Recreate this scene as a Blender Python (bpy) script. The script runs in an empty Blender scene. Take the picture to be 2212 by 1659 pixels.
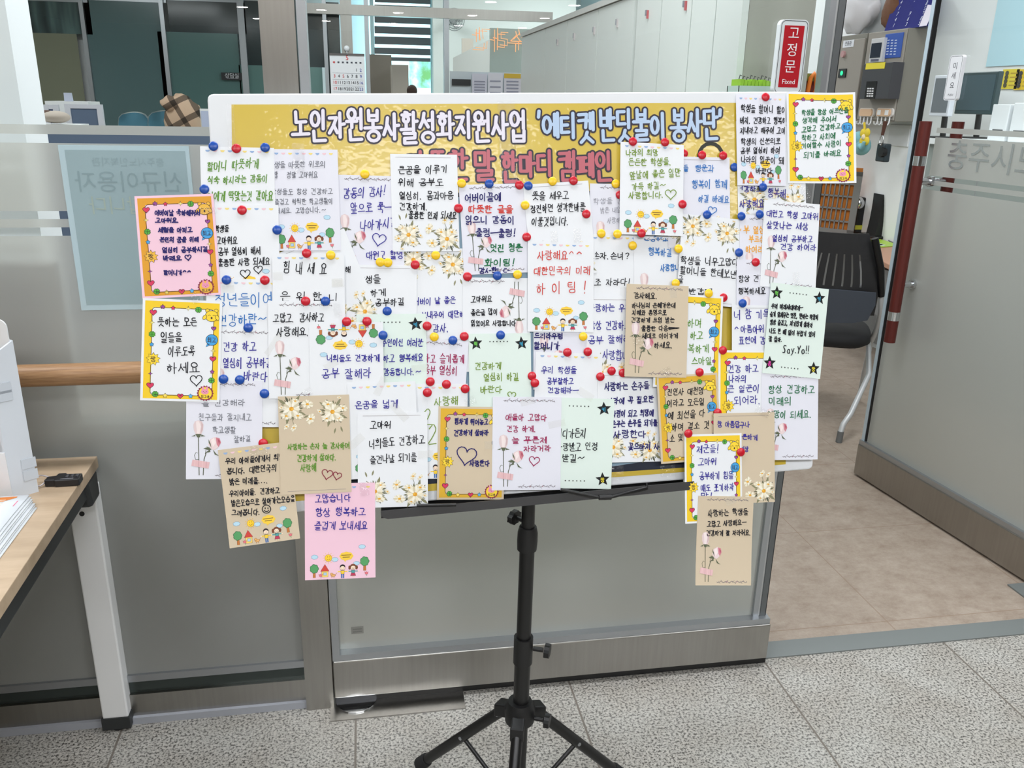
import bpy, bmesh, math, random
from mathutils import Vector, Matrix
random.seed(7)
PI = math.pi
C = bpy.context.scene.collection
S = bpy.context.scene

# ---------------------------------------------------------------- camera
IMG_W, IMG_H, FPX = 2212, 1659, 1832.58
EYE = Vector((0, 0, 1.573))
YAW, PITCH, ROLL = math.radians(9.9813), math.radians(18.459), math.radians(1.1721)
FWD = Vector((math.sin(YAW)*math.cos(PITCH), math.cos(YAW)*math.cos(PITCH), -math.sin(PITCH)))
_r0 = Vector((math.cos(YAW), -math.sin(YAW), 0)); _u0 = _r0.cross(FWD)
RGT = _r0*math.cos(ROLL) + _u0*math.sin(ROLL)
UPV = _u0*math.cos(ROLL) - _r0*math.sin(ROLL)
cd = bpy.data.cameras.new('camera'); cam = bpy.data.objects.new('camera', cd); C.objects.link(cam)
cd.sensor_fit = 'HORIZONTAL'; cd.sensor_width = 36; cd.lens = FPX*36/IMG_W
cd.clip_start = 0.02; cd.clip_end = 100
cam.matrix_world = Matrix.Translation(EYE) @ Matrix((RGT, UPV, -FWD)).transposed().to_4x4()
S.camera = cam

# ---------------------------------------------------------------- world, exposure
w = bpy.data.worlds.new('World'); S.world = w; w.use_nodes = True
w.node_tree.nodes['Background'].inputs[0].default_value = (0.80, 0.88, 1.0, 1)
w.node_tree.nodes['Background'].inputs[1].default_value = 0.4
S.view_settings.view_transform = 'Standard'; S.view_settings.look = 'None'
S.view_settings.gamma = 1; S.view_settings.use_curve_mapping = False
S.view_settings.exposure = 0.78
HALL_LAMP, OFFICE_LAMP, DOWN_LAMP = 13.0, 7.4, 60.0

# ---------------------------------------------------------------- helpers
def ray(x, y): return FWD + RGT*((x-IMG_W/2)/FPX) + UPV*((IMG_H/2-y)/FPX)
def on_y(x, y, Y): d = ray(x, y); return EYE + d*(Y/d.y)
def on_x(x, y, X): d = ray(x, y); return EYE + d*(X/d.x)
def on_z(x, y, Z): d = ray(x, y); return EYE + d*((Z-EYE.z)/d.z)

def lin(c):
    c = c/255.0
    return c/12.92 if c <= 0.04045 else ((c+0.055)/1.055)**2.4
MATS = {}
def pm(rgb, rough=0.6, metal=0.0, spec=0.5, key=None, coat=0.0, emit=None, estr=0.0, trans=0.0, sub=None):
    k = key or ('m', tuple(rgb), rough, metal, spec, coat, estr)
    if k in MATS: return MATS[k]
    m = bpy.data.materials.new('mat_%d' % len(MATS)); m.use_nodes = True
    b = m.node_tree.nodes['Principled BSDF']
    b.inputs['Base Color'].default_value = (lin(rgb[0]), lin(rgb[1]), lin(rgb[2]), 1)
    b.inputs['Roughness'].default_value = rough; b.inputs['Metallic'].default_value = metal
    b.inputs['Specular IOR Level'].default_value = spec
    if coat: b.inputs['Coat Weight'].default_value = coat; b.inputs['Coat Roughness'].default_value = 0.08
    if estr:
        e = emit or rgb
        b.inputs['Emission Color'].default_value = (lin(e[0]), lin(e[1]), lin(e[2]), 1)
        b.inputs['Emission Strength'].default_value = estr
    MATS[k] = m
    return m
def nodes(m): return m.node_tree.nodes, m.node_tree.links
def tex_coord(m, scale=(1, 1, 1), kind='Object'):
    N, L = nodes(m)
    t = N.new('ShaderNodeTexCoord'); mp = N.new('ShaderNodeMapping'); mp.inputs['Scale'].default_value = scale
    L.new(t.outputs[kind], mp.inputs['Vector']); return mp
def noise(m, vec, scale, detail=2, rough=0.5):
    N, L = nodes(m); n = N.new('ShaderNodeTexNoise'); n.inputs['Scale'].default_value = scale
    n.inputs['Detail'].default_value = detail; n.inputs['Roughness'].default_value = rough
    L.new(vec.outputs[0], n.inputs['Vector']); return n
def ramp(m, src, stops, const=False):
    N, L = nodes(m); r = N.new('ShaderNodeValToRGB')
    if const: r.color_ramp.interpolation = 'CONSTANT'
    el = r.color_ramp.elements
    while len(el) < len(stops): el.new(0.5)
    for e, (p, c) in zip(el, stops):
        e.position = p; e.color = (lin(c[0]), lin(c[1]), lin(c[2]), 1)
    L.new(src, r.inputs[0]); return r
def mix(m, fac, a, b, mode='MIX'):
    N, L = nodes(m); x = N.new('ShaderNodeMix'); x.data_type = 'RGBA'; x.blend_type = mode
    for i, v in ((0, fac), (6, a), (7, b)):
        if isinstance(v, (int, float)): x.inputs[i].default_value = v
        elif isinstance(v, tuple): x.inputs[i].default_value = (lin(v[0]), lin(v[1]), lin(v[2]), 1)
        else: L.new(v, x.inputs[i])
    return x.outputs[2]
def bump(m, src, strength=0.2, dist=0.01):
    N, L = nodes(m); b = N.new('ShaderNodeBump'); b.inputs['Strength'].default_value = strength
    b.inputs['Distance'].default_value = dist; L.new(src, b.inputs['Height'])
    L.new(b.outputs[0], N['Principled BSDF'].inputs['Normal'])
def newmat(key, rgb=(200, 200, 200), rough=0.6, metal=0.0, spec=0.5):
    return pm(rgb, rough, metal, spec, key=key)
def basecol(m, out): m.node_tree.links.new(out, m.node_tree.nodes['Principled BSDF'].inputs['Base Color'])

class MB:
    """collects geometry, one mesh object per build()"""
    def __init__(s): s.v = []; s.f = []; s.m = []; s.sm = []; s.mats = []
    def mi(s, mat):
        if mat not in s.mats: s.mats.append(mat)
        return s.mats.index(mat)
    def add(s, vs, fs, mat, smooth=False):
        o = len(s.v); s.v += [Vector(p) for p in vs]; i = s.mi(mat)
        for f in fs: s.f.append([o+k for k in f]); s.m.append(i); s.sm.append(smooth)
    def box(s, c, d, mat, M=None):
        x, y, z = d[0]/2, d[1]/2, d[2]/2
        vs = [Vector((a*x, b*y, e*z)) for e in (-1, 1) for b in (-1, 1) for a in (-1, 1)]
        M = M or Matrix.Identity(3)
        vs = [M @ p + Vector(c) for p in vs]
        s.add(vs, [(0, 2, 3, 1), (4, 5, 7, 6), (0, 1, 5, 4), (2, 6, 7, 3), (0, 4, 6, 2), (1, 3, 7, 5)], mat)
    def bx(s, a, b, mat):
        a, b = Vector(a), Vector(b); d = b-a
        s.box((a+b)/2, (abs(d.x), abs(d.y), abs(d.z)), mat)
    def hexa(s, p, mat):  # 8 points: bottom quad then top quad
        s.add(p, [(3, 2, 1, 0), (4, 5, 6, 7), (0, 1, 5, 4), (1, 2, 6, 5), (2, 3, 7, 6), (3, 0, 4, 7)], mat)
    def tube(s, path, r, mat, n=12, caps=True):
        path = [Vector(p) for p in path]
        rs = r if isinstance(r, (list, tuple)) else [r]*len(path)
        rings = []; ref = None
        for i, p in enumerate(path):
            a = path[max(i-1, 0)]; b = path[min(i+1, len(path)-1)]
            t = (b-a).normalized()
            if ref is None:
                ref = Vector((0, 0, 1)) if abs(t.z) < 0.9 else Vector((1, 0, 0))
            x = (ref - t*ref.dot(t)).normalized(); y = t.cross(x); ref = x
            rings.append([p + (x*math.cos(2*PI*k/n) + y*math.sin(2*PI*k/n))*rs[i] for k in range(n)])
        vs = [q for g in rings for q in g]; fs = []
        for i in range(len(path)-1):
            for k in range(n):
                fs.append((i*n+k, i*n+(k+1) % n, (i+1)*n+(k+1) % n, (i+1)*n+k))
        s.add(vs, fs, mat, True)
        if caps:
            s.add(rings[0], [tuple(reversed(range(n)))], mat); s.add(rings[-1], [tuple(range(n))], mat)
    def prism(s, poly, h, mat, M):  # 2D polygon extruded along local z
        n = len(poly)
        vs = [M @ Vector((x, y, 0)) for x, y in poly] + [M @ Vector((x, y, h)) for x, y in poly]
        s.add(vs, [tuple(reversed(range(n))), tuple(range(n, 2*n))] + [(i, (i+1) % n, n+(i+1) % n, n+i) for i in range(n)], mat)
    def ell(s, c, r, mat, M=None, nu=16, nv=10, fn=None):
        vs = []; M = M or Matrix.Identity(3)
        for j in range(nv+1):
            th = PI*j/nv
            for i in range(nu):
                ph = 2*PI*i/nu
                d = Vector((math.sin(th)*math.cos(ph), math.sin(th)*math.sin(ph), math.cos(th)))
                k = fn(d) if fn else 1
                vs.append(M @ Vector((d.x*r[0]*k, d.y*r[1]*k, d.z*r[2]*k)) + Vector(c))
        fs = [(j*nu+i, (j+1)*nu+i, (j+1)*nu+(i+1) % nu, j*nu+(i+1) % nu) for j in range(nv) for i in range(nu)]
        s.add(vs, fs, mat, True)
    def build(s, name, parent=None, loc=None, bevel=0, mw=None):
        me = bpy.data.meshes.new(name)
        off = Vector(loc) if loc is not None else Vector((0, 0, 0))
        if parent and mw is None and parent.get('_wb'):
            q = parent
            while q: off += q.location; q = q.parent
        me.from_pydata([p-off for p in s.v], [], s.f)
        for m in s.mats: me.materials.append(m)
        me.polygons.foreach_set('material_index', s.m); me.polygons.foreach_set('use_smooth', s.sm)
        me.validate(); me.update()
        o = bpy.data.objects.new(name, me); C.objects.link(o)
        if parent: o.parent = parent
        if parent and parent.get('_wb'): o['_wb'] = 1; o.location = (0, 0, 0)
        if loc is not None and not parent: o.location = loc
        if mw is not None: o.matrix_world = mw
        if bevel:
            b = o.modifiers.new('bevel', 'BEVEL'); b.width = bevel; b.segments = 2; b.limit_method = 'ANGLE'
        return o

def one(fn, *a):
    m = MB(); getattr(m, fn)(*a); return m
def thing(name, label, cat, loc, group=None):
    o = bpy.data.objects.new(name, None); C.objects.link(o); o.location = loc; o.empty_display_size = 0.05
    o['label'] = label; o['category'] = cat; o['_wb'] = 1
    if group: o['group'] = group
    return o
def tag(o, label, cat, group=None):
    o['label'] = label; o['category'] = cat
    if group: o['group'] = group
    return o
def struct(name, mb, label, parent=None, bevel=0):
    o = mb.build(name, parent, bevel=bevel)
    if not parent: o['kind'] = 'structure'; o['label'] = label; o['category'] = name.split('_')[0]
    return o
def font_geo(text, size, align='CENTER'):
    c = bpy.data.curves.new('t', 'FONT'); c.body = text; c.size = size; c.align_x = align; c.align_y = 'CENTER'; c.resolution_u = 3
    o = bpy.data.objects.new('t', c); C.objects.link(o)
    me = o.to_mesh(); vs = [v.co.copy() for v in me.vertices]; fs = [tuple(p.vertices) for p in me.polygons]
    o.to_mesh_clear(); bpy.data.objects.remove(o); bpy.data.curves.remove(c)
    return vs, fs
def add_text(mb, text, size, mat, M, align='CENTER', flip=False, sx=1.0):
    vs, fs = font_geo(text, size, align)
    vs = [M @ Vector(((-v.x if flip else v.x)*sx, v.y, 0)) for v in vs]
    mb.add(vs, fs, mat)
def frame3(o, x, y):  # matrix with origin o, axes x, y
    x = Vector(x).normalized(); y = Vector(y); y = (y - x*y.dot(x)).normalized(); z = x.cross(y)
    M = Matrix((x, y, z)).transposed().to_4x4(); M.translation = Vector(o); return M

# ---------------------------------------------------------------- hangul pen strokes
LS = 'ㄱㄲㄴㄷㄸㄹㅁㅂㅃㅅㅆㅇㅈㅉㅊㅋㅌㅍㅎ'
TS = ['', 'ㄱ', 'ㄲ', 'ㄳ', 'ㄴ', 'ㄵ', 'ㄶ', 'ㄷ', 'ㄹ', 'ㄺ', 'ㄻ', 'ㄼ', 'ㄽ', 'ㄾ', 'ㄿ', 'ㅀ', 'ㅁ', 'ㅂ', 'ㅄ', 'ㅅ', 'ㅆ', 'ㅇ', 'ㅈ', 'ㅊ', 'ㅋ', 'ㅌ', 'ㅍ', 'ㅎ']
def circ(cx, cy, rx, ry, n=12, a0=-1.6): return [(cx+rx*math.cos(a0-2*PI*k/n), cy+ry*math.sin(a0-2*PI*k/n)) for k in range(n+1)]
JA = {'ㄱ': [[(.02, .08), (.95, .05), (.8, 1)]], 'ㄴ': [[(.05, 0), (.08, .9), (1, .85)]],
 'ㄷ': [[(.9, .06), (.06, .08), (.06, .92), (1, .9)]], 'ㄹ': [[(.02, .05), (.92, .04), (.9, .46), (.06, .52), (.06, .96), (1, .92)]],
 'ㅁ': [[(.06, .04), (.08, .94), (.94, .94), (.94, .05), (.06, .05)]], 'ㅂ': [[(.06, 0), (.08, 1), (.92, 1), (.94, 0)], [(.08, .52), (.93, .5)]],
 'ㅅ': [[(.52, 0), (.4, .5), (.02, 1)], [(.45, .4), (1, .98)]], 'ㅇ': [circ(.5, .5, .46, .48)],
 'ㅈ': [[(.05, .08), (.92, .06), (.55, .55), (.02, 1)], [(.55, .5), (1, .98)]],
 'ㅊ': [[(.28, -.12), (.7, -.06)], [(.05, .26), (.92, .22), (.55, .6), (.02, 1)], [(.55, .58), (1, .98)]],
 'ㅋ': [[(.02, .08), (.95, .05), (.82, 1)], [(.02, .52), (.9, .46)]],
 'ㅌ': [[(.9, .04), (.06, .05), (.06, .94), (1, .92)], [(.08, .5), (.85, .48)]],
 'ㅍ': [[(0, .08), (1, .06)], [(.3, .08), (.32, .92)], [(.7, .08), (.68, .92)], [(0, .95), (1, .9)]],
 'ㅎ': [[(.38, 0), (.64, .05)], [(.02, .26), (1, .22)], circ(.5, .68, .32, .3)]}
for d, a in (('ㄲ', 'ㄱㄱ'), ('ㄸ', 'ㄷㄷ'), ('ㅃ', 'ㅂㅂ'), ('ㅆ', 'ㅅㅅ'), ('ㅉ', 'ㅈㅈ'), ('ㄳ', 'ㄱㅅ'), ('ㄵ', 'ㄴㅈ'), ('ㄶ', 'ㄴㅎ'), ('ㄺ', 'ㄹㄱ'), ('ㄻ', 'ㄹㅁ'), ('ㄼ', 'ㄹㅂ'), ('ㄽ', 'ㄹㅅ'), ('ㄾ', 'ㄹㅌ'), ('ㄿ', 'ㄹㅍ'), ('ㅀ', 'ㄹㅎ'), ('ㅄ', 'ㅂㅅ')):
    JA[d] = [[(x*.46, y) for x, y in s] for s in JA[a[0]]] + [[(.54+x*.46, y) for x, y in s] for s in JA[a[1]]]
VV = {0: [[(.25, 0), (.25, 1)], [(.25, .48), (.95, .45)]], 1: [[(.1, .05), (.1, .92)], [(.1, .5), (.8, .48)], [(.82, 0), (.82, 1)]],
 2: [[(.25, 0), (.25, 1)], [(.25, .36), (.95, .34)], [(.25, .62), (.95, .6)]], 3: [[(.1, .05), (.1, .92)], [(.1, .38), (.8, .36)], [(.1, .6), (.8, .58)], [(.82, 0), (.82, 1)]],
 4: [[(-.1, .48), (.6, .46)], [(.62, 0), (.62, 1)]], 5: [[(-.2, .48), (.4, .46)], [(.42, .05), (.42, .92)], [(.9, 0), (.9, 1)]],
 6: [[(-.1, .34), (.6, .32)], [(-.1, .6), (.6, .58)], [(.62, 0), (.62, 1)]], 7: [[(-.2, .36), (.4, .34)], [(-.2, .6), (.4, .58)], [(.42, .05), (.42, .92)], [(.9, 0), (.9, 1)]],
 20: [[(.5, 0), (.5, 1)]]}
HV = {8: [[(.5, 0), (.5, .8)], [(0, .88), (1, .82)]], 12: [[(.33, 0), (.35, .8)], [(.66, 0), (.65, .8)], [(0, .88), (1, .82)]],
 13: [[(0, .15), (1, .1)], [(.5, .12), (.5, 1)]], 17: [[(0, .15), (1, .1)], [(.34, .14), (.32, 1)], [(.66, .12), (.68, 1)]], 18: [[(0, .52), (1, .45)]]}
CP = {9: (8, 0), 10: (8, 1), 11: (8, 20), 14: (13, 4), 15: (13, 5), 16: (13, 20), 19: (18, 20)}
OT = {'.': [[(.2, .9), (.3, .98)]], ',': [[(.25, .85), (.15, 1.1)]], '!': [[(.6, 0), (.45, .7)], [(.42, .92), (.4, .98)]],
 '?': [[(.2, .2), (.5, .05), (.75, .25), (.45, .6)], [(.45, .85), (.45, .92)]], '~': [[(.05, .6), (.3, .4), (.6, .6), (.95, .4)]],
 '-': [[(0, .5), (1, .45)]], '^': [[(.1, .4), (.4, .1), (.7, .35)]], "'": [[(.5, 0), (.45, .25)]],
 'S': [[(.8, .1), (.4, .0), (.15, .25), (.6, .55), (.5, .95), (.05, .9)]], 'a': [circ(.4, .72, .3, .26), [(.72, .48), (.74, 1)]],
 'y': [[(.1, .48), (.35, .85)], [(.8, .45), (.4, 1.1), (.1, 1.35)]], 'Y': [[(.05, .05), (.4, .5)], [(.85, 0), (.4, .6), (.3, 1)]],
 'o': [circ(.45, .75, .35, .25)], '2': [[(.1, .25), (.5, .0), (.85, .25), (.5, .65), (.05, .98), (1, .95)]]}
def place(st, b): return [[(b[0]+x*(b[2]-b[0]), b[1]+y*(b[3]-b[1])) for x, y in s] for s in st]
def glyph(ch):
    k = ord(ch)-0xAC00
    if k < 0 or k > 11171: return OT.get(ch, [])
    L, V, T = k//588, (k % 588)//28, k % 28
    init = JA[LS[L]]; out = []
    if V in VV:
        if T: out += place(init, (.03, .04, .55, .5)) + place(VV[V], (.6, 0, .96, .58))
        else: out += place(init, (.03, .16, .52, .84)) + place(VV[V], (.6, 0, .98, 1.02))
    elif V in HV:
        if T: out += place(init, (.2, 0, .8, .32)) + place(HV[V], (.0, .36, 1, .6))
        else: out += place(init, (.18, .04, .82, .5)) + place(HV[V], (0, .54, 1, 1))
    else:
        h, v = CP[V]
        if T: out += place(init, (.06, 0, .55, .32)) + place(HV[h], (0, .36, .62, .58)) + place(VV[v], (.68, 0, 1, .62))
        else: out += place(init, (.06, .06, .55, .5)) + place(HV[h], (0, .55, .62, .92)) + place(VV[v], (.68, 0, 1, 1.02))
    if T: out += place(JA[TS[T]], (.16, .66, .9, 1.0))
    return out
def smooth_line(p):
    if len(p) < 3: return p
    q = [p[0]]
    for i in range(len(p)-1):
        a, b = p[i], p[i+1]
        q.append((a[0]*.8+b[0]*.2, a[1]*.8+b[1]*.2)); q.append((a[0]*.2+b[0]*.8, a[1]*.2+b[1]*.8))
    q.append(p[-1]); return q
def ribbon(pts, wd):
    """flat ribbon along a 2D polyline -> verts, quads"""
    n = len(pts); vs = []
    for i in range(n):
        a = pts[max(i-1, 0)]; b = pts[min(i+1, n-1)]
        dx, dy = b[0]-a[0], b[1]-a[1]; l = math.hypot(dx, dy) or 1e-9
        nx, ny = -dy/l*wd/2, dx/l*wd/2
        e = 0
        if i == 0: e = -wd*.4
        if i == n-1: e = wd*.4
        x, y = pts[i][0]+dx/l*e, pts[i][1]+dy/l*e
        vs += [(x+nx, y+ny), (x-nx, y-ny)]
    return vs, [(2*i, 2*i+1, 2*i+3, 2*i+2) for i in range(n-1)]

class Draw:
    """flat printing on a surface: 2D -> mesh with tiny height steps"""
    def __init__(s, xf, step=0.00004): s.mb = MB(); s.xf = xf; s.step = step; s.k = 0
    def nxt(s): s.k = (s.k+1) % 40
    def _p(s, p, z): return s.xf(p[0], p[1], (z+s.k*.02)*s.step)
    def poly(s, pts, rgb, z=1, rough=0.6):
        s.nxt()
        s.mb.add([s._p(p, z) for p in pts], [tuple(range(len(pts)))], pm(rgb, rough, spec=0.3))
    def strip(s, pts, wd, rgb, z=2, rough=0.6, closed=False):
        if closed: pts = list(pts)+[pts[0]]
        fine = [pts[0]]
        for a, b in zip(pts, pts[1:]):
            k = max(1, int(math.hypot(b[0]-a[0], b[1]-a[1])/9)) if max(abs(a[0]), abs(b[0]), abs(a[1]), abs(b[1])) < 150 else 1
            fine += [(a[0]+(b[0]-a[0])*i/k, a[1]+(b[1]-a[1])*i/k) for i in range(1, k+1)]
        pts = fine
        s.nxt(); vs, fs = ribbon(pts, wd); s.mb.add([s._p(p, z) for p in vs], fs, pm(rgb, rough, spec=0.3))
    def fat(s, pts, wd, rgb, z=2, rough=0.5):  # round-capped
        m = pm(rgb, rough, spec=0.3)
        for i in range(len(pts)-1):
            s.nxt(); (ax, ay), (bx, by) = pts[i], pts[i+1]
            t = math.atan2(by-ay, bx-ax); r = wd/2
            ps = [(bx+r*math.cos(t-PI/2+k*PI/7), by+r*math.sin(t-PI/2+k*PI/7)) for k in range(8)] + \
                 [(ax+r*math.cos(t+PI/2+k*PI/7), ay+r*math.sin(t+PI/2+k*PI/7)) for k in range(8)]
            s.mb.add([s._p(p, z) for p in ps], [tuple(range(16))], m)
    def ell(s, cx, cy, rx, ry, rgb, z=1, rot=0, n=18):
        c, q = math.cos(rot), math.sin(rot)
        s.poly([(cx+rx*math.cos(2*PI*k/n)*c-ry*math.sin(2*PI*k/n)*q, cy+rx*math.cos(2*PI*k/n)*q+ry*math.sin(2*PI*k/n)*c) for k in range(n)], rgb, z)
    def grid(s, x0, y0, x1, y1, rgb, z=1, n=12):  # rectangle that can follow a bend
        vs = [s._p((x0+(x1-x0)*i/n, y0+(y1-y0)*j/n), z) for j in range(n+1) for i in range(n+1)]
        s.mb.add(vs, [(j*(n+1)+i, j*(n+1)+i+1, (j+1)*(n+1)+i+1, (j+1)*(n+1)+i) for j in range(n) for i in range(n)], pm(rgb, .6, spec=.3))
    def lined(s, pts, rgb, line=(40, 25, 40), wd=.8, z=3):
        s.poly(pts, rgb, z); s.strip(pts, wd, line, z+1, closed=True)
def heart_pts(cx, cy, r, n=22, rot=0):
    o = []
    for k in range(n):
        t = 2*PI*k/n
        x = .95*math.sin(t)**3; y = -(.78*math.cos(t)-.3*math.cos(2*t)-.12*math.cos(3*t)-.06*math.cos(4*t))
        o.append((cx+r*(x*math.cos(rot)-y*math.sin(rot)), cy+r*(x*math.sin(rot)+y*math.cos(rot))))
    return o
def star_pts(cx, cy, r, k=5, inner=.45, rot=-PI/2):
    return [(cx+(r if i % 2 == 0 else r*inner)*math.cos(rot+PI*i/k), cy+(r if i % 2 == 0 else r*inner)*math.sin(rot+PI*i/k)) for i in range(2*k)]
def blob_pts(cx, cy, rx, ry, lobes, amp=.14, n=40, ph=0):
    return [(cx+rx*(1-amp+amp*abs(math.cos(lobes*t/2+ph)))*math.cos(t), cy+ry*(1-amp+amp*abs(math.cos(lobes*t/2+ph)))*math.sin(t)) for t in [2*PI*i/n for i in range(n)]]
def draw_text(d, txt, x0, x1, y, h, rgb, wd, z=6, fatw=False):
    n = len(txt); a = (x1-x0)/n
    for i, ch in enumerate(txt):
        for st in glyph(ch):
            pts = [(x0+a*i+px*a*.86, y-h/2+py*h) for px, py in st]
            (d.fat if fatw else d.strip)(pts, wd, rgb, z)

# ================================================================ materials
WALL_Y = 1.985
STEEL = newmat('steel', (160, 157, 151), 0.3, 1.0)
_n = noise(STEEL, tex_coord(STEEL, (26, 26, 1.0)), 4, 3)
basecol(STEEL, ramp(STEEL, _n.outputs[0], [(.3, (162, 160, 155)), (.7, (168, 166, 161))]).outputs[0])
ALU = pm((176, 180, 184), 0.35, 0.9); ALU_D = pm((118, 122, 124), 0.4, 0.8)
BLACK = pm((13, 13, 14), 0.36); BLACK_M = pm((19, 19, 20), 0.45); RUBBER = pm((26, 26, 27), 0.8)
WHITE = pm((236, 238, 238), 0.5); WALLW = pm((240, 244, 245), 0.7); CHROME = pm((210, 212, 215), 0.12, 1.0)
def clear_glass(key, tint, refl=1.0):
    m = bpy.data.materials.new(key); m.use_nodes = True; N, L = nodes(m); N.remove(N['Principled BSDF'])
    t = N.new('ShaderNodeBsdfTransparent'); t.inputs[0].default_value = tint
    g = N.new('ShaderNodeBsdfGlossy'); g.inputs['Roughness'].default_value = 0.0; g.inputs[0].default_value = (refl, refl, refl, 1)
    f = N.new('ShaderNodeFresnel'); ge = N.new('ShaderNodeNewGeometry'); io = N.new('ShaderNodeMapRange'); io.inputs['To Min'].default_value = 1.5; io.inputs['To Max'].default_value = 1/1.5
    L.new(ge.outputs['Backfacing'], io.inputs['Value']); L.new(io.outputs[0], f.inputs[0])
    x = N.new('ShaderNodeMixShader'); L.new(f.outputs[0], x.inputs[0]); L.new(t.outputs[0], x.inputs[1]); L.new(g.outputs[0], x.inputs[2])
    L.new(x.outputs[0], N['Material Output'].inputs[0]); return m
GLASS = clear_glass('clear_glass', (0.93, 0.97, 0.96, 1))
def frosted(key, rgb, diff, rough, ior):
    m = bpy.data.materials.new(key); m.use_nodes = True; N, L = nodes(m); N.remove(N['Principled BSDF'])
    col = (lin(rgb[0]), lin(rgb[1]), lin(rgb[2]), 1)
    d = N.new('ShaderNodeBsdfDiffuse'); d.inputs[0].default_value = col
    t = N.new('ShaderNodeBsdfTranslucent'); t.inputs[0].default_value = col
    r = N.new('ShaderNodeBsdfRefraction'); r.inputs[0].default_value = col; r.inputs['Roughness'].default_value = rough; r.inputs['IOR'].default_value = ior
    g = N.new('ShaderNodeBsdfGlossy'); g.inputs['Roughness'].default_value = 0.25
    a = N.new('ShaderNodeMixShader'); a.inputs[0].default_value = diff; L.new(r.outputs[0], a.inputs[1])
    b = N.new('ShaderNodeMixShader'); b.inputs[0].default_value = 0.4; L.new(d.outputs[0], b.inputs[1]); L.new(t.outputs[0], b.inputs[2])
    L.new(b.outputs[0], a.inputs[2])
    c = N.new('ShaderNodeMixShader'); c.inputs[0].default_value = 0.03; L.new(a.outputs[0], c.inputs[1]); L.new(g.outputs[0], c.inputs[2])
    L.new(c.outputs[0], N['Material Output'].inputs[0]); return m
FILM = frosted('frosted_film', (222, 224, 219), 0.6, 0.62, 1.22)

GRANITE = newmat('granite', rough=0.28)
_mp = tex_coord(GRANITE); _v = noise(GRANITE, _mp, 150, 4, 0.72)
_c = ramp(GRANITE, _v.outputs[0], [(.34, (76, 75, 72)), (.43, (104, 103, 99)), (.48, (170, 169, 163)), (.6, (194, 193, 186)), (.72, (206, 196, 188))])
_v2 = noise(GRANITE, _mp, 6, 2); _c2 = ramp(GRANITE, _v2.outputs[0], [(.3, (228, 224, 220)), (.7, (252, 252, 252))])
_c = mix(GRANITE, 1.0, _c.outputs[0], _c2.outputs[0], 'MULTIPLY')
N, L = nodes(GRANITE); _b = N.new('ShaderNodeTexBrick'); _b.offset = 0; _b.inputs['Scale'].default_value = 1; _b.inputs['Mortar Size'].default_value = 0.0028
_b.inputs['Brick Width'].default_value = 0.6; _b.inputs['Row Height'].default_value = 0.6; _b.inputs['Mortar Smooth'].default_value = 0
_mp2 = tex_coord(GRANITE); _mp2.inputs['Location'].default_value = (0.07, 1.0, 0); L.new(_mp2.outputs[0], _b.inputs['Vector'])
basecol(GRANITE, mix(GRANITE, _b.outputs['Fac'], _c, (112, 106, 98)))
VINYL = newmat('vinyl', rough=0.4)
_mp = tex_coord(VINYL, (1, 1.25, 1)); _v = noise(VINYL, _mp, 11, 10, 0.82)
_c = ramp(VINYL, _v.outputs[0], [(.3, (138, 121, 106)), (.5, (162, 148, 134)), (.62, (172, 159, 146)), (.75, (188, 179, 168))])
N, L = nodes(VINYL); _b = N.new('ShaderNodeTexBrick'); _b.offset = 0; _b.inputs['Scale'].default_value = 1; _b.inputs['Mortar Size'].default_value = 0.0015
_b.inputs['Brick Width'].default_value = 0.6; _b.inputs['Row Height'].default_value = 0.6; _b.inputs['Mortar Smooth'].default_value = 0
_mp2 = tex_coord(VINYL); _mp2.inputs['Location'].default_value = (-1.62, -2.72, 0); L.new(_mp2.outputs[0], _b.inputs['Vector'])
basecol(VINYL, mix(VINYL, _b.outputs['Fac'], _c.outputs[0], (142, 122, 104)))
def wood(key, a, b, scale, sx=(1, 12, 12)):
    m = newmat(key, rough=0.45); n_ = noise(m, tex_coord(m, sx), scale, 4, 0.6)
    basecol(m, ramp(m, n_.outputs[0], [(.3, a), (.7, b)]).outputs[0]); return m
OAK = wood('oak', (170, 148, 122), (190, 168, 142), 3, (2, 9, 9))
RAILW = wood('rail_wood', (132, 96, 64), (176, 138, 98), 9, (2, 60, 60))
REDW = wood('red_wood', (74, 18, 12), (94, 26, 16), 5, (60, 60, 2))
DESKW = pm((190, 140, 112), 0.4)
TEAL = pm((96, 130, 126), 0.15, spec=0.6); TEAL_D = pm((46, 58, 60), 0.12, spec=0.6); OLIVE = pm((128, 132, 112), 0.3)
BLUEG = pm((92, 108, 132), 0.7); LAV = pm((206, 208, 216), 0.5); BEIGE = pm((168, 167, 158), 0.5)
PLATE = pm((128, 134, 133), 0.4, 0.25)

# ================================================================ setting
struct('floor', one('bx', (-7, -20, -.05), (7, 1.99, 0), GRANITE), 'speckled grey granite tile floor in front of the glass wall')
struct('floor', one('bx', (-7, 1.99, -.05), (7, 14.2, -.0005), VINYL), 'beige mottled vinyl floor beyond the open doorway')
CEIL = pm((232, 234, 234), 0.8)
struct('ceiling', one('bx', (-7, -20, 3.2), (7, 1.95, 3.25), CEIL), 'white hall ceiling')
struct('ceiling', one('bx', (-7, 2.0, 3.3), (7, 14.2, 3.35), CEIL), 'white office ceiling')
HW = pm((128, 123, 114), .7)
struct('wall_hall', one('bx', (-7, -20.1, 0), (7, -20, 3.2), HW), 'far end wall of the hall')
struct('wall_hall', one('bx', (-7.1, -20, 0), (-7, 1.99, 3.2), HW), 'left wall of the hall')
struct('wall_hall', one('bx', (7, -20, 0), (7.1, 1.99, 3.2), HW), 'right wall of the hall')
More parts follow.
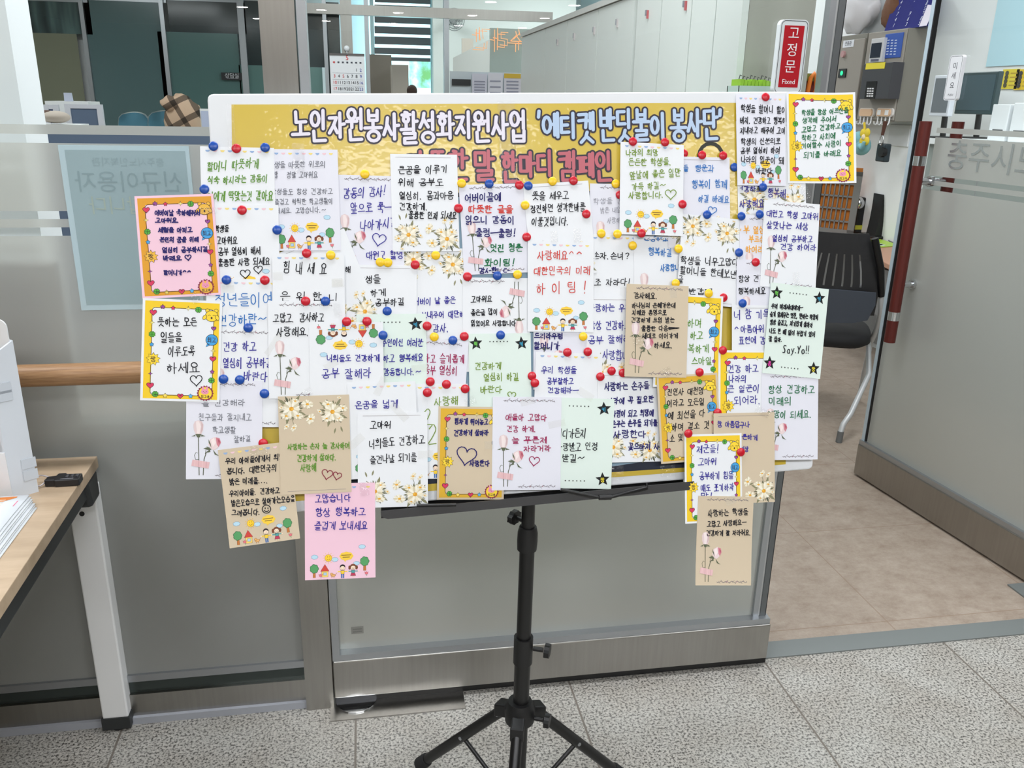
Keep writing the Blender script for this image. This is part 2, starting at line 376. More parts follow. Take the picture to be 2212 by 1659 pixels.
struct('wall_back', one('bx', (-7, 14.1, 0), (7, 14.2, 3.3), WALLW), 'white rear wall of the office')
struct('wall_left', one('bx', (-7.1, 2, 0), (-7, 14.2, 3.3), WALLW), 'white side wall of the office')
struct('wall_right', one('bx', (3.45, 3.1, 0), (3.55, 14.2, 3.3), WALLW), 'white wall behind the grey key cabinets')
# pillar behind the left bay
pA = on_y(30, 130, 2.12).x; pB = on_y(79, 130, 2.12).x
struct('wall_pillar', one('bx', (-2.2, 2.12, 0), (pA, 2.12*pA/pB, 3.3), pm((243, 245, 248), 0.7)), 'white pillar just behind the left glass bay')

# threshold, floor plates
m = MB(); m.bx((1.12, 1.99, 0), (2.42, 2.065, .004), PLATE); struct('trim_1', m, 'flat steel threshold strip in the doorway')
m = MB(); m.bx((2.17, 2.065, 0), (2.75, 2.26, .005), PLATE)
for sx in (2.19, 2.72): m.tube([(sx, 2.09, .005), (sx, 2.09, .007)], .006, ALU)
struct('trim_2', m, 'steel floor spring cover plate at the end of the threshold')
m = MB(); m.bx((-.137, 1.90, 0), (.225, 2.04, .004), STEEL); struct('trim_3', m, 'brushed steel floor plate under the fixed door corner')
m = MB(); cxp = on_z(770, 1487, .004)
m.prism([(.055*math.cos(PI+PI*k/16), .02+.055*math.sin(PI+PI*k/16)) for k in range(17)], .003, CHROME, Matrix.Translation((cxp.x, 1.955, .0045)))
struct('trim_4', m, 'half round chrome pivot cap on the floor plate')

# left glass bay (window_1)
def film_rects(x0, x1, zb, y):
    m = MB()
    for z0, z1 in ((zb, 1.276), (1.294, 1.312), (1.329, 1.470), (1.488, 1.507)):
        m.add([(x0, y, z0), (x1, y, z0), (x1, y, z1), (x0, y, z1)], [(0, 1, 2, 3)], FILM)
    return m
win = struct('window_1', one('add', [(-2.2, 1.992, .12), (-.2, 1.992, .12), (-.2, 1.992, 3), (-2.2, 1.992, 3)], [(0, 1, 2, 3)], GLASS), 'fixed clear glass bay on the left with frosted film below eye level')
film_rects(-2.2, -.2, .135, 1.986).build('frosted_film', win)
m = MB(); m.bx((-2.2, 1.975, .02), (-.2, 2.03, .085), STEEL); m.bx((-2.2, 1.984, .085), (-.2, 2.03, .122), pm((70, 78, 76), .15, .6)); m.bx((-2.2, 1.978, .122), (-.2, 2.02, .142), ALU)
m.build('window_frame', win)
struct('baseboard_left', one('bx', (-2.2, 1.965, 0), (-.137, 1.99, .02), pm((168, 172, 180), .5)), 'pale sealant strip along the foot of the left glass bay')
struct('trim_5', one('bx', (-.2, 1.955, 0), (-.128, 2.06, 3), STEEL), 'brushed stainless steel post between the glass bays')
# fixed leaf
dl = struct('door_1', one('add', [(-.12, 1.992, .15), (1.08, 1.992, .15), (1.08, 1.992, 2.9), (-.12, 1.992, 2.9)], [(0, 1, 2, 3)], GLASS), 'fixed glass door leaf behind the message board')
film_rects(-.112, 1.073, .162, 1.986).build('frosted_film', dl)
m = MB(); m.bx((-.125, 1.955, .03), (1.122, 2.025, .145), STEEL); m.build('bottom_rail', dl, bevel=.003)
m = MB(); m.bx((-.125, 1.96, .1455), (1.12, 2.02, .163), ALU); m.build('glazing_bead', dl)
m = MB(); m.bx((-.125, 1.96, .163), (-.106, 2.02, 2.9), ALU); m.bx((1.073, 1.975, .163), (1.088, 2.0, 2.9), ALU); m.bx((1.088, 1.979, .163), (1.095, 1.996, 2.9), pm((205, 208, 208), .4, .6)); m.bx((1.095, 1.975, .163), (1.110, 2.0, 2.9), ALU_D); m.bx((1.110, 1.978, .163), (1.114, 1.998, 2.9), BLACK_M)
m.build('door_stile', dl)
m = MB(); m.bx((-.125, 1.97, 0.004), (1.128, 2.02, .03), BLACK); m.build('brush_seal', dl)
m = MB(); q = on_y(772, 1361, 1.984)
m.add([(q.x-.016, 1.9835, q.z-.011), (q.x+.016, 1.9835, q.z-.011), (q.x+.016, 1.9835, q.z+.011), (q.x-.016, 1.9835, q.z+.011)], [(0, 1, 2, 3)], pm((140, 140, 134), .5))
for k in range(2): m.add([(q.x-.012, 1.983, q.z-.006+k*.008), (q.x+.012, 1.983, q.z-.006+k*.008), (q.x+.012, 1.983, q.z-.003+k*.008), (q.x-.012, 1.983, q.z-.003+k*.008)], [(0, 1, 2, 3)], pm((112, 112, 108), .5))
m.build('glass_stamp', dl)

# open leaf (door_2)
hng = Vector((2.292, 2.03, 0)); fre = Vector((2.163, 3.2, 0)); dd = (fre-hng).normalized(); DL = (fre-hng).length
nn = Vector((-dd.y, dd.x, 0))          # towards the doorway (-x side)
if nn.x > 0: nn = -nn
def dpt(s, z, o=0): p = hng + dd*(DL-s) + nn*o; return Vector((p.x, p.y, z))   # s measured from the free edge
def drect(m, s0, s1, z0, z1, o, mat): m.add([dpt(s1, z0, o), dpt(s0, z0, o), dpt(s0, z1, o), dpt(s1, z1, o)], [(0, 1, 2, 3)], mat)
def dbox(m, s0, s1, z0, z1, o0, o1, mat): m.hexa([dpt(s0, z0, o0), dpt(s1, z0, o0), dpt(s1, z0, o1), dpt(s0, z0, o1), dpt(s0, z1, o0), dpt(s1, z1, o0), dpt(s1, z1, o1), dpt(s0, z1, o1)], mat)
m = MB(); drect(m, .02, DL, .15, 2.6, 0, GLASS); do = struct('door_2', m, 'open glass door leaf swung into the office')
m = MB()
for z0, z1 in ((.15, 1.276), (1.294, 1.312), (1.488, 1.507)): drect(m, .13, DL, z0, z1, .006, FILM)
drect(m, .03, .13, .15, 1.276, .006, FILM); 
# band with the cut out lettering: strips around the letters
drect(m, .13, DL, 1.329, 1.472, .006, FILM)
m.build('frosted_film', do)
m = MB(); dbox(m, -.002, DL, .008, .15, -.025, .025, STEEL); m.build('bottom_rail', do, bevel=.003)
m = MB(); dbox(m, -.002, DL, .15, .17, -.02, .02, ALU); m.build('glazing_bead', do)
m = MB(); dbox(m, 0, .018, .15, 2.6, -.012, .012, pm((196, 214, 226), .3, .3)); dbox(m, .018, .024, .15, 2.6, -.01, .01, BLACK_M); m.build('door_stile', do)
hd = MB(); a_, b_ = dpt(.145, 1.53, .075), dpt(.145, .665, .075)
hd.tube([a_, b_], .0225, REDW, 20); hd = hd.build('door_handle', do)
m = MB()
for z in (1.385, .775): m.tube([dpt(.145, z+.018, .075), dpt(.145, z-.018, .075)], .0232, CHROME, 20)
m.build('handle_ring', hd)
m = MB()
for z in (1.307, .902):
    m.tube([dpt(.145, z, 0), dpt(.145, z, .055)], .013, CHROME); m.tube([dpt(.145, z, .0), dpt(.145, z, .018)], .02, CHROME)
m.build('handle_mount', hd)
m = MB(); m.tube([dpt(.145, 1.53, -.075), dpt(.145, .665, -.075)], .0225, REDW, 16)
for z in (1.307, .902): m.tube([dpt(.145, z, 0), dpt(.145, z, -.075)], .012, CHROME)
m.build('door_handle', do)
# lettering on the band
Mt = frame3(dpt(.47, 1.405, .0085), -dd, (0, 0, 1))
m = MB(); add_text(m, '충주시노인', .115, pm((196, 204, 206), .15, .7), Mt, sx=1.0)
m.build('lettering', do)
# push sign on the door
m = MB()
def rrect(w, h, r, n=5): 
    o = []
    for cx_, cy_, a in ((w/2-r, h/2-r, 0), (-w/2+r, h/2-r, PI/2), (-w/2+r, -h/2+r, PI), (w/2-r, -h/2+r, 1.5*PI)):
        o += [(cx_+r*math.cos(a+PI/2*k/n), cy_+r*math.sin(a+PI/2*k/n)) for k in range(n+1)]
    return o
Ms = frame3(dpt(.180, 1.685, .002), -dd, (0, 0, 1))
m.prism(rrect(.066, .158, .01), .014, pm((222, 224, 228), .35), Ms)
sg = tag(m.build('door_sign', None, loc=dpt(.18, 1.685, .002)), 'white upright door sign stuck on the open glass door', 'sign')
d = Draw(lambda x, y, z: Ms @ Vector((x-.033, .079-y, .0141+z)) - Vector(sg.location))
d.strip([(p[0]+.033, .079-p[1]) for p in rrect(.058, .150, .007)], .0012, (60, 60, 70), 2, closed=True)
Ms2 = Ms.copy(); Ms2.translation -= Vector(sg.location)
for i, ch in enumerate('미세요'): add_text(d.mb, ch, .026, pm((48, 50, 60), .5), Ms2 @ Matrix.Translation((.0, .040-.034*i, .0143)))
add_text(d.mb, 'PUSH', .011, pm((90, 92, 100), .5), Ms2 @ Matrix.Translation((0, -.06, .0143)))
d.mb.build('lettering', sg)

# red fixed-door sign on the fixed leaf
q = (on_y(1680, 52, 1.98)+on_y(1730, 196, 1.98)+on_y(1740, 55, 1.98)+on_y(1672, 190, 1.98))/4
Ms = frame3((q.x, 1.990, q.z), (1, 0, 0), (0, 0, 1))
m = MB(); m.prism(rrect(.07, .162, .012), .018, pm((216, 222, 224), .3), Ms)
sg = tag(m.build('door_sign', None, loc=(q.x, 1.99, q.z)), 'upright white sign with red panel on the fixed glass door', 'sign')
Ms2 = Ms.copy(); Ms2.translation = (0, 0, 0)
d = Draw(lambda x, y, z: Ms2 @ Vector((x, y, .0182+z)))
d.strip(rrect(.064, .156, .01), .0012, (40, 42, 48), 2, closed=True)
d.poly([(-.0245, -.066), (.0245, -.066), (.0245, .068), (-.0245, .068)], (176, 10, 28), 3)
for i, ch in enumerate('고정문'): add_text(d.mb, ch, .031, pm((240, 236, 238), .5), Ms2 @ Matrix.Translation((.0, .050-.036*i, .0186)))
add_text(d.mb, 'Fixed', .0155, pm((240, 236, 238), .5), Ms2 @ Matrix.Translation((0, -.054, .0186)))
d.mb.build('lettering', sg)

# lamps: unseen panels added to light hall and office, round downlights
LP = pm((255, 255, 255), .5, key='lamp_hall', estr=HALL_LAMP, emit=(248, 250, 255))
LO = pm((255, 255, 255), .5, key='lamp_office', estr=OFFICE_LAMP, emit=(248, 252, 255))
LD = pm((255, 255, 255), .5, key='lamp_down', estr=DOWN_LAMP, emit=(255, 248, 238))
def panel(x, y, z, wx, wy, mat, lab, grp):
    t = thing('added_light_panel', lab, 'ceiling light', (x, y, z), grp)
    m = MB(); m.bx((x-wx/2-.02, y-wy/2-.02, z-.02), (x+wx/2+.02, y+wy/2+.02, z), WHITE); m.build('frame', t)
    m = MB(); m.add([(x-wx/2, y-wy/2, z-.021), (x-wx/2, y+wy/2, z-.021), (x+wx/2, y+wy/2, z-.021), (x+wx/2, y-wy/2, z-.021)], [(0, 1, 2, 3)], mat); m.build('diffuser', t)
for x, y, wy in ((-1.9, 1.7, .36), (.25, 1.7, .36), (2.3, 1.7, .36), (-1.8, -1.5, .7), (.25, -1.5, .7), (2.3, -1.5, .7)): panel(x, y, 3.2, 1.2, wy, LP, 'unseen white light panel added over the hall', 'added hall light panels')
for x, y in ((-3.0, 3.6), (.3, 2.75), (2.1, 3.3), (-3.5, 7.5), (-.4, 7.5), (2.2, 7), (-3.5, 11), (0, 11), (2.6, 11)): panel(x, y, 3.3, 1.2, .8, LO, 'unseen white light panel added over the office', 'added office light panels')
dm = MB(); dm.prism([(.10*math.cos(2*PI*k/24), .10*math.sin(2*PI*k/24)) for k in range(24)], .004, LD, Matrix.Identity(4))
dproto = None
for iy in range(6):
    for x in (-2.2, -.7, .8, 2.3, 3.8):
        o = dm.build('downlight') if dproto is None else dproto.copy()
        if dproto is None: dproto = o; tag(o, 'small round recessed downlight in the hall ceiling', 'downlight', 'hall downlights')
        else: C.objects.link(o)
        o.location = (x, -4.2-iy*2.6, 3.194)

# ================================================================ office behind the left bay
# rear glazing (far end)
YB = 13.9
def vpan(m, x0, x1, y0, y1, Y, mat):   # pixel rectangle on a vertical plane
    a, b = on_y(x0, (y0+y1)/2, Y), on_y(x1, (y0+y1)/2, Y); zt = on_y((x0+x1)/2, y0, Y).z; zb = on_y((x0+x1)/2, y1, Y).z
    m.add([(a.x, Y, zb), (b.x, Y, zb), (b.x, Y, zt), (a.x, Y, zt)], [(0, 1, 2, 3)], mat)
def bar(m, x, wpx, y0, y1, Y, mat, dep=.05, ym=100):
    a = on_y(x-wpx/2, ym, Y).x; b = on_y(x+wpx/2, ym, Y).x; zt = on_y(x, y0, Y).z; zb = on_y(x, y1, Y).z
    m.bx((a, Y-dep, zb), (b, Y, zt), mat)
CURT = newmat('dark_room', rough=.2); _n = noise(CURT, tex_coord(CURT, (2.2, 1, .25)), 3, 2)
basecol(CURT, ramp(CURT, _n.outputs[0], [(.35, (38, 52, 54)), (.55, (66, 86, 86)), (.7, (92, 118, 116))]).outputs[0])
for k, (x0, x1, parts) in enumerate((
        (40, 188, ((-120, 72, CURT), (72, 420, OLIVE))), (188, 358, ((-120, 420, pm((90, 116, 118), .15, spec=.6)),)),
        (358, 526, ((-120, 71, TEAL_D), (71, 420, pm((88, 120, 118), .15, spec=.6)))), (526, 640, ((-120, 142, TEAL_D), (142, 420, TEAL))))):
    m = MB()
    for y0, y1, mt in parts: vpan(m, x0, x1, y0, y1, YB, mt)
    wd = struct('window_%d' % (k+2), m, 'tinted glass panel of the rear partition')
    m = MB(); bar(m, x1, 9 if k != 2 else 14, -120, 420, YB, ALU, .06); vpan(m, x0, x1, -4, 3, YB-.01, ALU)
    m.build('window_frame', wd)
# name plate on the rear partition
m = MB(); vpan(m, 478, 525, 157, 173, YB-.05, pm((28, 30, 34), .4))
a = on_y(501, 164, YB-.06); add_text(m, '상담실', .075, pm((220, 222, 225), .5), frame3((a.x, a.y, a.z), (1, 0, 0), (0, 0, 1)))
vpan(m, 490, 515, 169, 170, YB-.055, pm((150, 150, 155), .5))
tag(m.build('room_plate'), 'small black room name plate on the teal glass partition', 'sign')

# grey blue desk divider near the glass
a, b = on_y(97, 285, 4.6), on_y(470, 285, 4.6); zt = on_y(200, 282, 4.6).z
t = thing('desk_divider', 'long blue grey desk divider seen through the film stripe', 'desk divider', (a.x, 4.6, 0))
m = MB(); m.bx((a.x, 4.58, .3), (b.x+.4, 4.62, zt), BLUEG); m.build('panel', t)
m = MB(); m.bx((a.x-.06, 4.57, 0), (a.x-.03, 4.63, zt+.01), LAV); m.bx((a.x-.03, 4.57, zt), (b.x+.4, 4.63, zt+.02), LAV); m.build('frame', t)
# desk partitions further back
def partition(x0, x1, y0, Y, lab, inner):
    a, b = on_y(x0, 245, Y), on_y(x1, 245, Y); zt = on_y((x0+x1)/2, y0, Y).z
    t = thing('office_partition', lab, 'partition', (a.x, Y, 0))
    m = MB(); m.bx((a.x+.04, Y-.02, .2), (b.x-.04, Y, zt-.04), inner); m.build('panel', t)
    m = MB(); m.bx((a.x, Y-.03, 0), (a.x+.05, Y+.01, zt), LAV); m.bx((b.x-.05, Y-.03, 0), (b.x, Y+.01, zt), LAV); m.bx((a.x+.05, Y-.028, zt-.04), (b.x-.05, Y+.008, zt-.002), LAV); m.build('frame', t)
partition(143, 224, 225, 9, 'low blue grey partition with pale frame left of the chairs', BLUEG)
partition(96, 130, 226, 9.05, 'narrow blue grey partition beside the white pillar', pm((80, 96, 130), .7))
m = MB(); a, b = on_y(97, 222, 9.3), on_y(190, 222, 9.3); m.bx((a.x, 9.3, 0), (b.x, 9.7, on_y(140, 219, 9.3).z), WHITE); zsh = on_y(140, 219, 9.3).z
tag(m.build('low_cabinet'), 'white low cabinet behind the low blue grey partitions', 'cabinet')
m = MB(); a = on_y(147, 217, 9.35); a.z = zsh; m.hexa([(a.x-.035, 9.35, a.z), (a.x+.035, 9.35, a.z), (a.x+.035, 9.40, a.z), (a.x-.035, 9.40, a.z), (a.x-.035, 9.36, a.z+.08), (a.x+.035, 9.36, a.z+.08), (a.x+.035, 9.38, a.z+.08), (a.x-.035, 9.38, a.z+.08)], pm((190, 196, 214), .5))
tag(m.build('desk_calendar'), 'tiny standing card on the low partition', 'desk calendar')
a = on_y(120, 256, 8.0); tag(one('bx', (a.x-.2, 7.9, 0), (a.x+.2, 8.2, a.z-.045), WHITE).build('pedestal_cabinet'), 'narrow white cabinet under the beige cloth bag', 'cabinet')
m = MB(); a.z += .012; m.ell(a, (.12, .08, .05), pm((196, 184, 172), .8)); m.ell((a.x-.06, a.y, a.z+.03), (.05, .04, .025), pm((96, 70, 60), .8))
tag(m.build('cloth_bag'), 'beige cloth bag lying below the narrow partition', 'bag')
# blue chairs with pale shells
CHB = pm((88, 140, 160), .8)
def blue_chair(px, py, Y, lab):
    a = on_y(px, py, Y); t = thing('visitor_chair', lab, 'chair', (a.x, Y, 0), 'blue visitor chairs at the back')
    zt = a.z; m = MB()
    n = 10
    def shell(off, mat, grow):
        vs = []; 
        for j in range(7):
            z = zt - .42 + (.42+grow)*j/6
            for i in range(n+1):
                u = -1+2*i/n; wdt = (.19+grow)*(1-.25*max(0, (j-4)/2)**2)
                vs.append((a.x+u*wdt+.04*j/6, Y + .05 - .09*u*u + off - .05*j/6, z + (-.03*u*u if j == 6 else 0)))
        fs = [(j*(n+1)+i, j*(n+1)+i+1, (j+1)*(n+1)+i+1, (j+1)*(n+1)+i) for j in range(6) for i in range(n)]
        m.add(vs, fs, mat, True)
    shell(0, CHB, 0); m.build('backrest', t)
    m = MB(); shell(.03, pm((214, 220, 216), .5), .012); m.build('shell', t)
    m = MB(); m.box((a.x+.02, Y-.18, zt-.45), (.36, .36, .07), CHB); m.build('seat', t, bevel=.03)
    m = MB(); m.tube([(a.x+.02, Y-.18, zt-.48), (a.x+.02, Y-.18, .06)], .03, ALU); m.build('pedestal', t)
    m = MB()
    for k in range(5): m.tube([(a.x+.02, Y-.18, .07), (a.x+.02+.25*math.cos(k*1.2566)*.75, Y-.18+.19*math.sin(k*1.2566), .03)], .02, BLACK)
    m.build('base', t)
blue_chair(284, 243, 12.6, 'blue visitor chair beside the low blue grey partition')
blue_chair(349, 240, 12.15, 'blue visitor chair in front of the plaid coat')
PLAID = newmat('plaid', rough=.9)
def stripes(ax, sc, lo):
    N, L = nodes(PLAID); w_ = N.new('ShaderNodeTexWave'); w_.bands_direction = ax; w_.inputs['Scale'].default_value = sc
    mp = tex_coord(PLAID); mp.inputs['Rotation'].default_value = (0, .5, 0); L.new(mp.outputs[0], w_.inputs['Vector'])
    return ramp(PLAID, w_.outputs['Fac'], [(0, (40, 36, 40)), (lo, (40, 36, 40)), (lo+.03, (255, 255, 255))]).outputs[0]
basecol(PLAID, mix(PLAID, .75, mix(PLAID, .75, (206, 176, 150), stripes('X', 1.6, .22), 'MULTIPLY'), stripes('Z', 1.3, .18), 'MULTIPLY'))
m = MB(); a = on_y(399, 262, 12.2)
m.ell((a.x, 12.2, a.z), (.25, .2, .34), PLAID, fn=lambda d: 1+.08*math.sin(5*d.x+3*d.z)+.05*math.sin(9*d.x-4*d.y))
m.ell((a.x-.12, 12.12, a.z+.22), (.14, .12, .10), PLAID, fn=lambda d: 1+.1*math.sin(6*d.x+4*d.z))
tag(m.build('plaid_coat'), 'beige and black plaid coat heaped over a chair', 'coat')
t = thing('standing_sign', 'small white framed sign just left of the message board', 'sign', on_y(440, 255, 9))
m = MB(); q0, q1 = on_y(433, 255, 9.0), on_y(462, 255, 9.0); m.bx((q0.x, 9.0, 0), (q1.x, 9.02, on_y(445, 235, 9.0).z), WHITE); m.build('frame', t)
m = MB(); vpan(m, 436, 460, 240, 296, 8.99, pm((190, 200, 226), .5)); m.build('sheet', t)

# dark slab added behind the frosted left bay to darken it
t = thing('low_cabinet', 'dark grey slab added behind the left frosted glass to darken it', 'cabinet', (-1.0, 2.45, 0))
m = MB(); m.bx((-2.0, 2.04, 0), (-.16, 2.11, .80), pm((58, 60, 56), .6)); m.build('body', t)
m = MB(); m.bx((-2.0, 2.035, .80), (-.16, 2.115, .82), pm((96, 98, 92), .5)); m.build('top', t)
m = MB(); m.bx((-1.3, 2.045, .82), (-.70, 2.105, 1.2), pm((64, 46, 42), .6)); tag(m.build('reflection_block'), 'dark brown block added to imitate the reflection in the frosted glass above the handrail', 'box')  # added block imitates the brownish reflection in the glass

# poster fixed to the left glass
zq = [on_y(*p, 1.98) for p in ((124, 313), (402, 319), (174, 671))]
x0, x1, z1, z0 = zq[0].x, zq[1].x+.005, zq[0].z, zq[2].z; yP = 1.9825
PP = pm((160, 184, 190), .25); PE = pm((190, 214, 222), .15)
m = MB(); m.bx((x0, yP-.001, z0), (x1, yP+.001, z1), PE)
ps = tag(m.build('notice_poster', None, loc=((x0+x1)/2, yP, (z0+z1)/2)), 'pale blue notice seen from behind on the left frosted glass', 'poster')
Mp = frame3((0, -.0012, 0), (1, 0, 0), (0, 0, 1))
m = MB(); hw, hh = (x1-x0)/2, (z1-z0)/2
m.add([Mp @ Vector(p) for p in ((-hw+.012, -hh+.012, 0), (hw-.008, -hh+.012, 0), (hw-.008, hh-.01, 0), (-hw+.012, hh-.01, 0))], [(0, 1, 2, 3)], PP); m.build('sheet', ps)
m = MB()
add_text(m, '신규이용자', .048, pm((142, 166, 172), .3), Mp @ Matrix.Translation((.002, .10, .0003)), flip=True)
add_text(m, '충주시노인복지관', .02, pm((148, 172, 178), .3), Mp @ Matrix.Translation((.005, .143, .0003)), flip=True)
add_text(m, '모집합니다', .042, pm((168, 186, 178), .3), Mp @ Matrix.Translation((0.01, .05, .0003)), flip=True)
m.build('lettering', ps)
m = MB()
for k, p in enumerate(((x0+.004, z1-.09), (x0+.004, z1-.02))): m.bx((p[0]-.004, yP-.0025, p[1]-.015), (p[0]+.004, yP-.001, p[1]), pm((176, 196, 206), .2))
m.build('corner_tape', ps)

# wooden handrail
t = thing('handrail', 'round wooden handrail in front of the left frosted glass', 'handrail', (-1.0, 1.9, .965))
zr = on_y(180, 808, 1.9).z; m = MB(); m.tube([(-2.0, 1.9, zr), (-.26, 1.9, zr)], .0245, RAILW, 20); m.build('rail', t)
m = MB()
for x in (-1.5, -.4): m.tube([(x, 1.9, zr-.02), (x, 1.93, zr-.05), (x, 1.982, zr-.05)], .007, CHROME)
m.build('bracket', t)

# ================================================================ centre background
YC = 9.0
m = MB()
for x, wp in ((704, 8), (750, 24), (793, 9), (963, 11)): bar(m, x, wp, -160, 330, YC, ALU if wp < 20 else STEEL, .08)
a, b = on_y(636, 17, YC), on_y(1190, 34, YC); m.bx((a.x, YC-.09, a.z-.05), (b.x, YC, a.z+.04), STEEL)
a, b = on_y(630, -60, YC), on_y(1230, -40, YC)
struct('window_6', m, 'steel mullions and transom of the glazed meeting room')
m = MB(); vpan(m, 640, 700, 145, 330, YC+.1, TEAL); vpan(m, 640, 700, 15, 145, YC+.1, TEAL_D); vpan(m, 708, 738, 5, 330, YC+.1, TEAL_D)
m.build('tinted_glass', bpy.data.objects['window_6'])
# calendar
a = on_y(751, 157, YC-.12); cw = on_y(789, 157, YC-.12).x-on_y(714, 157, YC-.12).x
Mc = frame3((a.x, YC-.12, a.z), (1, 0, 0), (0, 0, 1)); ch_ = .50
t = thing('wall_calendar', 'white wall calendar with red and blue dates above the board', 'calendar', (a.x, YC-.12, a.z))
ztop = on_y(751, 117, YC-.12).z - a.z
m = MB(); m.add([Mc @ Vector(p) for p in ((-cw/2, ztop-.58, 0), (cw/2, ztop-.58, 0), (cw/2, ztop, 0), (-cw/2, ztop, 0))], [(0, 1, 2, 3)], pm((226, 228, 232), .6))
m.build('page', t)
m = MB(); add_text(m, '5', .06, pm((214, 40, 44), .6), Mc @ Matrix.Translation((0, ztop-.035, .003)))
for r in range(6):
    for k in range(7):
        x = -cw/2+.04+k*(cw-.08)/6; y = ztop-.085-.058*r
        if r == 0: m.add([Mc @ Vector((x+dx, y+.01+dy, .003)) for dx, dy in ((-.009, -.007), (.009, -.007), (.009, .007), (-.009, .007))], [(0, 1, 2, 3)], pm((200, 60, 60) if k == 0 else (70, 72, 84), .6)); continue
        dnum = (r-1)*7+k-4
        if dnum < 1 or dnum > 31: continue
        colr = (214, 50, 54) if k == 0 or dnum in (5, 25) else ((70, 84, 170) if k == 6 else (50, 52, 60))
        add_text(m, str(dnum), .04, pm(colr, .6), Mc @ Matrix.Translation((x, y, .003)))
    if r > 1: m.add([Mc @ Vector(p) for p in ((-cw/2+.02, ztop-.085-.058*r+.028, .002), (cw/2-.02, ztop-.085-.058*r+.028, .002), (cw/2-.02, ztop-.085-.058*r+.03, .002), (-cw/2+.02, ztop-.085-.058*r+.03, .002))], [(0, 1, 2, 3)], pm((170, 172, 180), .6))
m.build('lettering', t)
m = MB(); m.bx((a.x-cw/2, YC-.13, a.z+ztop-.01), (a.x+cw/2, YC-.115, a.z+ztop+.006), pm((90, 84, 84), .5)); m.build('binding', t)
m = MB(); b = on_y(749, 105, YC-.1); m.ell(b, (.028, .02, .028), pm((214, 218, 222), .2)); m.tube([b, (b.x, YC-.12, a.z+ztop)], .004, ALU); m.build('suction_hook', t)
# window with striped blind
YW = 13.6
m = MB(); vpan(m, 800, 936, -60, 330, YW+.1, pm((120, 190, 205), .5, key='daylight', emit=(190, 240, 250), estr=1.6)); wd = struct('window_7', m, 'bright outside window behind the striped blind')
FOL = newmat('outside_green', rough=.8); _n = noise(FOL, tex_coord(FOL), 5, 4)
_r = ramp(FOL, _n.outputs[0], [(.35, (110, 170, 110)), (.5, (150, 215, 215)), (.65, (226, 244, 240))]); N, L = nodes(FOL)
basecol(FOL, _r.outputs[0]); L.new(_r.outputs[0], N['Principled BSDF'].inputs['Emission Color']); N['Principled BSDF'].inputs['Emission Strength'].default_value = .8
m = MB(); vpan(m, 884, 931, 132, 190, YW+.05, FOL); m.build('outside_view', wd)
m = MB(); bar(m, 805, 8, -60, 330, YW, pm((196, 226, 230), .4), .05); bar(m, 934, 9, -60, 330, YW, pm((196, 226, 230), .4), .05); m.build('window_frame', wd)
t = thing('roller_blind', 'dark grey striped blind half lowered over the bright window', 'blind', on_y(868, 60, YW-.1))
m = MB()
for y0, y1 in ((-40, 7), (12, 29), (35, 51), (58, 74), (80, 97), (104, 118), (124, 132)): vpan(m, 809, 930, y0, y1, YW-.1, pm((108, 112, 116), .7))
m.build('slat', t)
def card_box(name, x0, x1, y0, y1, Y, dep, mat, lab, cat, bev=0):
    a, b = on_y(x0, (y0+y1)/2, Y), on_y(x1, (y0+y1)/2, Y); zt = on_y((x0+x1)/2, y0, Y).z; zb = on_y((x0+x1)/2, y1, Y).z if y1 < 330 else 0
    m = MB(); m.bx((a.x, Y, zb), (b.x, Y+dep, zt), mat)
    o = m.build(name, None, loc=((a.x+b.x)/2, Y, zb), bevel=bev)
    return tag(o, lab, cat) if lab else o
card_box('filing_cabinet', 800, 848, 118, 330, 10.5, .5, pm((140, 134, 124), .5), 'taupe tall cabinet below the striped blind', 'cabinet')
card_box('filing_cabinet', 849, 884, 140, 330, 9.8, .5, pm((190, 184, 174), .5), 'pale beige cabinet beside the taupe tall cabinet', 'cabinet')
a = on_y(890, 196, 9.4); t = thing('high_chair', 'dark brown chair back just showing over the board edge', 'chair', (a.x, 9.4, 0))
m = MB(); m.ell(a, (.055, .08, .06), pm((60, 44, 38), .8)); m.bx((a.x-.05, 9.36, .45), (a.x+.05, 9.44, a.z), pm((60, 44, 38), .8)); m.build('backrest', t)
m = MB(); m.bx((a.x-.2, 9.0, .42), (a.x+.2, 9.42, .48), pm((60, 44, 38), .8)); m.build('seat', t)
m = MB(); m.tube([(a.x, 9.2, .42), (a.x, 9.2, 0)], .03, ALU); m.build('pedestal', t)
# wall fan
a = on_y(981, 42, 12.0); t = thing('wall_fan', 'grey round wall fan on the pale rear wall', 'fan', a)
m = MB(); m.tube([(a.x, 12.0, a.z), (a.x, 12.3, a.z)], .05, pm((190, 196, 196), .5)); m.build('motor', t)
m = MB()
for r in (.05, .08, .11, .135): m.tube([(a.x+r*math.cos(2*PI*k/24), 12.0-.02*(1-r*5), a.z+r*math.sin(2*PI*k/24)) for k in range(25)], .006, pm((150, 158, 158), .5), 6)
for k in range(12): m.tube([(a.x, 11.97, a.z), (a.x+.135*math.cos(k*PI/6), 12.0, a.z+.135*math.sin(k*PI/6))], .003, pm((150, 158, 158), .5), 5)
m.build('guard', t)
for k in range(5):
    m = MB(); M3 = Matrix.Rotation(k*2*PI/5, 3, 'Y'); m.ell(Vector((a.x, 12.04, a.z)) + M3 @ Vector((.07, 0, 0)), (.05, .008, .03), pm((176, 184, 184), .4), M=M3, nu=10, nv=6); m.build('blade', t)
card_box('wall_pier', 936, 1240, -90, 330, 12.4, .2, pm((222, 232, 228), .7), None, None); bpy.data.objects['wall_pier']['kind'] = 'structure'; bpy.data.objects['wall_pier']['label'] = 'pale wall area behind the wall fan'; bpy.data.objects['wall_pier'].name = 'wall_rear'
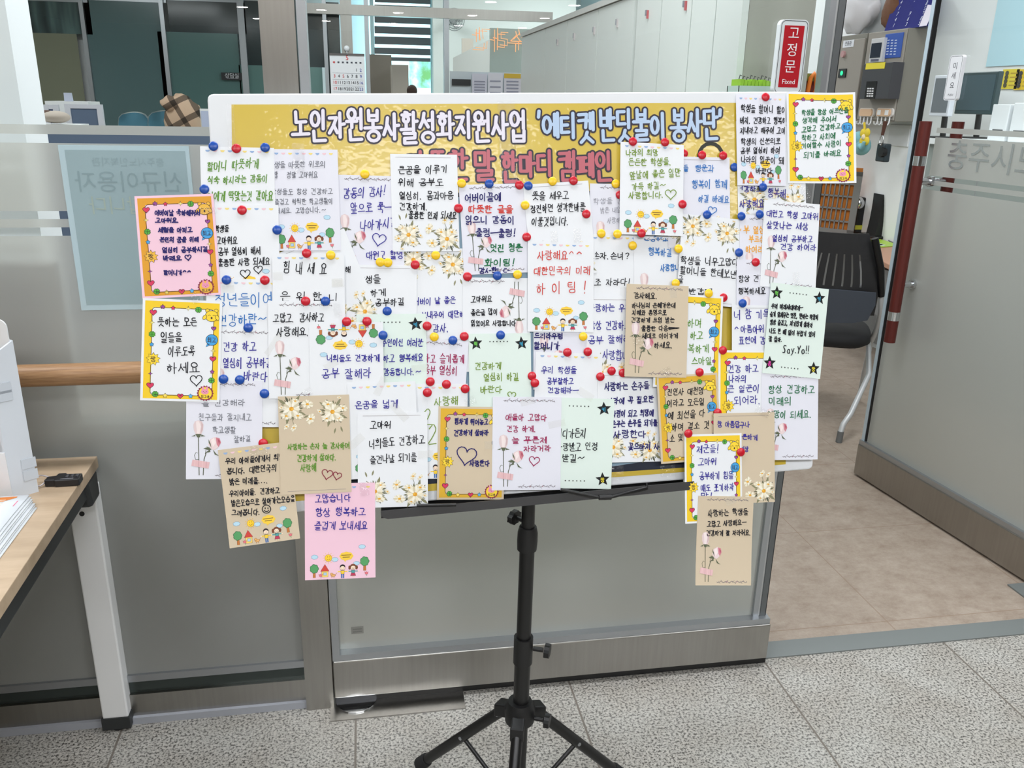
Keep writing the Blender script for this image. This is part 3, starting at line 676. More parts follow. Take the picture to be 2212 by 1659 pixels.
card_box('wall_panel', 998, 1022, 83, 330, 11.8, .05, pm((206, 200, 188), .6), 'beige upright panel on the pale rear wall', 'panel')
t = card_box('office_partition', 1058, 1160, 62, 330, 7.4, .06, pm((166, 180, 174), .4), 'grey green partition with imitated reflection of orange sign lettering', 'partition')
a, b = on_y(1024, 110, 7.42), on_y(1058, 110, 7.42)
m = MB(); m.hexa([(a.x-.05, 8.6, 0), (b.x, 7.42, 0), (b.x, 7.44, 0), (a.x-.05, 8.62, 0), (a.x-.05, 8.6, 1.95), (b.x, 7.42, 2.05), (b.x, 7.44, 2.05), (a.x-.05, 8.62, 1.95)], pm((224, 230, 226), .5)); 
o = m.build('side_panel', t); o.matrix_parent_inverse = Matrix.Translation(-Vector(t.location))
m = MB(); SIGN_REFL = pm((250, 190, 140), .5, key='sign_reflection', emit=(255, 190, 130), estr=.2)  # glowing mirrored letters imitate the reflection of an orange sign
a = on_y(1082, 86, 7.37); dn = Draw(lambda x, y, z: Vector((a.x-x, 7.37-z, a.z-y)), .001)
for i, ch in enumerate('수라간'):
    for st in glyph(ch):
        for off in (-.012, .012): dn.mb.add([dn._p(p, 1) for p in ribbon([(px*.13-.20+i*.15+off, py*.16-.08+off*.6) for px, py in st], .007)[0]], ribbon(st, .007)[1], SIGN_REFL)
o = dn.mb.build('lettering', t); o.matrix_parent_inverse = Matrix.Translation(-Vector(t.location))
# notice papers on a low white screen
def sheet(name, x0, x1, y0, y1, Y, mat, lab, cat, rows=0, head=None):
    m = MB(); vpan(m, x0, x1, y0, y1, Y, mat)
    if head: vpan(m, x0, x1, y0, y0+(y1-y0)*.18, Y-.004, head)
    for r in range(rows):
        yy = y0+(y1-y0)*(.28+.66*r/rows); vpan(m, x0+(x1-x0)*.14, x1-(x1-x0)*.14, yy, yy+(y1-y0)*.05, Y-.004, pm((150, 152, 170), .6))
    return tag(m.build(name), lab, cat)
t = thing('low_screen', 'low white screen with papers above the board edge', 'partition', (on_y(1050, 180, 6.52).x, 6.52, 0))
m = MB(); a, b = on_y(972, 180, 6.52), on_y(1165, 180, 6.52); m.bx((a.x, 6.5, 0), (b.x, 6.54, on_y(1050, 156, 6.52).z), pm((206, 216, 222), .6)); m.build('panel', t)
sheet('room_plate', 976, 1017, 171, 185, 6.48, pm((26, 28, 32), .4), 'black plate on the low white screen left of papers', 'sign')
m = bpy.data.objects['room_plate.001'] if 'room_plate.001' in bpy.data.objects else None
sheet('notice_sheet', 1020, 1052, 159, 215, 6.48, pm((214, 214, 228), .6), 'lilac notice sheet, first right of the black plate', 'notice', 6)
sheet('notice_sheet', 1054, 1086, 158, 215, 6.48, pm((222, 222, 232), .6), 'pale notice sheet between lilac and yellow headed sheets', 'notice', 3)
sheet('notice_sheet', 1089, 1125, 159, 215, 6.48, pm((216, 214, 224), .6), 'notice sheet with yellow heading beside the lockers', 'notice', 5, pm((214, 180, 60), .6))

# lockers
XL = .958; ZL = 1.955
LW = pm((220, 224, 220), .35)
def lockers(y0, y1, seams, lab, handles):
    t = thing('locker_unit', lab, 'locker', (XL+.1, y0, 0), 'white lockers along the office')
    m = MB(); m.bx((XL+.02, y0+.006, .0), (XL+.2, y1-.006, ZL), BEIGE); m.build('body', t)
    for i in range(len(seams)-1):
        m = MB(); m.bx((XL, seams[i]+.003, .06), (XL+.018, seams[i+1]-.003, ZL-.025), LW); dr = m.build('door', t)
        if i < len(handles):
            h = on_x(*handles[i], XL); m = MB(); m.bx((XL-.006, h.y-.010, h.z-.014), (XL, h.y-.004, h.z+.016), pm((186, 178, 178), .4)); m.bx((XL-.006, h.y+.004, h.z-.004), (XL, h.y+.012, h.z+.016), pm((160, 162, 168), .4)); m.build('handle', dr)
    m = MB(); m.bx((XL-.008, y0, ZL-.022), (XL+.2, y1, ZL), pm((206, 206, 202), .4)); m.build('top', t)
lockers(3.12, 5.36, [3.12, 3.61, 4.15, 4.66, 5.35], 'far white locker unit running back into the office', [(1334, 51), (1284, 67), (1241, 80), (1205, 92)])
lockers(2.2, 3.09, [2.2, 2.375, 2.56, 2.83, 3.09], 'near white locker unit beside the red door sign', [(9999, 9999), (9999, 9999), (1481, 12), (1399, 31)][:0])
for hx, hy in ((1481, 12), (1399, 31)):
    h = on_x(hx, hy, XL); dr = [o for o in bpy.data.objects if o.name.startswith('door.') or o.name == 'door']
    par = min((o for o in dr if o.parent and o.parent['label'].startswith('near')), key=lambda o: abs(sum(v.co.y for v in o.data.vertices)/8+o.parent.location.y-h.y))
    m = MB(); m.bx((XL-.006, h.y-.012, h.z-.014), (XL, h.y-.006, h.z+.012), pm((190, 96, 100), .4)); m.bx((XL-.006, h.y+.004, h.z-.004), (XL, h.y+.012, h.z+.014), pm((140, 142, 150), .4)); m.build('handle', par)
# beige low cabinet right behind the fixed leaf
t = thing('side_cabinet', 'beige low cabinet blurred behind the centre frosted glass', 'cabinet', (.45, 2.5, 0))
m = MB(); m.bx((-.1, 2.42, 0), (.94, 2.6, 1.39), pm((190, 187, 177), .6)); m.build('body', t)
m = MB(); m.bx((-.1, 2.415, 1.39), (.94, 2.605, 1.405), pm((196, 192, 182), .5)); m.build('top', t)
t = thing('side_shelf', 'narrow white shelf unit beside the door stile', 'shelf', (1.22, 2.4, 0))
m = MB(); m.bx((1.165, 2.345, 0), (1.278, 2.6, 1.46), WALLW); m.build('body', t)
m = MB(); m.bx((1.16, 2.34, 1.46), (1.282, 2.61, 1.475), WHITE); m.build('top', t)
# crate of lime packets
t = thing('crate_stand', 'slim beige stand carrying the clear crate of lime packets', 'stand', (1.0, 2.13, 0))
m = MB(); m.bx((.90, 2.085, 0), (1.06, 2.185, 1.39), pm((190, 187, 177), .6)); m.build('body', t)
m = MB(); m.bx((.895, 2.08, 1.39), (1.065, 2.19, 1.405), pm((196, 192, 182), .5)); m.build('top', t)
a, b = on_y(1588, 190, 2.12), on_y(1668, 190, 2.12); z0, z1 = 1.405, on_y(1625, 186, 2.12).z
t = thing('plastic_crate', 'clear plastic crate of lime packets behind the fixed glass door', 'crate', (a.x, 2.12, z0))
m = MB(); CR = pm((196, 214, 206), .25); m.bx((a.x, 2.095, z0), (b.x, 2.1, z1), CR); m.bx((a.x, 2.165, z0), (b.x, 2.17, z1), CR); m.bx((a.x, 2.095, z0), (a.x+.004, 2.17, z1), CR); m.bx((b.x-.004, 2.095, z0), (b.x, 2.17, z1), CR); m.bx((a.x, 2.095, z0), (b.x, 2.17, z0+.004), CR); m.build('crate_wall', t)
for k in range(9):
    x = a.x+.006+(b.x-a.x-.012)*(k+.5)/9; zt = on_y(1625, 168+2*(k % 3), 2.12).z
    o = tag(one('bx', (x-.0045, 2.105, z0+.006), (x+.0042, 2.16, zt-.004), pm((150, 196, 50), .5)).build('packet'), 'lime green packet standing in the clear crate', 'packet', 'lime packets in the crate')
    m = MB(); m.tube([(x-.003, 2.12, zt-.005), (x-.001, 2.12, zt+.006), (x+.003, 2.12, zt+.004)], .0012, BLACK, 6); m.build('clip', o)
# gift bag with orange ribbon
a, b = on_y(1722, 185, 2.4), on_y(1782, 185, 2.4)
t = thing('gift_box', 'dark red box with orange ribbon handles beside the door stile', 'gift box', (1.22, 2.4, 1.475))
zg = on_y(1750, 170, 2.4).z
m = MB(); m.bx((1.165, 2.35, 1.476), (1.278, 2.45, zg-.008), pm((126, 44, 30), .6)); m.build('box', t)
m = MB(); m.bx((1.163, 2.345, zg-.008), (1.28, 2.455, zg+.012), pm((120, 126, 50), .6)); m.build('lid', t)
OR = pm((235, 130, 40), .5); m = MB()
for x in (1.19, 1.245): m.tube([(x-.012, 2.34, zg-.06), (x-.008, 2.335, zg+.0), (x, 2.333, zg+.012), (x+.008, 2.335, zg), (x+.014, 2.338, zg-.03), (x+.004, 2.335, zg-.05)], .006, OR, 8)
m.build('ribbon', t)
m = MB(); a = on_y(1777, 162, 2.5); m.ell((1.268, 2.5, zg+.03), (.02, .02, .022), pm((140, 30, 60), .5), nu=14); tag(m.build('red_tin'), 'round dark red tin half hidden by the door stile', 'tin')

# ================================================================ right hand office
XF = 3.25
def xbox(m, p0, p1, X0, X1, mat):  # box whose front face (x = X0) covers pixels p0..p1
    a, b = on_x(*p0, X0), on_x(*p1, X0); m.bx((X0, min(a.y, b.y), min(a.z, b.z)), (X1, max(a.y, b.y), max(a.z, b.z)), mat)
    return a, b
KG = pm((150, 145, 136), .5)
ya, yb = on_x(1877, 67, XF).y, on_x(1960, 60, XF).y; zt, zb = on_x(1959, 60, XF).z, on_x(1925, 262, XF).z
t = thing('key_cabinet', 'grey wall cabinet carrying the black lock unit and hooks', 'cabinet', (XF, yb, zb))
m = MB(); m.bx((XF+.012, yb, zb), (3.45, ya, zt), pm((128, 126, 116), .5)); m.build('body', t, bevel=.003)
m = MB(); m.bx((XF, yb+.004, zb+.004), (XF+.012, ya-.004, zt-.004), KG); m.build('door', t, bevel=.003)
t2 = thing('key_cabinet', 'grey wall cabinet half hidden behind the door stile', 'cabinet', (XF, ya, zb))
m = MB(); m.bx((XF+.012, ya+.03, zb), (3.45, ya+.62, zt-.0), pm((128, 126, 116), .5)); m.build('body', t2, bevel=.003)
m = MB(); m.bx((XF, ya+.034, zb+.004), (XF+.012, ya+.616, zt-.03), KG); dr = m.build('door', t2, bevel=.003)
m = MB(); a = on_x(1822, 117, XF-.005); m.tube([(XF, a.y, a.z), (XF-.015, a.y, a.z)], .022, pm((190, 150, 150), .3)); m.build('knob', dr)
m = MB(); xbox(m, (1812, 149), (1825, 167), XF-.008, XF, BLACK_M); a = on_x(1818, 158, XF-.009); m.tube([(XF-.008, a.y, a.z), (XF-.011, a.y, a.z)], .015, pm((30, 190, 120), .4, key='led', estr=1.2)); m.build('indicator', dr)
m = MB(); a, b = xbox(m, (1822, 88), (1843, 101), XF-.002, XF, pm((222, 226, 232), .5)); 
add_text(m, '전용관', .03, pm((60, 64, 80), .5), frame3((XF-.003, (a.y+b.y)/2, (a.z+b.z)/2), (0, -1, 0), (0, 0, 1))); m.build('name_label', dr)
def xthing(name, p0, p1, dep, mat, lab, cat, back=None):
    X1 = back or XF; m = MB(); a, b = xbox(m, p0, p1, X1-dep, X1, mat); return tag(m.build(name, None, loc=(X1-dep, (a.y+b.y)/2, min(a.z, b.z)), bevel=.003), lab, cat), a, b
def xsub(par, name, p0, p1, X, mat, th=.002):
    m = MB(); xbox(m, p0, p1, X-th, X, mat); o = m.build(name, par); o.matrix_parent_inverse = Matrix.Translation(-Vector(par.location)); return o
o, a, b = xthing('thermometer_unit', (1883, 84), (1903, 134), .025, pm((206, 208, 210), .4), 'slim white handset mounted high on the grey cabinet', 'handset')
xsub(o, 'screen', (1883, 94), (1900, 124), XF-.025, pm((40, 48, 62), .2)); xsub(o, 'keypad', (1881, 128), (1897, 132), XF-.025, pm((90, 92, 110), .5))
o, a, b = xthing('schedule_card', (1913, 74), (1944, 124), .004, pm((38, 84, 176), .5), 'blue timetable card on the grey cabinet front', 'card')
for r in range(6):
    for k in range(3): xsub(o, 'printed_row', (1917+k*8-r*.6, 86+r*6), (1921+k*8-r*.6, 88+r*6), XF-.004, pm((200, 214, 240), .5))
for q_ in [c for c in o.children][1:]: pass
o, a, b = xthing('door_lock_unit', (1866, 138), (1918, 214), .075, pm((58, 58, 62), .4), 'dark grey lock unit with keypad on the cabinet front', 'lock unit')
xsub(o, 'note_strip', (1871, 137), (1910, 148), XF-.074, pm((236, 220, 50), .5), .003)
xsub(o, 'fingerprint_panel', (1872, 176), (1889, 213), XF-.075, pm((20, 18, 20), .2))
m = MB()
for r in range(4):
    for k in range(3): xbox(m, (1873.5+k*5-r*.5, 190+r*5.3), (1876.5+k*5-r*.5, 193+r*5.3), XF-.079, XF-.077, pm((226, 226, 228), .5))
q2 = m.build('keypad', o); q2.matrix_parent_inverse = Matrix.Translation(-Vector(o.location))
for i, (x0, x1, lab) in enumerate(((1853, 1885, 'wooden hook strip with plush toy hanging below'), (1890, 1925, 'wooden hook strip with white squares and keyring below'))):
    t = thing('hook_strip', lab, 'hooks', on_x((x0+x1)/2, 243, XF), 'hook strips on the cabinet')
    ctr = on_x((x0+x1)/2, 243, XF-.02); wy = abs(on_x(x0, 243, XF).y-on_x(x1, 243, XF).y)
    m = MB(); m.prism(rrect(wy, .055, .022), .012, pm((214, 210, 204), .5), frame3((XF, ctr.y, ctr.z), (0, -1, 0), (0, 0, 1)))
    m.prism(rrect(wy*.82, .045, .018), .008, pm((222, 186, 150), .5), frame3((XF-.012, ctr.y, ctr.z), (0, -1, 0), (0, 0, 1))); m.build('plate', t)
    for k in range(4):
        y = ctr.y+wy*(.36-.24*k); m = MB(); m.tube([(XF-.008, y, ctr.z-.02), (XF-.01, y, ctr.z-.06), (XF-.018, y, ctr.z-.075), (XF-.032, y, ctr.z-.07), (XF-.034, y, ctr.z-.055)], .0045, pm((226, 228, 230), .3), 8); m.build('hook', t)
    if i:
        for k in (-.25, .22): 
            m = MB(); m.bx((XF-.022, ctr.y-wy*k-.018, ctr.z-.015), (XF-.02, ctr.y-wy*k+.018, ctr.z+.015), WHITE); m.build('white_square', t)
# plush toy
XT = XF-.05; a = on_x(1862, 315, XT); t = thing('plush_elephant', 'pale blue plush elephant hanging from the hook strip', 'plush toy', a)
PB = pm((134, 188, 196), .9); m = MB()
m.ell(a, (.05, .07, .06), PB); m.ell((a.x-.02, a.y+.02, a.z+.045), (.04, .05, .045), PB); m.tube([(a.x-.04, a.y-.05, a.z), (a.x-.05, a.y-.09, a.z-.01), (a.x-.05, a.y-.1, a.z+.03)], [.02, .015, .01], PB)
m.ell((a.x-.02, a.y+.075, a.z+.04), (.012, .035, .045), PB); m.build('body', t)
m = MB(); b = on_x(1868, 296, XT-.03)
for k in range(4): m.ell((b.x, b.y+.035*math.cos(k*PI/2+.7), b.z+.035*math.sin(k*PI/2+.7)), (.012, .028, .028), pm((232, 206, 60), .8))
m.ell((b.x-.006, b.y, b.z), (.014, .018, .018), pm((240, 224, 190), .8)); m.build('flower', t)
m = MB(); m.tube([b, on_x(1868, 275, XT), on_x(1867, 265, XT)], .008, pm((226, 196, 60), .8)); m.build('strap', t)
a = on_x(1902, 328, XT); t = thing('camera_keyring', 'small black toy camera hanging on a brown strap', 'keyring', a)
m = MB(); m.bx((a.x, a.y-.05, a.z-.06), (a.x+.04, a.y+.05, a.z+.05), pm((40, 52, 58), .4)); m.build('body', t, bevel=.008)
m = MB(); m.tube([(a.x-.02, a.y-.03, a.z-.0), (a.x+.01, a.y-.03, a.z)], .03, BLACK, 16); m.build('lens', t)
m = MB(); b = on_x(1906, 292, XT); m.tube([on_x(1913, 262, XT), b], [.014, .009], pm((84, 52, 40), .7)); m.build('strap', t)
m = MB(); m.tube([(b.x, b.y+.02*math.cos(2*PI*k/12), b.z-.03+.03*math.sin(2*PI*k/12)) for k in range(13)], .004, CHROME, 6); m.build('ring', t)
# socket cover on the wall
m = MB(); a, b = on_x(1925, 268, 3.449), on_x(1962, 318, 3.449)
m.bx((3.44, b.y, b.z), (3.45, a.y, a.z), pm((220, 224, 226), .6)); tag(m.build('cover_plate', None, bevel=.004), 'white blank cover plate on the wall under the cabinet', 'cover plate')
# bags and chart on top of the cabinets
m = MB(); a = on_x(1862, 28, 3.33); m.ell((3.36, a.y+.10, zt+.185), (.09, .20, .155), pm((232, 232, 236), .35), fn=lambda d: 1+.1*math.sin(7*d.x+5*d.z)+.06*math.sin(11*d.y+3*d.z), nu=24, nv=14)
tag(m.build('plastic_bag'), 'crumpled white plastic bag on top of the grey cabinets', 'bag')
m = MB(); m.ell((3.385, ya-.02, zt+.128), (.055, .09, .112), pm((112, 74, 48), .7), fn=lambda d: 1+.1*math.sin(6*d.y+4*d.z)); tag(m.build('paper_bag'), 'brown bag squeezed between the plastic bag and blue chart', 'bag')
p = [on_x(1911, 62, 3.30), on_x(2003, 60, 3.30), on_x(2030, -14, 3.40), on_x(1940, -25, 3.40)]
p[0].z = p[1].z = zt+.002
m = MB(); m.hexa([p[0], p[1], p[1]+Vector((.004, 0, 0)), p[0]+Vector((.004, 0, 0)), p[3], p[2], p[2]+Vector((.004, 0, 0)), p[3]+Vector((.004, 0, 0))], pm((46, 50, 124), .75, spec=.15))
ct = tag(m.build('timetable_chart', None), 'dark blue laminated chart leaning on top of the cabinet', 'chart')
m = MB()
for r in range(6):
    for k in range(3):
        u, v = .2+.3*k, .12+.14*r; q_ = (p[0]*(1-u)+p[1]*u)*(1-v)+(p[3]*(1-u)+p[2]*u)*v; add_text(m, '%d' % ((r*3+k*2) % 9+1), .035, pm((206, 212, 236), .5), frame3(q_+Vector((-.002, 0, 0)), p[1]-p[0], p[3]-p[0]))
m.build('lettering', ct)
q_ = [on_x(1985, 59, 3.285), on_x(2001, 59, 3.285), on_x(2021, 12, 3.32), on_x(2004, 10, 3.32)]; q_[0].z = q_[1].z = zt+.003
m = MB(); m.add(q_, [(0, 1, 2, 3)], pm((226, 222, 236), .5)); tag(m.build('paper_slip'), 'white paper slip propped against the blue chart', 'paper')

# desk
t = thing('office_desk', 'wooden desk along the right wall behind the black chair', 'desk', (3.2, 4.6, 0))
e0, e1 = on_z(1865, 543, .73), on_z(1938, 580, .73); ed = (e0-e1).normalized(); far = e0+ed*1.3; near = e1+ed*((4.33-e1.y)/ed.y)
m = MB(); m.hexa([(near.x, near.y, .70), (3.44, near.y, .70), (3.44, far.y+.1, .70), (far.x, far.y, .70), (near.x, near.y, .73), (3.44, near.y, .73), (3.44, far.y+.1, .73), (far.x, far.y, .73)], DESKW); m.build('desk_top', t, bevel=.004)
m = MB(); m.bx((3.40, near.y, .05), (3.43, far.y, .70), pm((120, 122, 122), .5)); m.build('modesty_panel', t)
m = MB(); m.bx((3.05, 4.42, .38), (3.38, 4.85, .66), pm((150, 152, 154), .4, .5)); m.bx((3.03, 4.42, .5), (3.05, 4.85, .52), pm((90, 92, 94), .4)); m.build('drawer', t)
m = MB(); m.bx((3.1, near.y+.03, 0), (3.4, near.y+.06, .7), pm((150, 150, 148), .5)); m.build('side_panel', t)
mp_ = [on_z(1788, 520, .734), on_z(1855, 538, .734), on_z(1945, 530, .734), on_z(1900, 516, .734)]
m = MB(); m.hexa([Vector((v.x, v.y, .7305)) for v in mp_]+[Vector((v.x, v.y, .7345)) for v in mp_], pm((168, 204, 60), .4))
mt = tag(m.build('desk_mat'), 'lime green printed desk mat on the wooden desk', 'desk mat')
m = MB()
for u, v, r in ((.35, .5, .05), (.6, .55, .06), (.55, .3, .04), (.75, .6, .04)):
    c_ = (mp_[0]*(1-u)+mp_[1]*u)*(1-v)+(mp_[3]*(1-u)+mp_[2]*u)*v; m.add([(c_.x+r*1.3*math.cos(k*.52), c_.y+r*math.sin(k*.52), .7352) for k in range(12)], [tuple(range(12))], pm((206, 222, 206), .4))
m.build('printed_motif', mt)
# mesh rack and orange board
a = on_z(1770, 500, .73); b = on_z(1842, 508, .73)
rk = thing('mesh_panel', 'grey perforated plastic panel standing at the desk back', 'rack', b)
zt_ = on_y(1862, 372, b.y).z; dv = (a-b); dv.z = 0; dv = dv.normalized(); Lr = .55
m = MB(); up = Vector((.05, -.0, 1)).normalized(); H_ = zt_-.73
Mr = frame3(b, dv, (0.06, 0, 1))
def rk_rect(x0, x1, y0, y1): m.hexa([Mr @ Vector(p_) for p_ in ((x0, y0, 0), (x1, y0, 0), (x1, y0, .012), (x0, y0, .012), (x0, y1, 0), (x1, y1, 0), (x1, y1, .012), (x0, y1, .012))], pm((128, 128, 126), .5))
rk_rect(0, .045, 0, H_); rk_rect(Lr-.02, Lr, 0, H_); rk_rect(0, Lr, 0, .03); rk_rect(0, Lr, H_-.03, H_)
for i in range(1, 5): rk_rect(.045, Lr-.02, H_*i/5-.006, H_*i/5+.006)
for k in range(1, 15): rk_rect(.045+(Lr-.065)*k/15-.004, .045+(Lr-.065)*k/15+.004, .03, H_-.03)
m.build('grid', rk)
ob = Mr @ Vector((0.02, .0, -.03)); m = MB(); m.hexa([Mr @ Vector(p_) for p_ in ((.01, .003, .03), (.6, .003, .03), (.6, .003, .022), (.01, .003, .022), (.01, H_*1.06, .03), (.6, H_*1.06, .03), (.6, H_*1.06, .022), (.01, H_*1.06, .022))], pm((204, 122, 44), .6))
tag(m.build('orange_folder'), 'orange board standing behind the grey perforated panel', 'folder')
# bottle, tape dispenser, camera like trinket on the desk
a = on_z(1816, 499, .73); t = thing('glass_bottle', 'clear square bottle on the desk near the grey panel', 'bottle', a)
GL = pm((176, 172, 164), .08, .0, 1.0, coat=.6); m = MB(); m.bx((a.x-.034, a.y-.034, .731), (a.x+.034, a.y+.034, .92), GL); m.ell((a.x, a.y, .93), (.03, .03, .03), GL); m.build('body', t, bevel=.012)
m = MB(); m.tube([(a.x, a.y, .95), (a.x, a.y, .985)], .02, CHROME); m.build('stopper', t)
a = on_z(1848, 503, .73); t = thing('mini_coffee_maker', 'black and silver gadget between the bottle and tape dispenser', 'gadget', a)
m = MB(); m.bx((a.x-.035, a.y-.045, .731), (a.x+.035, a.y+.045, .98), BLACK_M); m.build('body', t, bevel=.01)
m = MB(); m.ell((a.x-.03, a.y-.03, .94), (.04, .045, .045), CHROME); m.build('dome', t)
m = MB(); m.bx((a.x-.038, a.y-.048, .76), (a.x+.03, a.y-.045, .79), pm((190, 190, 60), .5)); m.build('panel', t)
a = on_z(1892, 513, .73); t = thing('tape_dispenser', 'black curved holder standing on the desk by the wall', 'holder', a)
m = MB(); m.bx((a.x-.07, a.y-.10, .731), (a.x+.07, a.y+.10, .752), BLACK); m.build('base', t, bevel=.008)
m = MB(); vs = []
for j in range(9):
    f = j/8; z = .752+.27*f; off = .07*(f**2)
    for (u, v) in ((-.06+.04*f, -.08+off*.6), (.06, -.08+off*.9), (.06, .03+off*.9), (-.06+.04*f, .03+off*.6)): vs.append((a.x+u, a.y+v, z))
m.add(vs, [(j*4+k, j*4+(k+1) % 4, (j+1)*4+(k+1) % 4, (j+1)*4+k) for j in range(8) for k in range(4)]+[(32, 33, 34, 35)], BLACK); m.build('upright', t)
m = MB(); b = on_z(1940, 524, .735); m.tube([(b.x+.04*math.cos(k*.5), b.y+.09*math.sin(k*.5), .738) for k in range(11)], .003, pm((90, 92, 96), .5), 6); tag(m.build('cable_loop'), 'thin grey cable loop lying on the desk by the door edge', 'cable')

# tall white cabinet with screens seen through the open leaf
t = thing('tall_cabinet', 'white cabinet behind the open glass door', 'cabinet', (3.0, 3.2, 0))
zc = 1.43; m = MB(); m.bx((3.0, 3.12, 0), (3.44, 4.28, zc-.03), pm((150, 157, 153), .5)); m.build('body', t)
m = MB(); m.bx((2.97, 3.11, zc-.03), (3.44, 4.30, zc), WHITE); m.build('top', t)
for y in (3.5, 3.86): m = MB(); m.bx((2.996, y-.002, .05), (3.0, y+.002, zc-.05), pm((150, 152, 152), .5)); m.build('door_seam', t)
def screen(x, p0, p1, lab, colr, fr):
    t = thing('monitor', lab, 'monitor', on_x((p0[0]+p1[0])/2, p1[1], x))
    m = MB(); a, b = xbox(m, p0, p1, x, x+.03, fr); m.build('frame', t, bevel=.004)
    m = MB(); m.bx((x-.002, min(a.y, b.y)+.015, min(a.z, b.z)+.02), (x, max(a.y, b.y)-.015, max(a.z, b.z)-.015), colr); m.build('screen', t)
    yc_ = (a.y+b.y)/2; m = MB(); m.tube([(x+.05, yc_, zc), (x+.04, yc_, min(a.z, b.z)+.05)], .015, BLACK); m.bx((x-.03, yc_-.06, zc), (x+.08, yc_+.06, zc+.008), BLACK); m.build('stand', t)
screen(3.0, (2020, 163), (2046, 252), 'grey screen with pale frame left of the push sign', pm((108, 114, 120), .3), pm((214, 218, 226), .4))
screen(3.2, (2076, 157), (2141, 248), 'dark teal monitor behind the open glass door', pm((62, 84, 92), .2), pm((44, 66, 70), .3))
for k, (x0, x1, y0, lab) in enumerate(((2141, 2178, 225, 'white document box beside the dark teal monitor'), (2186, 2216, 222, 'white document box with grey dots near the frame edge'))):
    m = MB(); a, b = on_x(x0, 250, 3.1), on_x(x1, 250, 3.1); m.bx((3.1, b.y, zc), (3.3, a.y, on_x(x0, y0, 3.1).z), pm((226, 230, 232), .4)); o = tag(m.build('document_box', None, loc=(3.1, a.y, zc), bevel=.004), lab, 'document box')
    m = MB(); m.bx((3.098, a.y-.03, zc+.05), (3.1, a.y-.1, zc+.055), pm((70, 72, 76), .5))
    q2 = m.build('slot', o); q2.matrix_parent_inverse = Matrix.Translation(-Vector(o.location))
# wall sheets
def wsheet(name, p0, p1, mat, lab, cat, motif=None):
    X = 3.445; m = MB(); a, b = on_x(*p0, X), on_x(*p1, X); m.bx((X-.002, b.y, b.z), (X, a.y, a.z), mat)
    o = tag(m.build(name), lab, cat)
    if motif:
        m = MB()
        for r in range(4):
            z = a.z+(b.z-a.z)*(.2+.2*r); m.tube([(X-.003, a.y+(b.y-a.y)*.3, z), (X-.006, a.y+(b.y-a.y)*.3, z)], .012, motif, 10); m.bx((X-.003, a.y+(b.y-a.y)*.5, z-.004), (X-.002, a.y+(b.y-a.y)*.9, z+.002), pm((190, 160, 50), .6))
        m.build('printed_motif', o)
wsheet('wall_poster', (2160, -20), (2216, 140), pm((192, 230, 242), .5), 'pale blue poster on the wall behind the door glass', 'poster')
wsheet('wall_notice', (2168, 150), (2196, 192), pm((232, 212, 60), .5), 'yellow notice on the wall under the pale blue poster', 'notice', pm((80, 80, 60), .6))
wsheet('wall_notice', (2198, 150), (2225, 194), pm((236, 200, 40), .5), 'deeper yellow notice cut by the frame edge', 'notice', pm((60, 60, 60), .6))

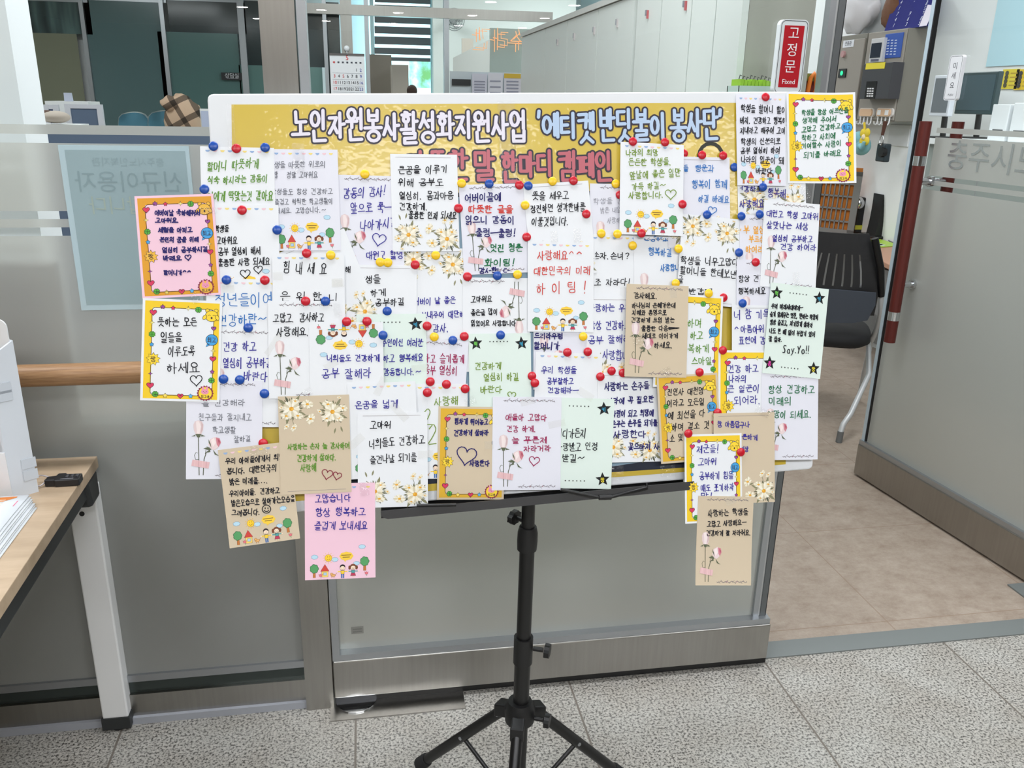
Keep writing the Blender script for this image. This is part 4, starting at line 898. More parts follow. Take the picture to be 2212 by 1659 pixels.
# office chair
def office_chair(loc, rz):
    t = thing('office_chair', 'black office chair with slotted back and grey tubular legs', 'chair', loc)
    t.rotation_euler = (0, 0, rz)
    t['_wb'] = 0
    def P(m, n, bev=0): 
        o = m.build(n, t, bevel=bev); return o
    m = MB()  # backrest shell: curved plate with slots, local +y is the sitting direction
    T = .03
    def bp_(u, z): return (u*.225*(1-.10*((z-.62)/.3)**2-max(0, z-.68)*1.3), -.21-.05*(z-.5) + .05*u*u*.8, z+.10)
    us = [-1, -.93, -.55, -.51, -.36, -.32, -.17, -.13, .02, .06, .21, .25, .40, .44, .59, .63, .93, 1]
    zs = [.50, .56, .64, .66, .72, .78, .80, .86, .90]
    for j in range(len(zs)-1):
        for i in range(len(us)-1):
            slot = i % 2 == 0 and 2 <= i <= 14 and .64 <= zs[j] < .80
            if slot: continue
            q_ = [bp_(us[i], zs[j]), bp_(us[i+1], zs[j]), bp_(us[i+1], zs[j+1]), bp_(us[i], zs[j+1])]
            m.add(q_+[(x, y+.014, z) for x, y, z in q_], [(0, 1, 2, 3), (7, 6, 5, 4), (0, 4, 5, 1), (1, 5, 6, 2), (2, 6, 7, 3), (3, 7, 4, 0)], pm((34, 34, 36), .5))
    P(m, 'backrest')
    m = MB(); m.prism([(x, z) for x, z in ((-.19, 0), (-.12, -.022), (0, -.03), (.12, -.022), (.19, 0), (.215, .08), (.21, .14), (-.21, .14), (-.215, .08))], .012, pm((62, 68, 78), .5), Matrix.Translation((0, -.208, .585)) @ Matrix.Rotation(PI/2+.05, 4, 'X')); P(m, 'lumbar_panel')
    m = MB()
    vs = []
    for j, (z, k) in enumerate(((.42, .88), (.44, 1), (.475, 1), (.49, .94))):
        vs += [(.235*k*math.copysign(abs(math.cos(a_))**.55, math.cos(a_)), .02+.225*k*math.copysign(abs(math.sin(a_))**.55, math.sin(a_)), z) for a_ in [2*PI*i/28 for i in range(28)]]
    m.add(vs, [(j*28+i, j*28+(i+1) % 28, (j+1)*28+(i+1) % 28, (j+1)*28+i) for j in range(3) for i in range(28)]+[tuple(range(84, 112)), tuple(reversed(range(28)))], pm((30, 30, 32), .8), True); P(m, 'seat')
    GT = pm((196, 199, 200), .35, .2)
    for s_ in (-1, 1):
        m = MB(); m.tube([(s_*.166, -.222, .985), (s_*.215, -.205, .84), (s_*.24, -.165, .70)], .017, BLACK); P(m, 'back_support')
        m = MB(); m.tube([(s_*.24, -.165, .705), (s_*.252, -.145, .62), (s_*.252, -.09, .54), (s_*.252, 0, .46), (s_*.252, .10, .40), (s_*.255, .22, .20), (s_*.258, .30, .03)], .0135, GT)
        P(m, 'front_leg')
        m = MB(); m.tube([(s_*.235, .08, .43), (s_*.25, -.08, .27), (s_*.17, -.33, .13), (s_*.14, -.38, .09), (s_*.132, -.395, .05)], .0135, GT); lg = P(m, 'rear_leg')
        m = MB(); m.tube([(s_*.1325, -.394, .056), (s_*.13, -.40, .0)], .0155, pm((110, 112, 112), .7)); m.build('rubber_foot', lg)
    return t
# chair in the doorway view
office_chair((2.35, 3.98, 0), math.radians(-28))

# ================================================================ left table
TZ = .77
t = thing('side_table', 'wood topped table with white steel leg in the left foreground', 'table', (-.9, 1.5, 0))
cA = on_z(210, 985, TZ); cB = on_z(0, 1300, TZ); ed = (cB-cA).normalized(); xe = cA + ed*1.6
m = MB(); m.hexa([Vector((-1.9, cA.y, TZ-.027)), Vector((-1.9, xe.y, TZ-.027)), Vector((xe.x, xe.y, TZ-.027)), Vector((cA.x, cA.y, TZ-.027)), Vector((-1.9, cA.y, TZ)), Vector((-1.9, xe.y, TZ)), Vector((xe.x, xe.y, TZ)), Vector((cA.x, cA.y, TZ))], OAK)
m.build('table_top', t, bevel=.0015)
nx = Vector((ed.y, -ed.x, 0)); nx = -nx if nx.x > 0 else nx
def edge(s, o, z): p = cA + ed*s + nx*o; return Vector((p.x, p.y, z))
m = MB(); FR = pm((44, 47, 48), .45)
m.hexa([edge(.03, .012, TZ-.075), edge(1.55, .012, TZ-.075), edge(1.55, .06, TZ-.075), edge(.03, .06, TZ-.075), edge(.0, .012, TZ-.0275), edge(1.55, .012, TZ-.0275), edge(1.55, .06, TZ-.0275), edge(.0, .06, TZ-.0275)], FR)
m.build('side_rail', t, bevel=.004)
f0, f1 = on_z(226, 1582, 0), on_z(276, 1588, 0)
lx0, lx1, ly = f0.x, f1.x+.002, f0.y
m = MB(); m.bx((lx0-.004, ly-.004, .038), (lx1+.004, ly+.05, .112), FR); m.build('foot_cap', None); fc = bpy.data.objects['foot_cap']; bpy.data.objects.remove(fc)
m = MB(); LEGW = pm((240, 242, 242), .4); m.bx((lx0, ly, .04), (lx1, ly+.042, TZ-.078), LEGW); lg = m.build('leg', t, bevel=.004)
m = MB(); a = on_y(177, 1110, ly-.001); m.tube([(a.x, ly-.0005, a.z), (a.x, ly-.002, a.z)], .006, BLACK, 14); m.build('screw_hole', lg)
m = MB(); m.bx((lx0-.003, ly-.003, .008), (lx1+.003, ly+.045, .042), FR); m.tube([((lx0+lx1)/2, ly+.02, 0), ((lx0+lx1)/2, ly+.02, .01)], .018, BLACK); m.build('foot_cap', lg)
m = MB(); m.hexa([edge(.0, .004, TZ-.10), edge(.07, .004, TZ-.10), edge(.07, .062, TZ-.10), edge(.0, .062, TZ-.10), edge(-.0, .004, TZ-.0275), edge(.09, .004, TZ-.0275), edge(.09, .062, TZ-.0275), edge(.0, .062, TZ-.0275)], FR)
m.build('corner_bracket', t, bevel=.01)
m = MB(); m.bx((-1.85, ly, .0), (-1.80, ly+.042, TZ-.03), LEGW); m.build('leg', t)
m = MB(); m.bx((-1.85, .5, .0), (-1.80, .55, TZ-.03), LEGW); m.build('leg', t)
m = MB(); q = edge(1.45, .03, 0); m.bx((q.x-.025, q.y-.02, 0), (q.x+.025, q.y+.02, TZ-.03), LEGW); m.build('leg', t)
# white brochure box
bA, bB = on_z(29, 1078, TZ), on_z(84, 1062, TZ)
t = thing('brochure_box', 'tall white box holder standing on the wood topped table', 'box', (bA.x-.1, bA.y, TZ))
W1 = pm((228, 230, 232), .4); W2 = pm((206, 213, 220), .35)
zB = on_y(33, 735, bB.y).z; zA = zB-.03
lf = Vector((-.30, .02, 0)); th = Vector((.0, .0, 0))
m = MB(); e1 = (bB-bA)
m.hexa([bA+lf*0, bB, bB+Vector((-.004, 0, 0)), bA+Vector((-.004, 0, 0)), Vector((bA.x, bA.y, zA)), Vector((bB.x, bB.y, zB)), Vector((bB.x-.004, bB.y, zB)), Vector((bA.x-.004, bA.y, zA))], W2); m.build('side_panel', t)
m = MB(); m.hexa([bB+Vector((-.30, 0, 0)), bB+Vector((-.004, 0, 0)), bB+Vector((-.004, .005, 0)), bB+Vector((-.3, .005, 0)), Vector((bB.x-.30, bB.y, zB)), Vector((bB.x-.004, bB.y, zB)), Vector((bB.x-.004, bB.y+.005, zB)), Vector((bB.x-.3, bB.y+.005, zB))], W1)
p0 = Vector((bB.x-.006, bB.y+.001, zB-.02)); hd_ = on_y(12, 686, bB.y).z-zB+.02
m.prism([(0, 0), (0, hd_-.02)]+[(-.018+.018*math.cos(k*PI/10), hd_-.02+.018*math.sin(k*PI/10)) for k in range(1, 6)]+[(-.3, hd_), (-.3, 0)], .004, W1, frame3(p0, (1, 0, 0), (0, 0, 1))); m.build('back_panel', t)
m = MB(); zf = on_y(13, 978, bA.y).z; m.hexa([bA+Vector((-.3, -.002, 0)), bA+Vector((0, -.002, 0)), bA+Vector((0, .004, 0)), bA+Vector((-.3, .004, 0)), Vector((bA.x-.3, bA.y-.002, zf)), Vector((bA.x, bA.y-.002, zf)), Vector((bA.x, bA.y+.004, zf)), Vector((bA.x-.3, bA.y+.004, zf))], W1); m.build('front_panel', t)
m = MB(); m.hexa([bA+Vector((-.3, .03, 0)), bB+Vector((-.3, 0, 0)), bB+Vector((-.006, 0, 0)), bA+Vector((-.006, .03, 0)), Vector((bA.x-.3, bA.y+.03, zA-.02)), Vector((bB.x-.3, bB.y, zA)), Vector((bB.x-.006, bB.y, zA)), Vector((bA.x-.006, bA.y+.03, zA-.02))], W1); m.build('inner_block', t)
m = MB()
for px, py in ((23, 838), (27, 855), (68, 1000), (72, 1025)):
    fr = .35 if px < 40 else .8; b_ = bA*(1-fr)+bB*fr; z = on_y(px, py, b_.y).z; n_ = Vector((e1.y, -e1.x, 0)).normalized(); n_ = n_ if n_.x > 0 else -n_
    m.box(Vector((b_.x, b_.y, z))+n_*.001, (.028, .0012, .022), pm((196, 204, 212), .12, spec=.8), Matrix((e1.normalized(), n_, (0, 0, 1))).transposed())
m.build('corner_tape', t)
# flyers
fl0 = on_z(66, 1070, TZ+.016); fl1 = on_z(0, 1155, TZ+.016); fd = (fl1-fl0).normalized(); fs = Vector((-fd.y, fd.x, 0)); fs = fs if fs.x < 0 else -fs
for k in range(7):
    sh = Vector((.0035*(6-k)+random.uniform(-.002, .002), -.003*(6-k)-.002*(6-k), 0)); z0 = TZ+.0005+.0025*k
    m = MB(); pr = []
    for j in range(9):
        s_ = -.0+.29*j/8; cz = .004*(k/6)*math.sin(PI*j/8)
        for u in (0, .2): pr.append(fl0+fd*s_+fs*u+sh+Vector((0, 0, z0-fl0.z+cz)))
    top = [p+Vector((0, 0, .0018)) for p in pr]
    n = len(pr); fcs = []
    for j in range(8):
        a_ = 2*j; fcs += [(a_, a_+1, a_+3, a_+2), (n+a_, n+a_+2, n+a_+3, n+a_+1), (a_, a_+2, n+a_+2, n+a_), (a_+1, n+a_+1, n+a_+3, a_+3)]
    fcs += [(0, n, n+1, 1)]
    m.add(pr+top, fcs, pm((224, 229, 233), .5), True)
    o = m.build('flyer', None, loc=(fl0.x, fl0.y, z0)); tag(o, 'topmost flyer of the stack with an orange cover print' if k == 6 else 'white flyer edge in the stack below the orange printed one', 'flyer', None if k == 6 else 'stacked flyers')
    if k == 6:
        o['group'] = 'stacked flyers'
        d = Draw(lambda x, y, z: fl0+fd*y+fs*x+Vector((0, 0, z0-fl0.z+.0022+.004*math.sin(PI*min(max(y, 0), .29)/.29)+z))-Vector(o.location))
        for i_ in range(14):
            def lim(x): return .012+1.9*max(0, x-.018)**1.35 if x > .018 else .012
        pts = [(.022, .006)]+[(.022+.178*i_/10, .012+.075*(1-(1-i_/10)**2)) for i_ in range(11)]+[(.2, .006)]
        d.poly(pts, (196, 116, 52), 2)
        for r in range(4): d.strip([(.04, .022+.008*r), (.075-.008*(r % 2), .020+.008*r)], .003, (236, 214, 196), 4)
        d.strip([(.014, .03), (.014, .055)], .002, (220, 120, 150), 4)
        o2 = d.mb.build('printed_cover', o)
# combination lock with cable
a = on_z(140, 1045, TZ); t = thing('combination_lock', 'small black three dial lock beside the white box holder', 'lock', a)
ax = (on_z(168, 1046, TZ)-on_z(108, 1050, TZ)).normalized(); ay = Vector((-ax.y, ax.x, 0))
Ml = frame3((a.x, a.y, TZ+.0005), ax, ay); BK = pm((24, 24, 28), .35)
m = MB(); m.prism([(-.036, -.012), (-.016, -.014), (-.014, -.017), (.034, -.017), (.034, .014), (.002, .016), (.0, .022), (-.016, .022), (-.018, .010), (-.034, .008)], .016, BK, Ml); m.build('body', t, bevel=.002)
m = MB()
for k in range(3): m.tube([Ml @ Vector((.006+.010*k, -.006+.001*k, .0145)), Ml @ Vector((.006+.010*k, .008, .0145))], .0035, pm((70, 70, 76), .3, .3), 10)
m.build('dial', t)
m = MB(); m.add([Ml @ Vector(p) for p in ((-.004, -.012, .0163), (.022, -.012, .0163), (.022, -.010, .0163), (-.004, -.010, .0163))], [(0, 1, 2, 3)], pm((150, 150, 156), .5)); m.build('lettering', t)
m = MB(); cp = [Ml @ Vector((-.012, .02, .008)), on_z(110, 1031, TZ+.012), on_z(88, 1027, TZ+.016), on_z(74, 1034, TZ+.014), on_z(72, 1045, TZ+.008), on_z(85, 1050, TZ+.005), Ml @ Vector((-.036, -.002, .008))]
def cr(ps, n=6):
    o = []
    for i in range(len(ps)-1):
        p0_, p1_, p2_, p3_ = ps[max(i-1, 0)], ps[i], ps[i+1], ps[min(i+2, len(ps)-1)]
        for k in range(n):
            u = k/n; o.append(.5*((2*p1_)+(p2_-p0_)*u+(2*p0_-5*p1_+4*p2_-p3_)*u*u+(3*p1_-p0_-3*p2_+p3_)*u**3))
    return o+[ps[-1]]
m.tube(cr(cp), .0016, pm((176, 170, 172), .2, .2), 8); m.build('cable', t)

# ================================================================ music stand
PY = 1.50
def pole(px, py): return on_y(px, py, PY)
pt, p1, p2, p3, p4, p5, hb, lo = pole(1143, 1030), pole(1140, 1150), pole(1138, 1186), pole(1131, 1378), pole(1129, 1430), pole(1125, 1500), pole(1123, 1530), pole(1121, 1625)
st = thing('music_stand', 'black tripod music stand carrying the message board', 'music stand', (hb.x, PY, 0))
XP = hb.x
def vz(p): return Vector((XP+(p.x-hb.x), PY, p.z))
m = MB(); m.tube([pt, p1], .0135, BLACK, 20); m.tube([p1, p3], .0155, BLACK, 20); m.tube([p3, lo], .0172, BLACK, 20); m.build('pole', st)
m = MB(); m.tube([p1+(p1-p2)*.35, p1, p1+(p2-p1)*.5, p2], [.0175, .0205, .021, .020], BLACK_M, 20); m.build('collar', st)
m = MB(); m.tube([p3+(p3-p4)*.05, p4], .0205, BLACK_M, 20); m.build('collar', st)
def knob(c, dx, dy, r=.015, L=.011):
    m = MB(); m.tube([c, (c.x+dx*.7, c.y+dy*.7, c.z)], .005, BLACK_M, 10)
    e = Vector((c.x+dx, c.y+dy, c.z)); dr_ = Vector((dx, dy, 0)).normalized()
    x = Vector((0, 0, 1)); M = frame3(e-dr_*L*.5, x, dr_.cross(x))
    m.prism([(r*(1 if k % 2 else .86)*math.cos(k*PI/8), r*1.25*(1 if k % 2 else .86)*math.sin(k*PI/8)) for k in range(16)], L if M.to_3x3().col[2].dot(dr_) > 0 else -L, BLACK_M, M)
    m.build('clamp_knob', st)
kc = pole(1140, 1402); knob(Vector((kc.x+.012, PY, kc.z)), .028, -.012)
kc = pole(1128, 1125); knob(Vector((kc.x+.005, PY, kc.z)), -.018, .018)
m = MB()
m.tube([hb+Vector((0, 0, .02)), hb, hb-Vector((0, 0, .03))], [.026, .034, .032], BLACK_M, 20)
footz = .02
FL = on_z(908, 1648, .016); dirs = []
al = math.atan2(FL.y-PY, FL.x-XP)
# three legs: left rear, right, and one towards the camera
R_ = math.hypot(FL.x-XP, FL.y-PY)
angs = [al, al-math.radians(116), al+math.radians(118)]
htop = hb.z-.012
feet = []
for k, an in enumerate(angs):
    d_ = Vector((math.cos(an), math.sin(an), 0)); feet.append(d_)
    m.hexa([Vector((XP, PY, htop-.012))+d_*.005+d_.cross(Vector((0, 0, 1)))*(-.013), Vector((XP, PY, htop-.03))+d_*.06+d_.cross(Vector((0, 0, 1)))*(-.015), Vector((XP, PY, htop-.03))+d_*.06+d_.cross(Vector((0, 0, 1)))*.015, Vector((XP, PY, htop-.012))+d_*.005+d_.cross(Vector((0, 0, 1)))*.013,
            Vector((XP, PY, htop+.022))+d_*.005+d_.cross(Vector((0, 0, 1)))*(-.013), Vector((XP, PY, htop+.004))+d_*.06+d_.cross(Vector((0, 0, 1)))*(-.015), Vector((XP, PY, htop+.004))+d_*.06+d_.cross(Vector((0, 0, 1)))*.015, Vector((XP, PY, htop+.022))+d_*.005+d_.cross(Vector((0, 0, 1)))*.013], BLACK_M)
m.build('hub', st, bevel=.004)
kc = hb-Vector((0, 0, .018)); knob(kc+Vector((.03, -.014, 0)), .026, -.012)
for k, d_ in enumerate(feet):
    a = Vector((XP, PY, htop-.014))+d_*.045; b = Vector((XP, PY, .014))+d_*R_
    m = MB(); m.tube([a, b], .0125, BLACK, 16); lg = m.build('leg', st)
    m = MB(); dv = (a-b).normalized(); m.tube([b+dv*.035, b+dv*.03, b-dv*.002], [.014, .0165, .0165], RUBBER, 16); m.build('rubber_foot', lg)
    sd = d_.cross(Vector((0, 0, 1)))
    c1 = a*.55+b*.45
    m = MB()
    for q_ in (a+dv*-.012, c1):
        s2 = sd if (sd.dot(Vector((0, -1, 0))) > 0) else -sd
        m.tube([q_+s2*.0115, q_+s2*.0135], .0045, ALU, 10)
    m.build('rivet', lg)
    m = MB(); m.tube([c1-Vector((0, 0, .006)), Vector((XP, PY, .055))+d_*.018], .0052, BLACK, 10); m.build('brace', st)
m = MB(); m.tube([Vector((XP, PY, .075)), Vector((XP, PY, .035))], .022, BLACK_M, 18); m.build('collar', st)
m = MB(); m.tube([lo, Vector((XP, PY, .035))], .0165, BLACK, 18); m.build('lower_pole', st)

# ================================================================ message board plane
k26 = 1.26
BO = EYE + (Vector((.2362, 1.2235, 1.2995))-EYE)*k26
def eul(a, b, c):
    return Matrix.Rotation(c, 3, 'Z') @ Matrix.Rotation(a, 3, 'X') @ Matrix.Rotation(b, 3, 'Y')
BR = eul(math.radians(-17.35), math.radians(-1.18), math.radians(-.55))
BU, BV, BN = BR @ Vector((1, 0, 0)), BR @ Vector((0, 0, 1)), BR @ Vector((0, -1, 0))
BM = Matrix((BU, BV, BN)).transposed().to_4x4(); BM.translation = BO      # local: x right, y up, z towards the viewer
def bp(x, y, off=0.0):
    d = ray(x, y); P0 = BO + BN*off; tt = (P0-EYE).dot(BN)/d.dot(BN); P = EYE + d*tt - P0
    return (P.dot(BU), P.dot(BV))
# foam board
q = [bp(447, 202), bp(1735, 197), bp(1757, 1013), bp(502, 1118)]
fb = MB(); TH = .028
def rcorner(p, a, b, r, n=4):
    p, a, b = Vector(p), Vector(a), Vector(b); u = (a-p).normalized(); v = (b-p).normalized()
    return [tuple((p+u*r)*(1-s)**2 + p*2*s*(1-s) + (p+v*r)*s*s) for s in [i/n for i in range(n+1)]]
P4 = [q[3], q[2], q[1], q[0]]; pl = []
for i in range(4): pl += rcorner(P4[i], P4[i-1], P4[(i+1) % 4], .012)
fb.prism(pl, -TH, pm((222, 225, 227), .75), Matrix.Identity(4))
board = fb.build('foam_board', None, mw=BM, bevel=.003)
for p_ in board.data.polygons: p_.use_smooth = False
tag(board, 'large white foam board covered with message cards on the music stand', 'message board')
bmf = bmesh.new(); bmf.from_mesh(board.data); bmesh.ops.recalc_face_normals(bmf, faces=bmf.faces); bmf.to_mesh(board.data); bmf.free()
# tray of the stand: desk plate behind the board, ledge under it
m = MB()
def BL(x, y, z): return BM @ Vector((x, y, z))
lA, lB = bp(822, 1097), bp(1490, 1034)
lu = (Vector(lB)-Vector(lA)).normalized(); lv = Vector((-lu.y, lu.x)); LW_ = (Vector(lB)-Vector(lA)).length
def TP(x, y, z): p = Vector(lA)+lu*x+lv*y; return BL(p.x, p.y, z)
m.hexa([TP(.0, -.014, -TH-.012), TP(LW_, -.014, -TH-.012), TP(LW_, -.014, -TH-.008), TP(0, -.014, -TH-.008), TP(.03, .30, -TH-.012), TP(LW_-.03, .30, -TH-.012), TP(LW_-.03, .30, -TH-.008), TP(.03, .30, -TH-.008)], BLACK); m.build('desk_plate', st)
m = MB(); m.hexa([TP(0, -.016, -TH-.012), TP(LW_, -.016, -TH-.012), TP(LW_, -.016, .02), TP(0, -.016, .02), TP(0, -.013, -TH-.012), TP(LW_, -.013, -TH-.012), TP(LW_, -.013, .02), TP(0, -.013, .02)], BLACK)
m.prism([(0, -.002), (.0, -.010), (.004, -.015), (.012, -.018), (LW_-.012, -.018), (LW_-.004, -.015), (LW_, -.010), (LW_, -.002)], .003, pm((52, 52, 53), .4), Matrix((lu.to_3d(), lv.to_3d(), (0, 0, 1))).transposed().to_4x4())
for i_ in range(len(m.v)-16, len(m.v)): 
    p = m.v[i_]; p2_ = Vector(lA).to_3d()+p+Vector((0, 0, .02)); m.v[i_] = BM @ p2_
m.build('ledge', st)
m = MB(); b1, b2, b3 = bp(1212, 1058, .03), bp(1307, 1077, .03), bp(1398, 1054, .026)
m.tube([BL(*b1, .026), BL(*b2, .03)], .0032, BLACK, 10); m.tube([BL(*b2, .03), BL(*b3, .026), BL(b3[0], b3[1]+.008, .022)], .0032, BLACK, 10)
u_ = (Vector(b3)-Vector(b2)).normalized()*.012; m.tube([BL(b2[0]-u_.x, b2[1]+.003, .03), BL(b2[0]+u_.x, b2[1]+u_.y, .03)], .0052, BLACK_M, 10); m.build('page_holder', st)
m = MB(); b1, b2 = bp(900, 1092, .024), bp(985, 1090, .024); m.tube([BL(*b1, .024), BL(*b2, .024)], .003, BLACK, 10); m.build('page_holder', st)
m = MB(); m.tube([pt, BL(bp(1141, 1040)[0], bp(1141, 1040)[1]+.05, -TH-.014)], .0135, BLACK, 16); m.build('bracket', st)

# ================================================================ printed motifs (card units: 100 wide, 140 high, y down)
DK = (52, 36, 44)
def pr_kids(d, dark=DK):
    for i in range(9):
        c_ = [(150, 178, 216), (236, 200, 208), (240, 218, 130)][i % 3]; x = 10+i*10
        d.poly([(x-3, 4.8)]+[(x-3*math.cos(PI*k/8), 4.8+2.8*math.sin(PI*k/8)) for k in range(9)], c_, 1)
    def cloud(x, y, s=1): d.lined(blob_pts(x, y, 5*s, 3.2*s, 7), (186, 220, 236), (110, 150, 180), .4, 1)
    cloud(13.5, 107); cloud(42, 111.5); cloud(81, 94)
    for k in range(12): d.strip([(33+6.2*math.cos(k*.524), 109+6.2*math.sin(k*.524)), (33+8*math.cos(k*.524), 109+8*math.sin(k*.524))], .5, (240, 190, 40), 1)
    d.lined([(33+5*math.cos(k*.3), 109+5*math.sin(k*.3)) for k in range(21)], (248, 208, 56), (200, 140, 30), .5, 3)
    d.strip([(31, 110.5), (33, 112), (35.5, 110)], .5, (150, 90, 20), 6); d.strip([(32, 106.5), (31.6, 108)], .5, (150, 90, 20), 6); d.strip([(35, 106.3), (34.8, 107.8)], .5, (150, 90, 20), 6)
    d.poly(blob_pts(58.5, 107, 10, 6.4, 8, .12), (246, 206, 70), 2); d.poly([(54, 111.5), (58, 112.5), (57, 116)], (246, 206, 70), 2)
    for yy, n_ in ((105.6, 7), (108.6, 5)):
        for k in range(n_): d.strip([(51.5+2*k+(2 if n_ == 5 else 0), yy), (52.9+2*k+(2 if n_ == 5 else 0), yy-.1)], .9, (110, 80, 40), 4)
    def tree(x, y, s=1):
        d.lined([(x-1.4*s, y+4), (x+1.4*s, y+4), (x+1.8*s, y+13*s), (x-1.8*s, y+13*s)], (196, 120, 60), (120, 70, 40), .4, 1)
        d.lined(blob_pts(x, y, 6.2*s, 6.6*s, 7), (88, 158, 100), (50, 100, 64), .6, 3)
    tree(13, 124); tree(84.5, 115.5, 1.05); cloud(73, 118, .9)
    d.lined([(22, 128), (28, 118), (34, 128)], (206, 70, 60), (130, 40, 40), .5, 3)
    d.lined([(23.5, 128), (32.5, 128), (32.5, 136.5), (23.5, 136.5)], (244, 214, 110), (150, 100, 50), .5, 1); d.lined([(26, 130), (30.5, 130), (30.5, 134), (26, 134)], (170, 205, 230), (90, 110, 140), .4, 4)
    for x, y in ((22, 134), (87, 133)):
        d.strip([(x, y), (x+.6, y+4)], .6, (90, 150, 90), 1); d.lined([(x-2.6, y-2), (x-1, y-1), (x, y-2.6), (x+1, y-1), (x+2.6, y-2), (x+1.6, y+1.6), (x-1.6, y+1.6)], (226, 120, 130), (150, 60, 70), .35, 5)
    d.lined(blob_pts(39.5, 134.5, 3.4, 2, 5), (232, 178, 110), (150, 96, 50), .4, 3); d.lined(blob_pts(37.5, 132.5, 2, 1.7, 5), (232, 178, 110), (150, 96, 50), .4, 5); d.strip([(42.5, 134), (44.5, 131.5)], .7, (190, 130, 70), 4)
    for x in (38, 41): d.strip([(x, 136), (x-.3, 138)], .7, (190, 130, 70), 2)
    for x, sk, sh_, lw in ((53, 0, (244, 206, 60), (70, 110, 170)), (68, 1, (80, 160, 160), (190, 60, 90))):
        d.strip([(x-7, 129.4), (x+7, 129.4)], 1.5, sh_, 2); 
        for e_ in (-7.4, 7.4): d.ell(x+e_, 129.4, .9, .9, (250, 220, 190), 3)
        if sk:
            d.lined([(x-2.4, 128), (x+2.4, 128), (x+2.2, 132), (x-2.2, 132)], sh_, DK, .4, 3); d.lined([(x-2.4, 132), (x+2.4, 132), (x+4, 136), (x-4, 136)], lw, DK, .4, 4)
            for e_ in (-1.3, 1.3): d.strip([(x+e_, 136), (x+e_, 138.2)], .8, (240, 200, 170), 2)
            for e_ in (-5, 5): d.lined(blob_pts(x+e_, 124, 1.7, 3, 5), (124, 70, 44), (80, 40, 30), .3, 3)
            d.ell(x, 122.6, 4.5, 3.8, (124, 70, 44), 5)
        else:
            d.lined([(x-2.6, 128), (x+2.6, 128), (x+2.2, 133), (x-2.2, 133)], sh_, DK, .4, 3)
            for e_ in (-1.3, 1.3): d.strip([(x+e_, 133), (x+e_, 138.2)], 1.9, lw, 3)
            d.ell(x, 122.4, 3.9, 3.4, (50, 40, 44), 5)
        d.lined([(x+3.5*math.cos(k*.35), 124.4+3.1*math.sin(k*.35)) for k in range(18)], (252, 226, 200), DK, .35, 6)
        d.strip([(x-1.4, 125.4), (x, 126.2), (x+1.4, 125.4)], .4, DK, 9)
        for e_ in (-1.2, 1.2): d.ell(x+e_, 123.9, .35, .45, DK, 9, n=8)
def vine(d, y, x0, x1, c_=(120, 112, 118)):
    n = int((x1-x0)/1.4); pts = [(x0+(x1-x0)*i/n, y+.9*math.sin(i*.9)+.4*math.sin(i*2.3)) for i in range(n+1)]
    d.strip(pts, .75, c_, 1)
    for i in range(1, n, 2):
        x, yy = pts[i]; s_ = 1 if i % 4 == 1 else -1; d.poly([(x, yy), (x+1.6, yy-1.1*s_), (x+2.2, yy-2*s_), (x+.7, yy-1.5*s_)], c_, 1)
    for f in (.33, .66): d.ell(x0+(x1-x0)*f, y, 1, 1, (170, 130, 140), 2, n=8)
def pr_rose(d):
    vine(d, 5.5, 16, 90); vine(d, 134.5, 38, 92)
    ST = (88, 92, 74); LF = (96, 104, 80)
    d.strip([(16, 78), (16.4, 95), (17.2, 134)], 1.1, ST, 2)
    d.strip([(33, 97), (26.5, 102), (23.5, 112), (22.5, 134)], 1.1, ST, 2)
    d.strip([(16.5, 112), (12.5, 112), (11, 106), (13, 102), (15, 103)], .7, ST, 1); d.strip([(25, 104), (26, 98), (31, 95), (27, 94)], .7, ST, 1)
    def head(cx_, cy_, k): return lambda pts, c_, z: d.poly([(cx_+(x-cx_)*k, cy_+(y-cy_)*k) for x, y in pts], c_, z)
    P_ = head(16, 76, 1.32)
    P_([(11, 66), (12.5, 62.5), (16, 61.2), (19.6, 62.6), (21, 66), (20.6, 72), (18.5, 77), (13.8, 77), (11.6, 72)], (226, 206, 206), 4)
    P_([(13.5, 62.5), (16.5, 62), (18.5, 68), (17, 76), (14.5, 75)], (240, 226, 224), 5); P_([(18.8, 63), (20.6, 66), (20.2, 71), (18.2, 76), (18.9, 69)], (206, 178, 180), 5)
    for p in ([(13, 76), (19, 76), (17.5, 79.5), (15, 79.5)], [(13.2, 76.5), (9, 78.6), (12.8, 78.4)], [(19, 76.4), (23, 78.4), (18.6, 78.6)]): P_(p, LF, 6)
    P_ = head(35, 97, 1.25)
    P_([(33, 97), (30, 92), (32, 86), (37, 83.5), (42, 85), (43.5, 90), (41, 95), (36.5, 98.5)], (232, 212, 212), 4)
    P_([(38, 84), (42, 85), (43.5, 90), (41, 95), (39, 92)], (206, 130, 142), 5); P_([(40, 85.5), (42.5, 88), (41.6, 92), (40.6, 89)], (176, 84, 104), 6); P_([(33, 87), (36, 84.6), (38, 90), (35, 95)], (244, 230, 228), 5)
    for p in ([(34, 97.5), (30, 95), (25, 96.4), (30, 98.4)], [(35, 98), (39, 103), (42.5, 105.5), (37, 103.5)], [(33.5, 96), (30.6, 90), (30.4, 86), (32.6, 91)], [(32, 98.5), (28.5, 101.5), (32.5, 100.5)]): P_(p, LF, 6)
    q_ = [(8.5, 112), (31, 116), (29.5, 125), (7, 121)]
    d.poly(q_, (226, 186, 188), 8)
    for k in range(4):
        f = .15+.22*k; d.strip([(8.5+22.5*f, 112+4*f), (7+22.5*f+.8, 121+4*f)], .5+.3*(k % 2), (206, 160, 166) if k % 2 else (238, 206, 206), 9)
LEAF = ((112, 112, 84), (138, 136, 104), (92, 94, 76))
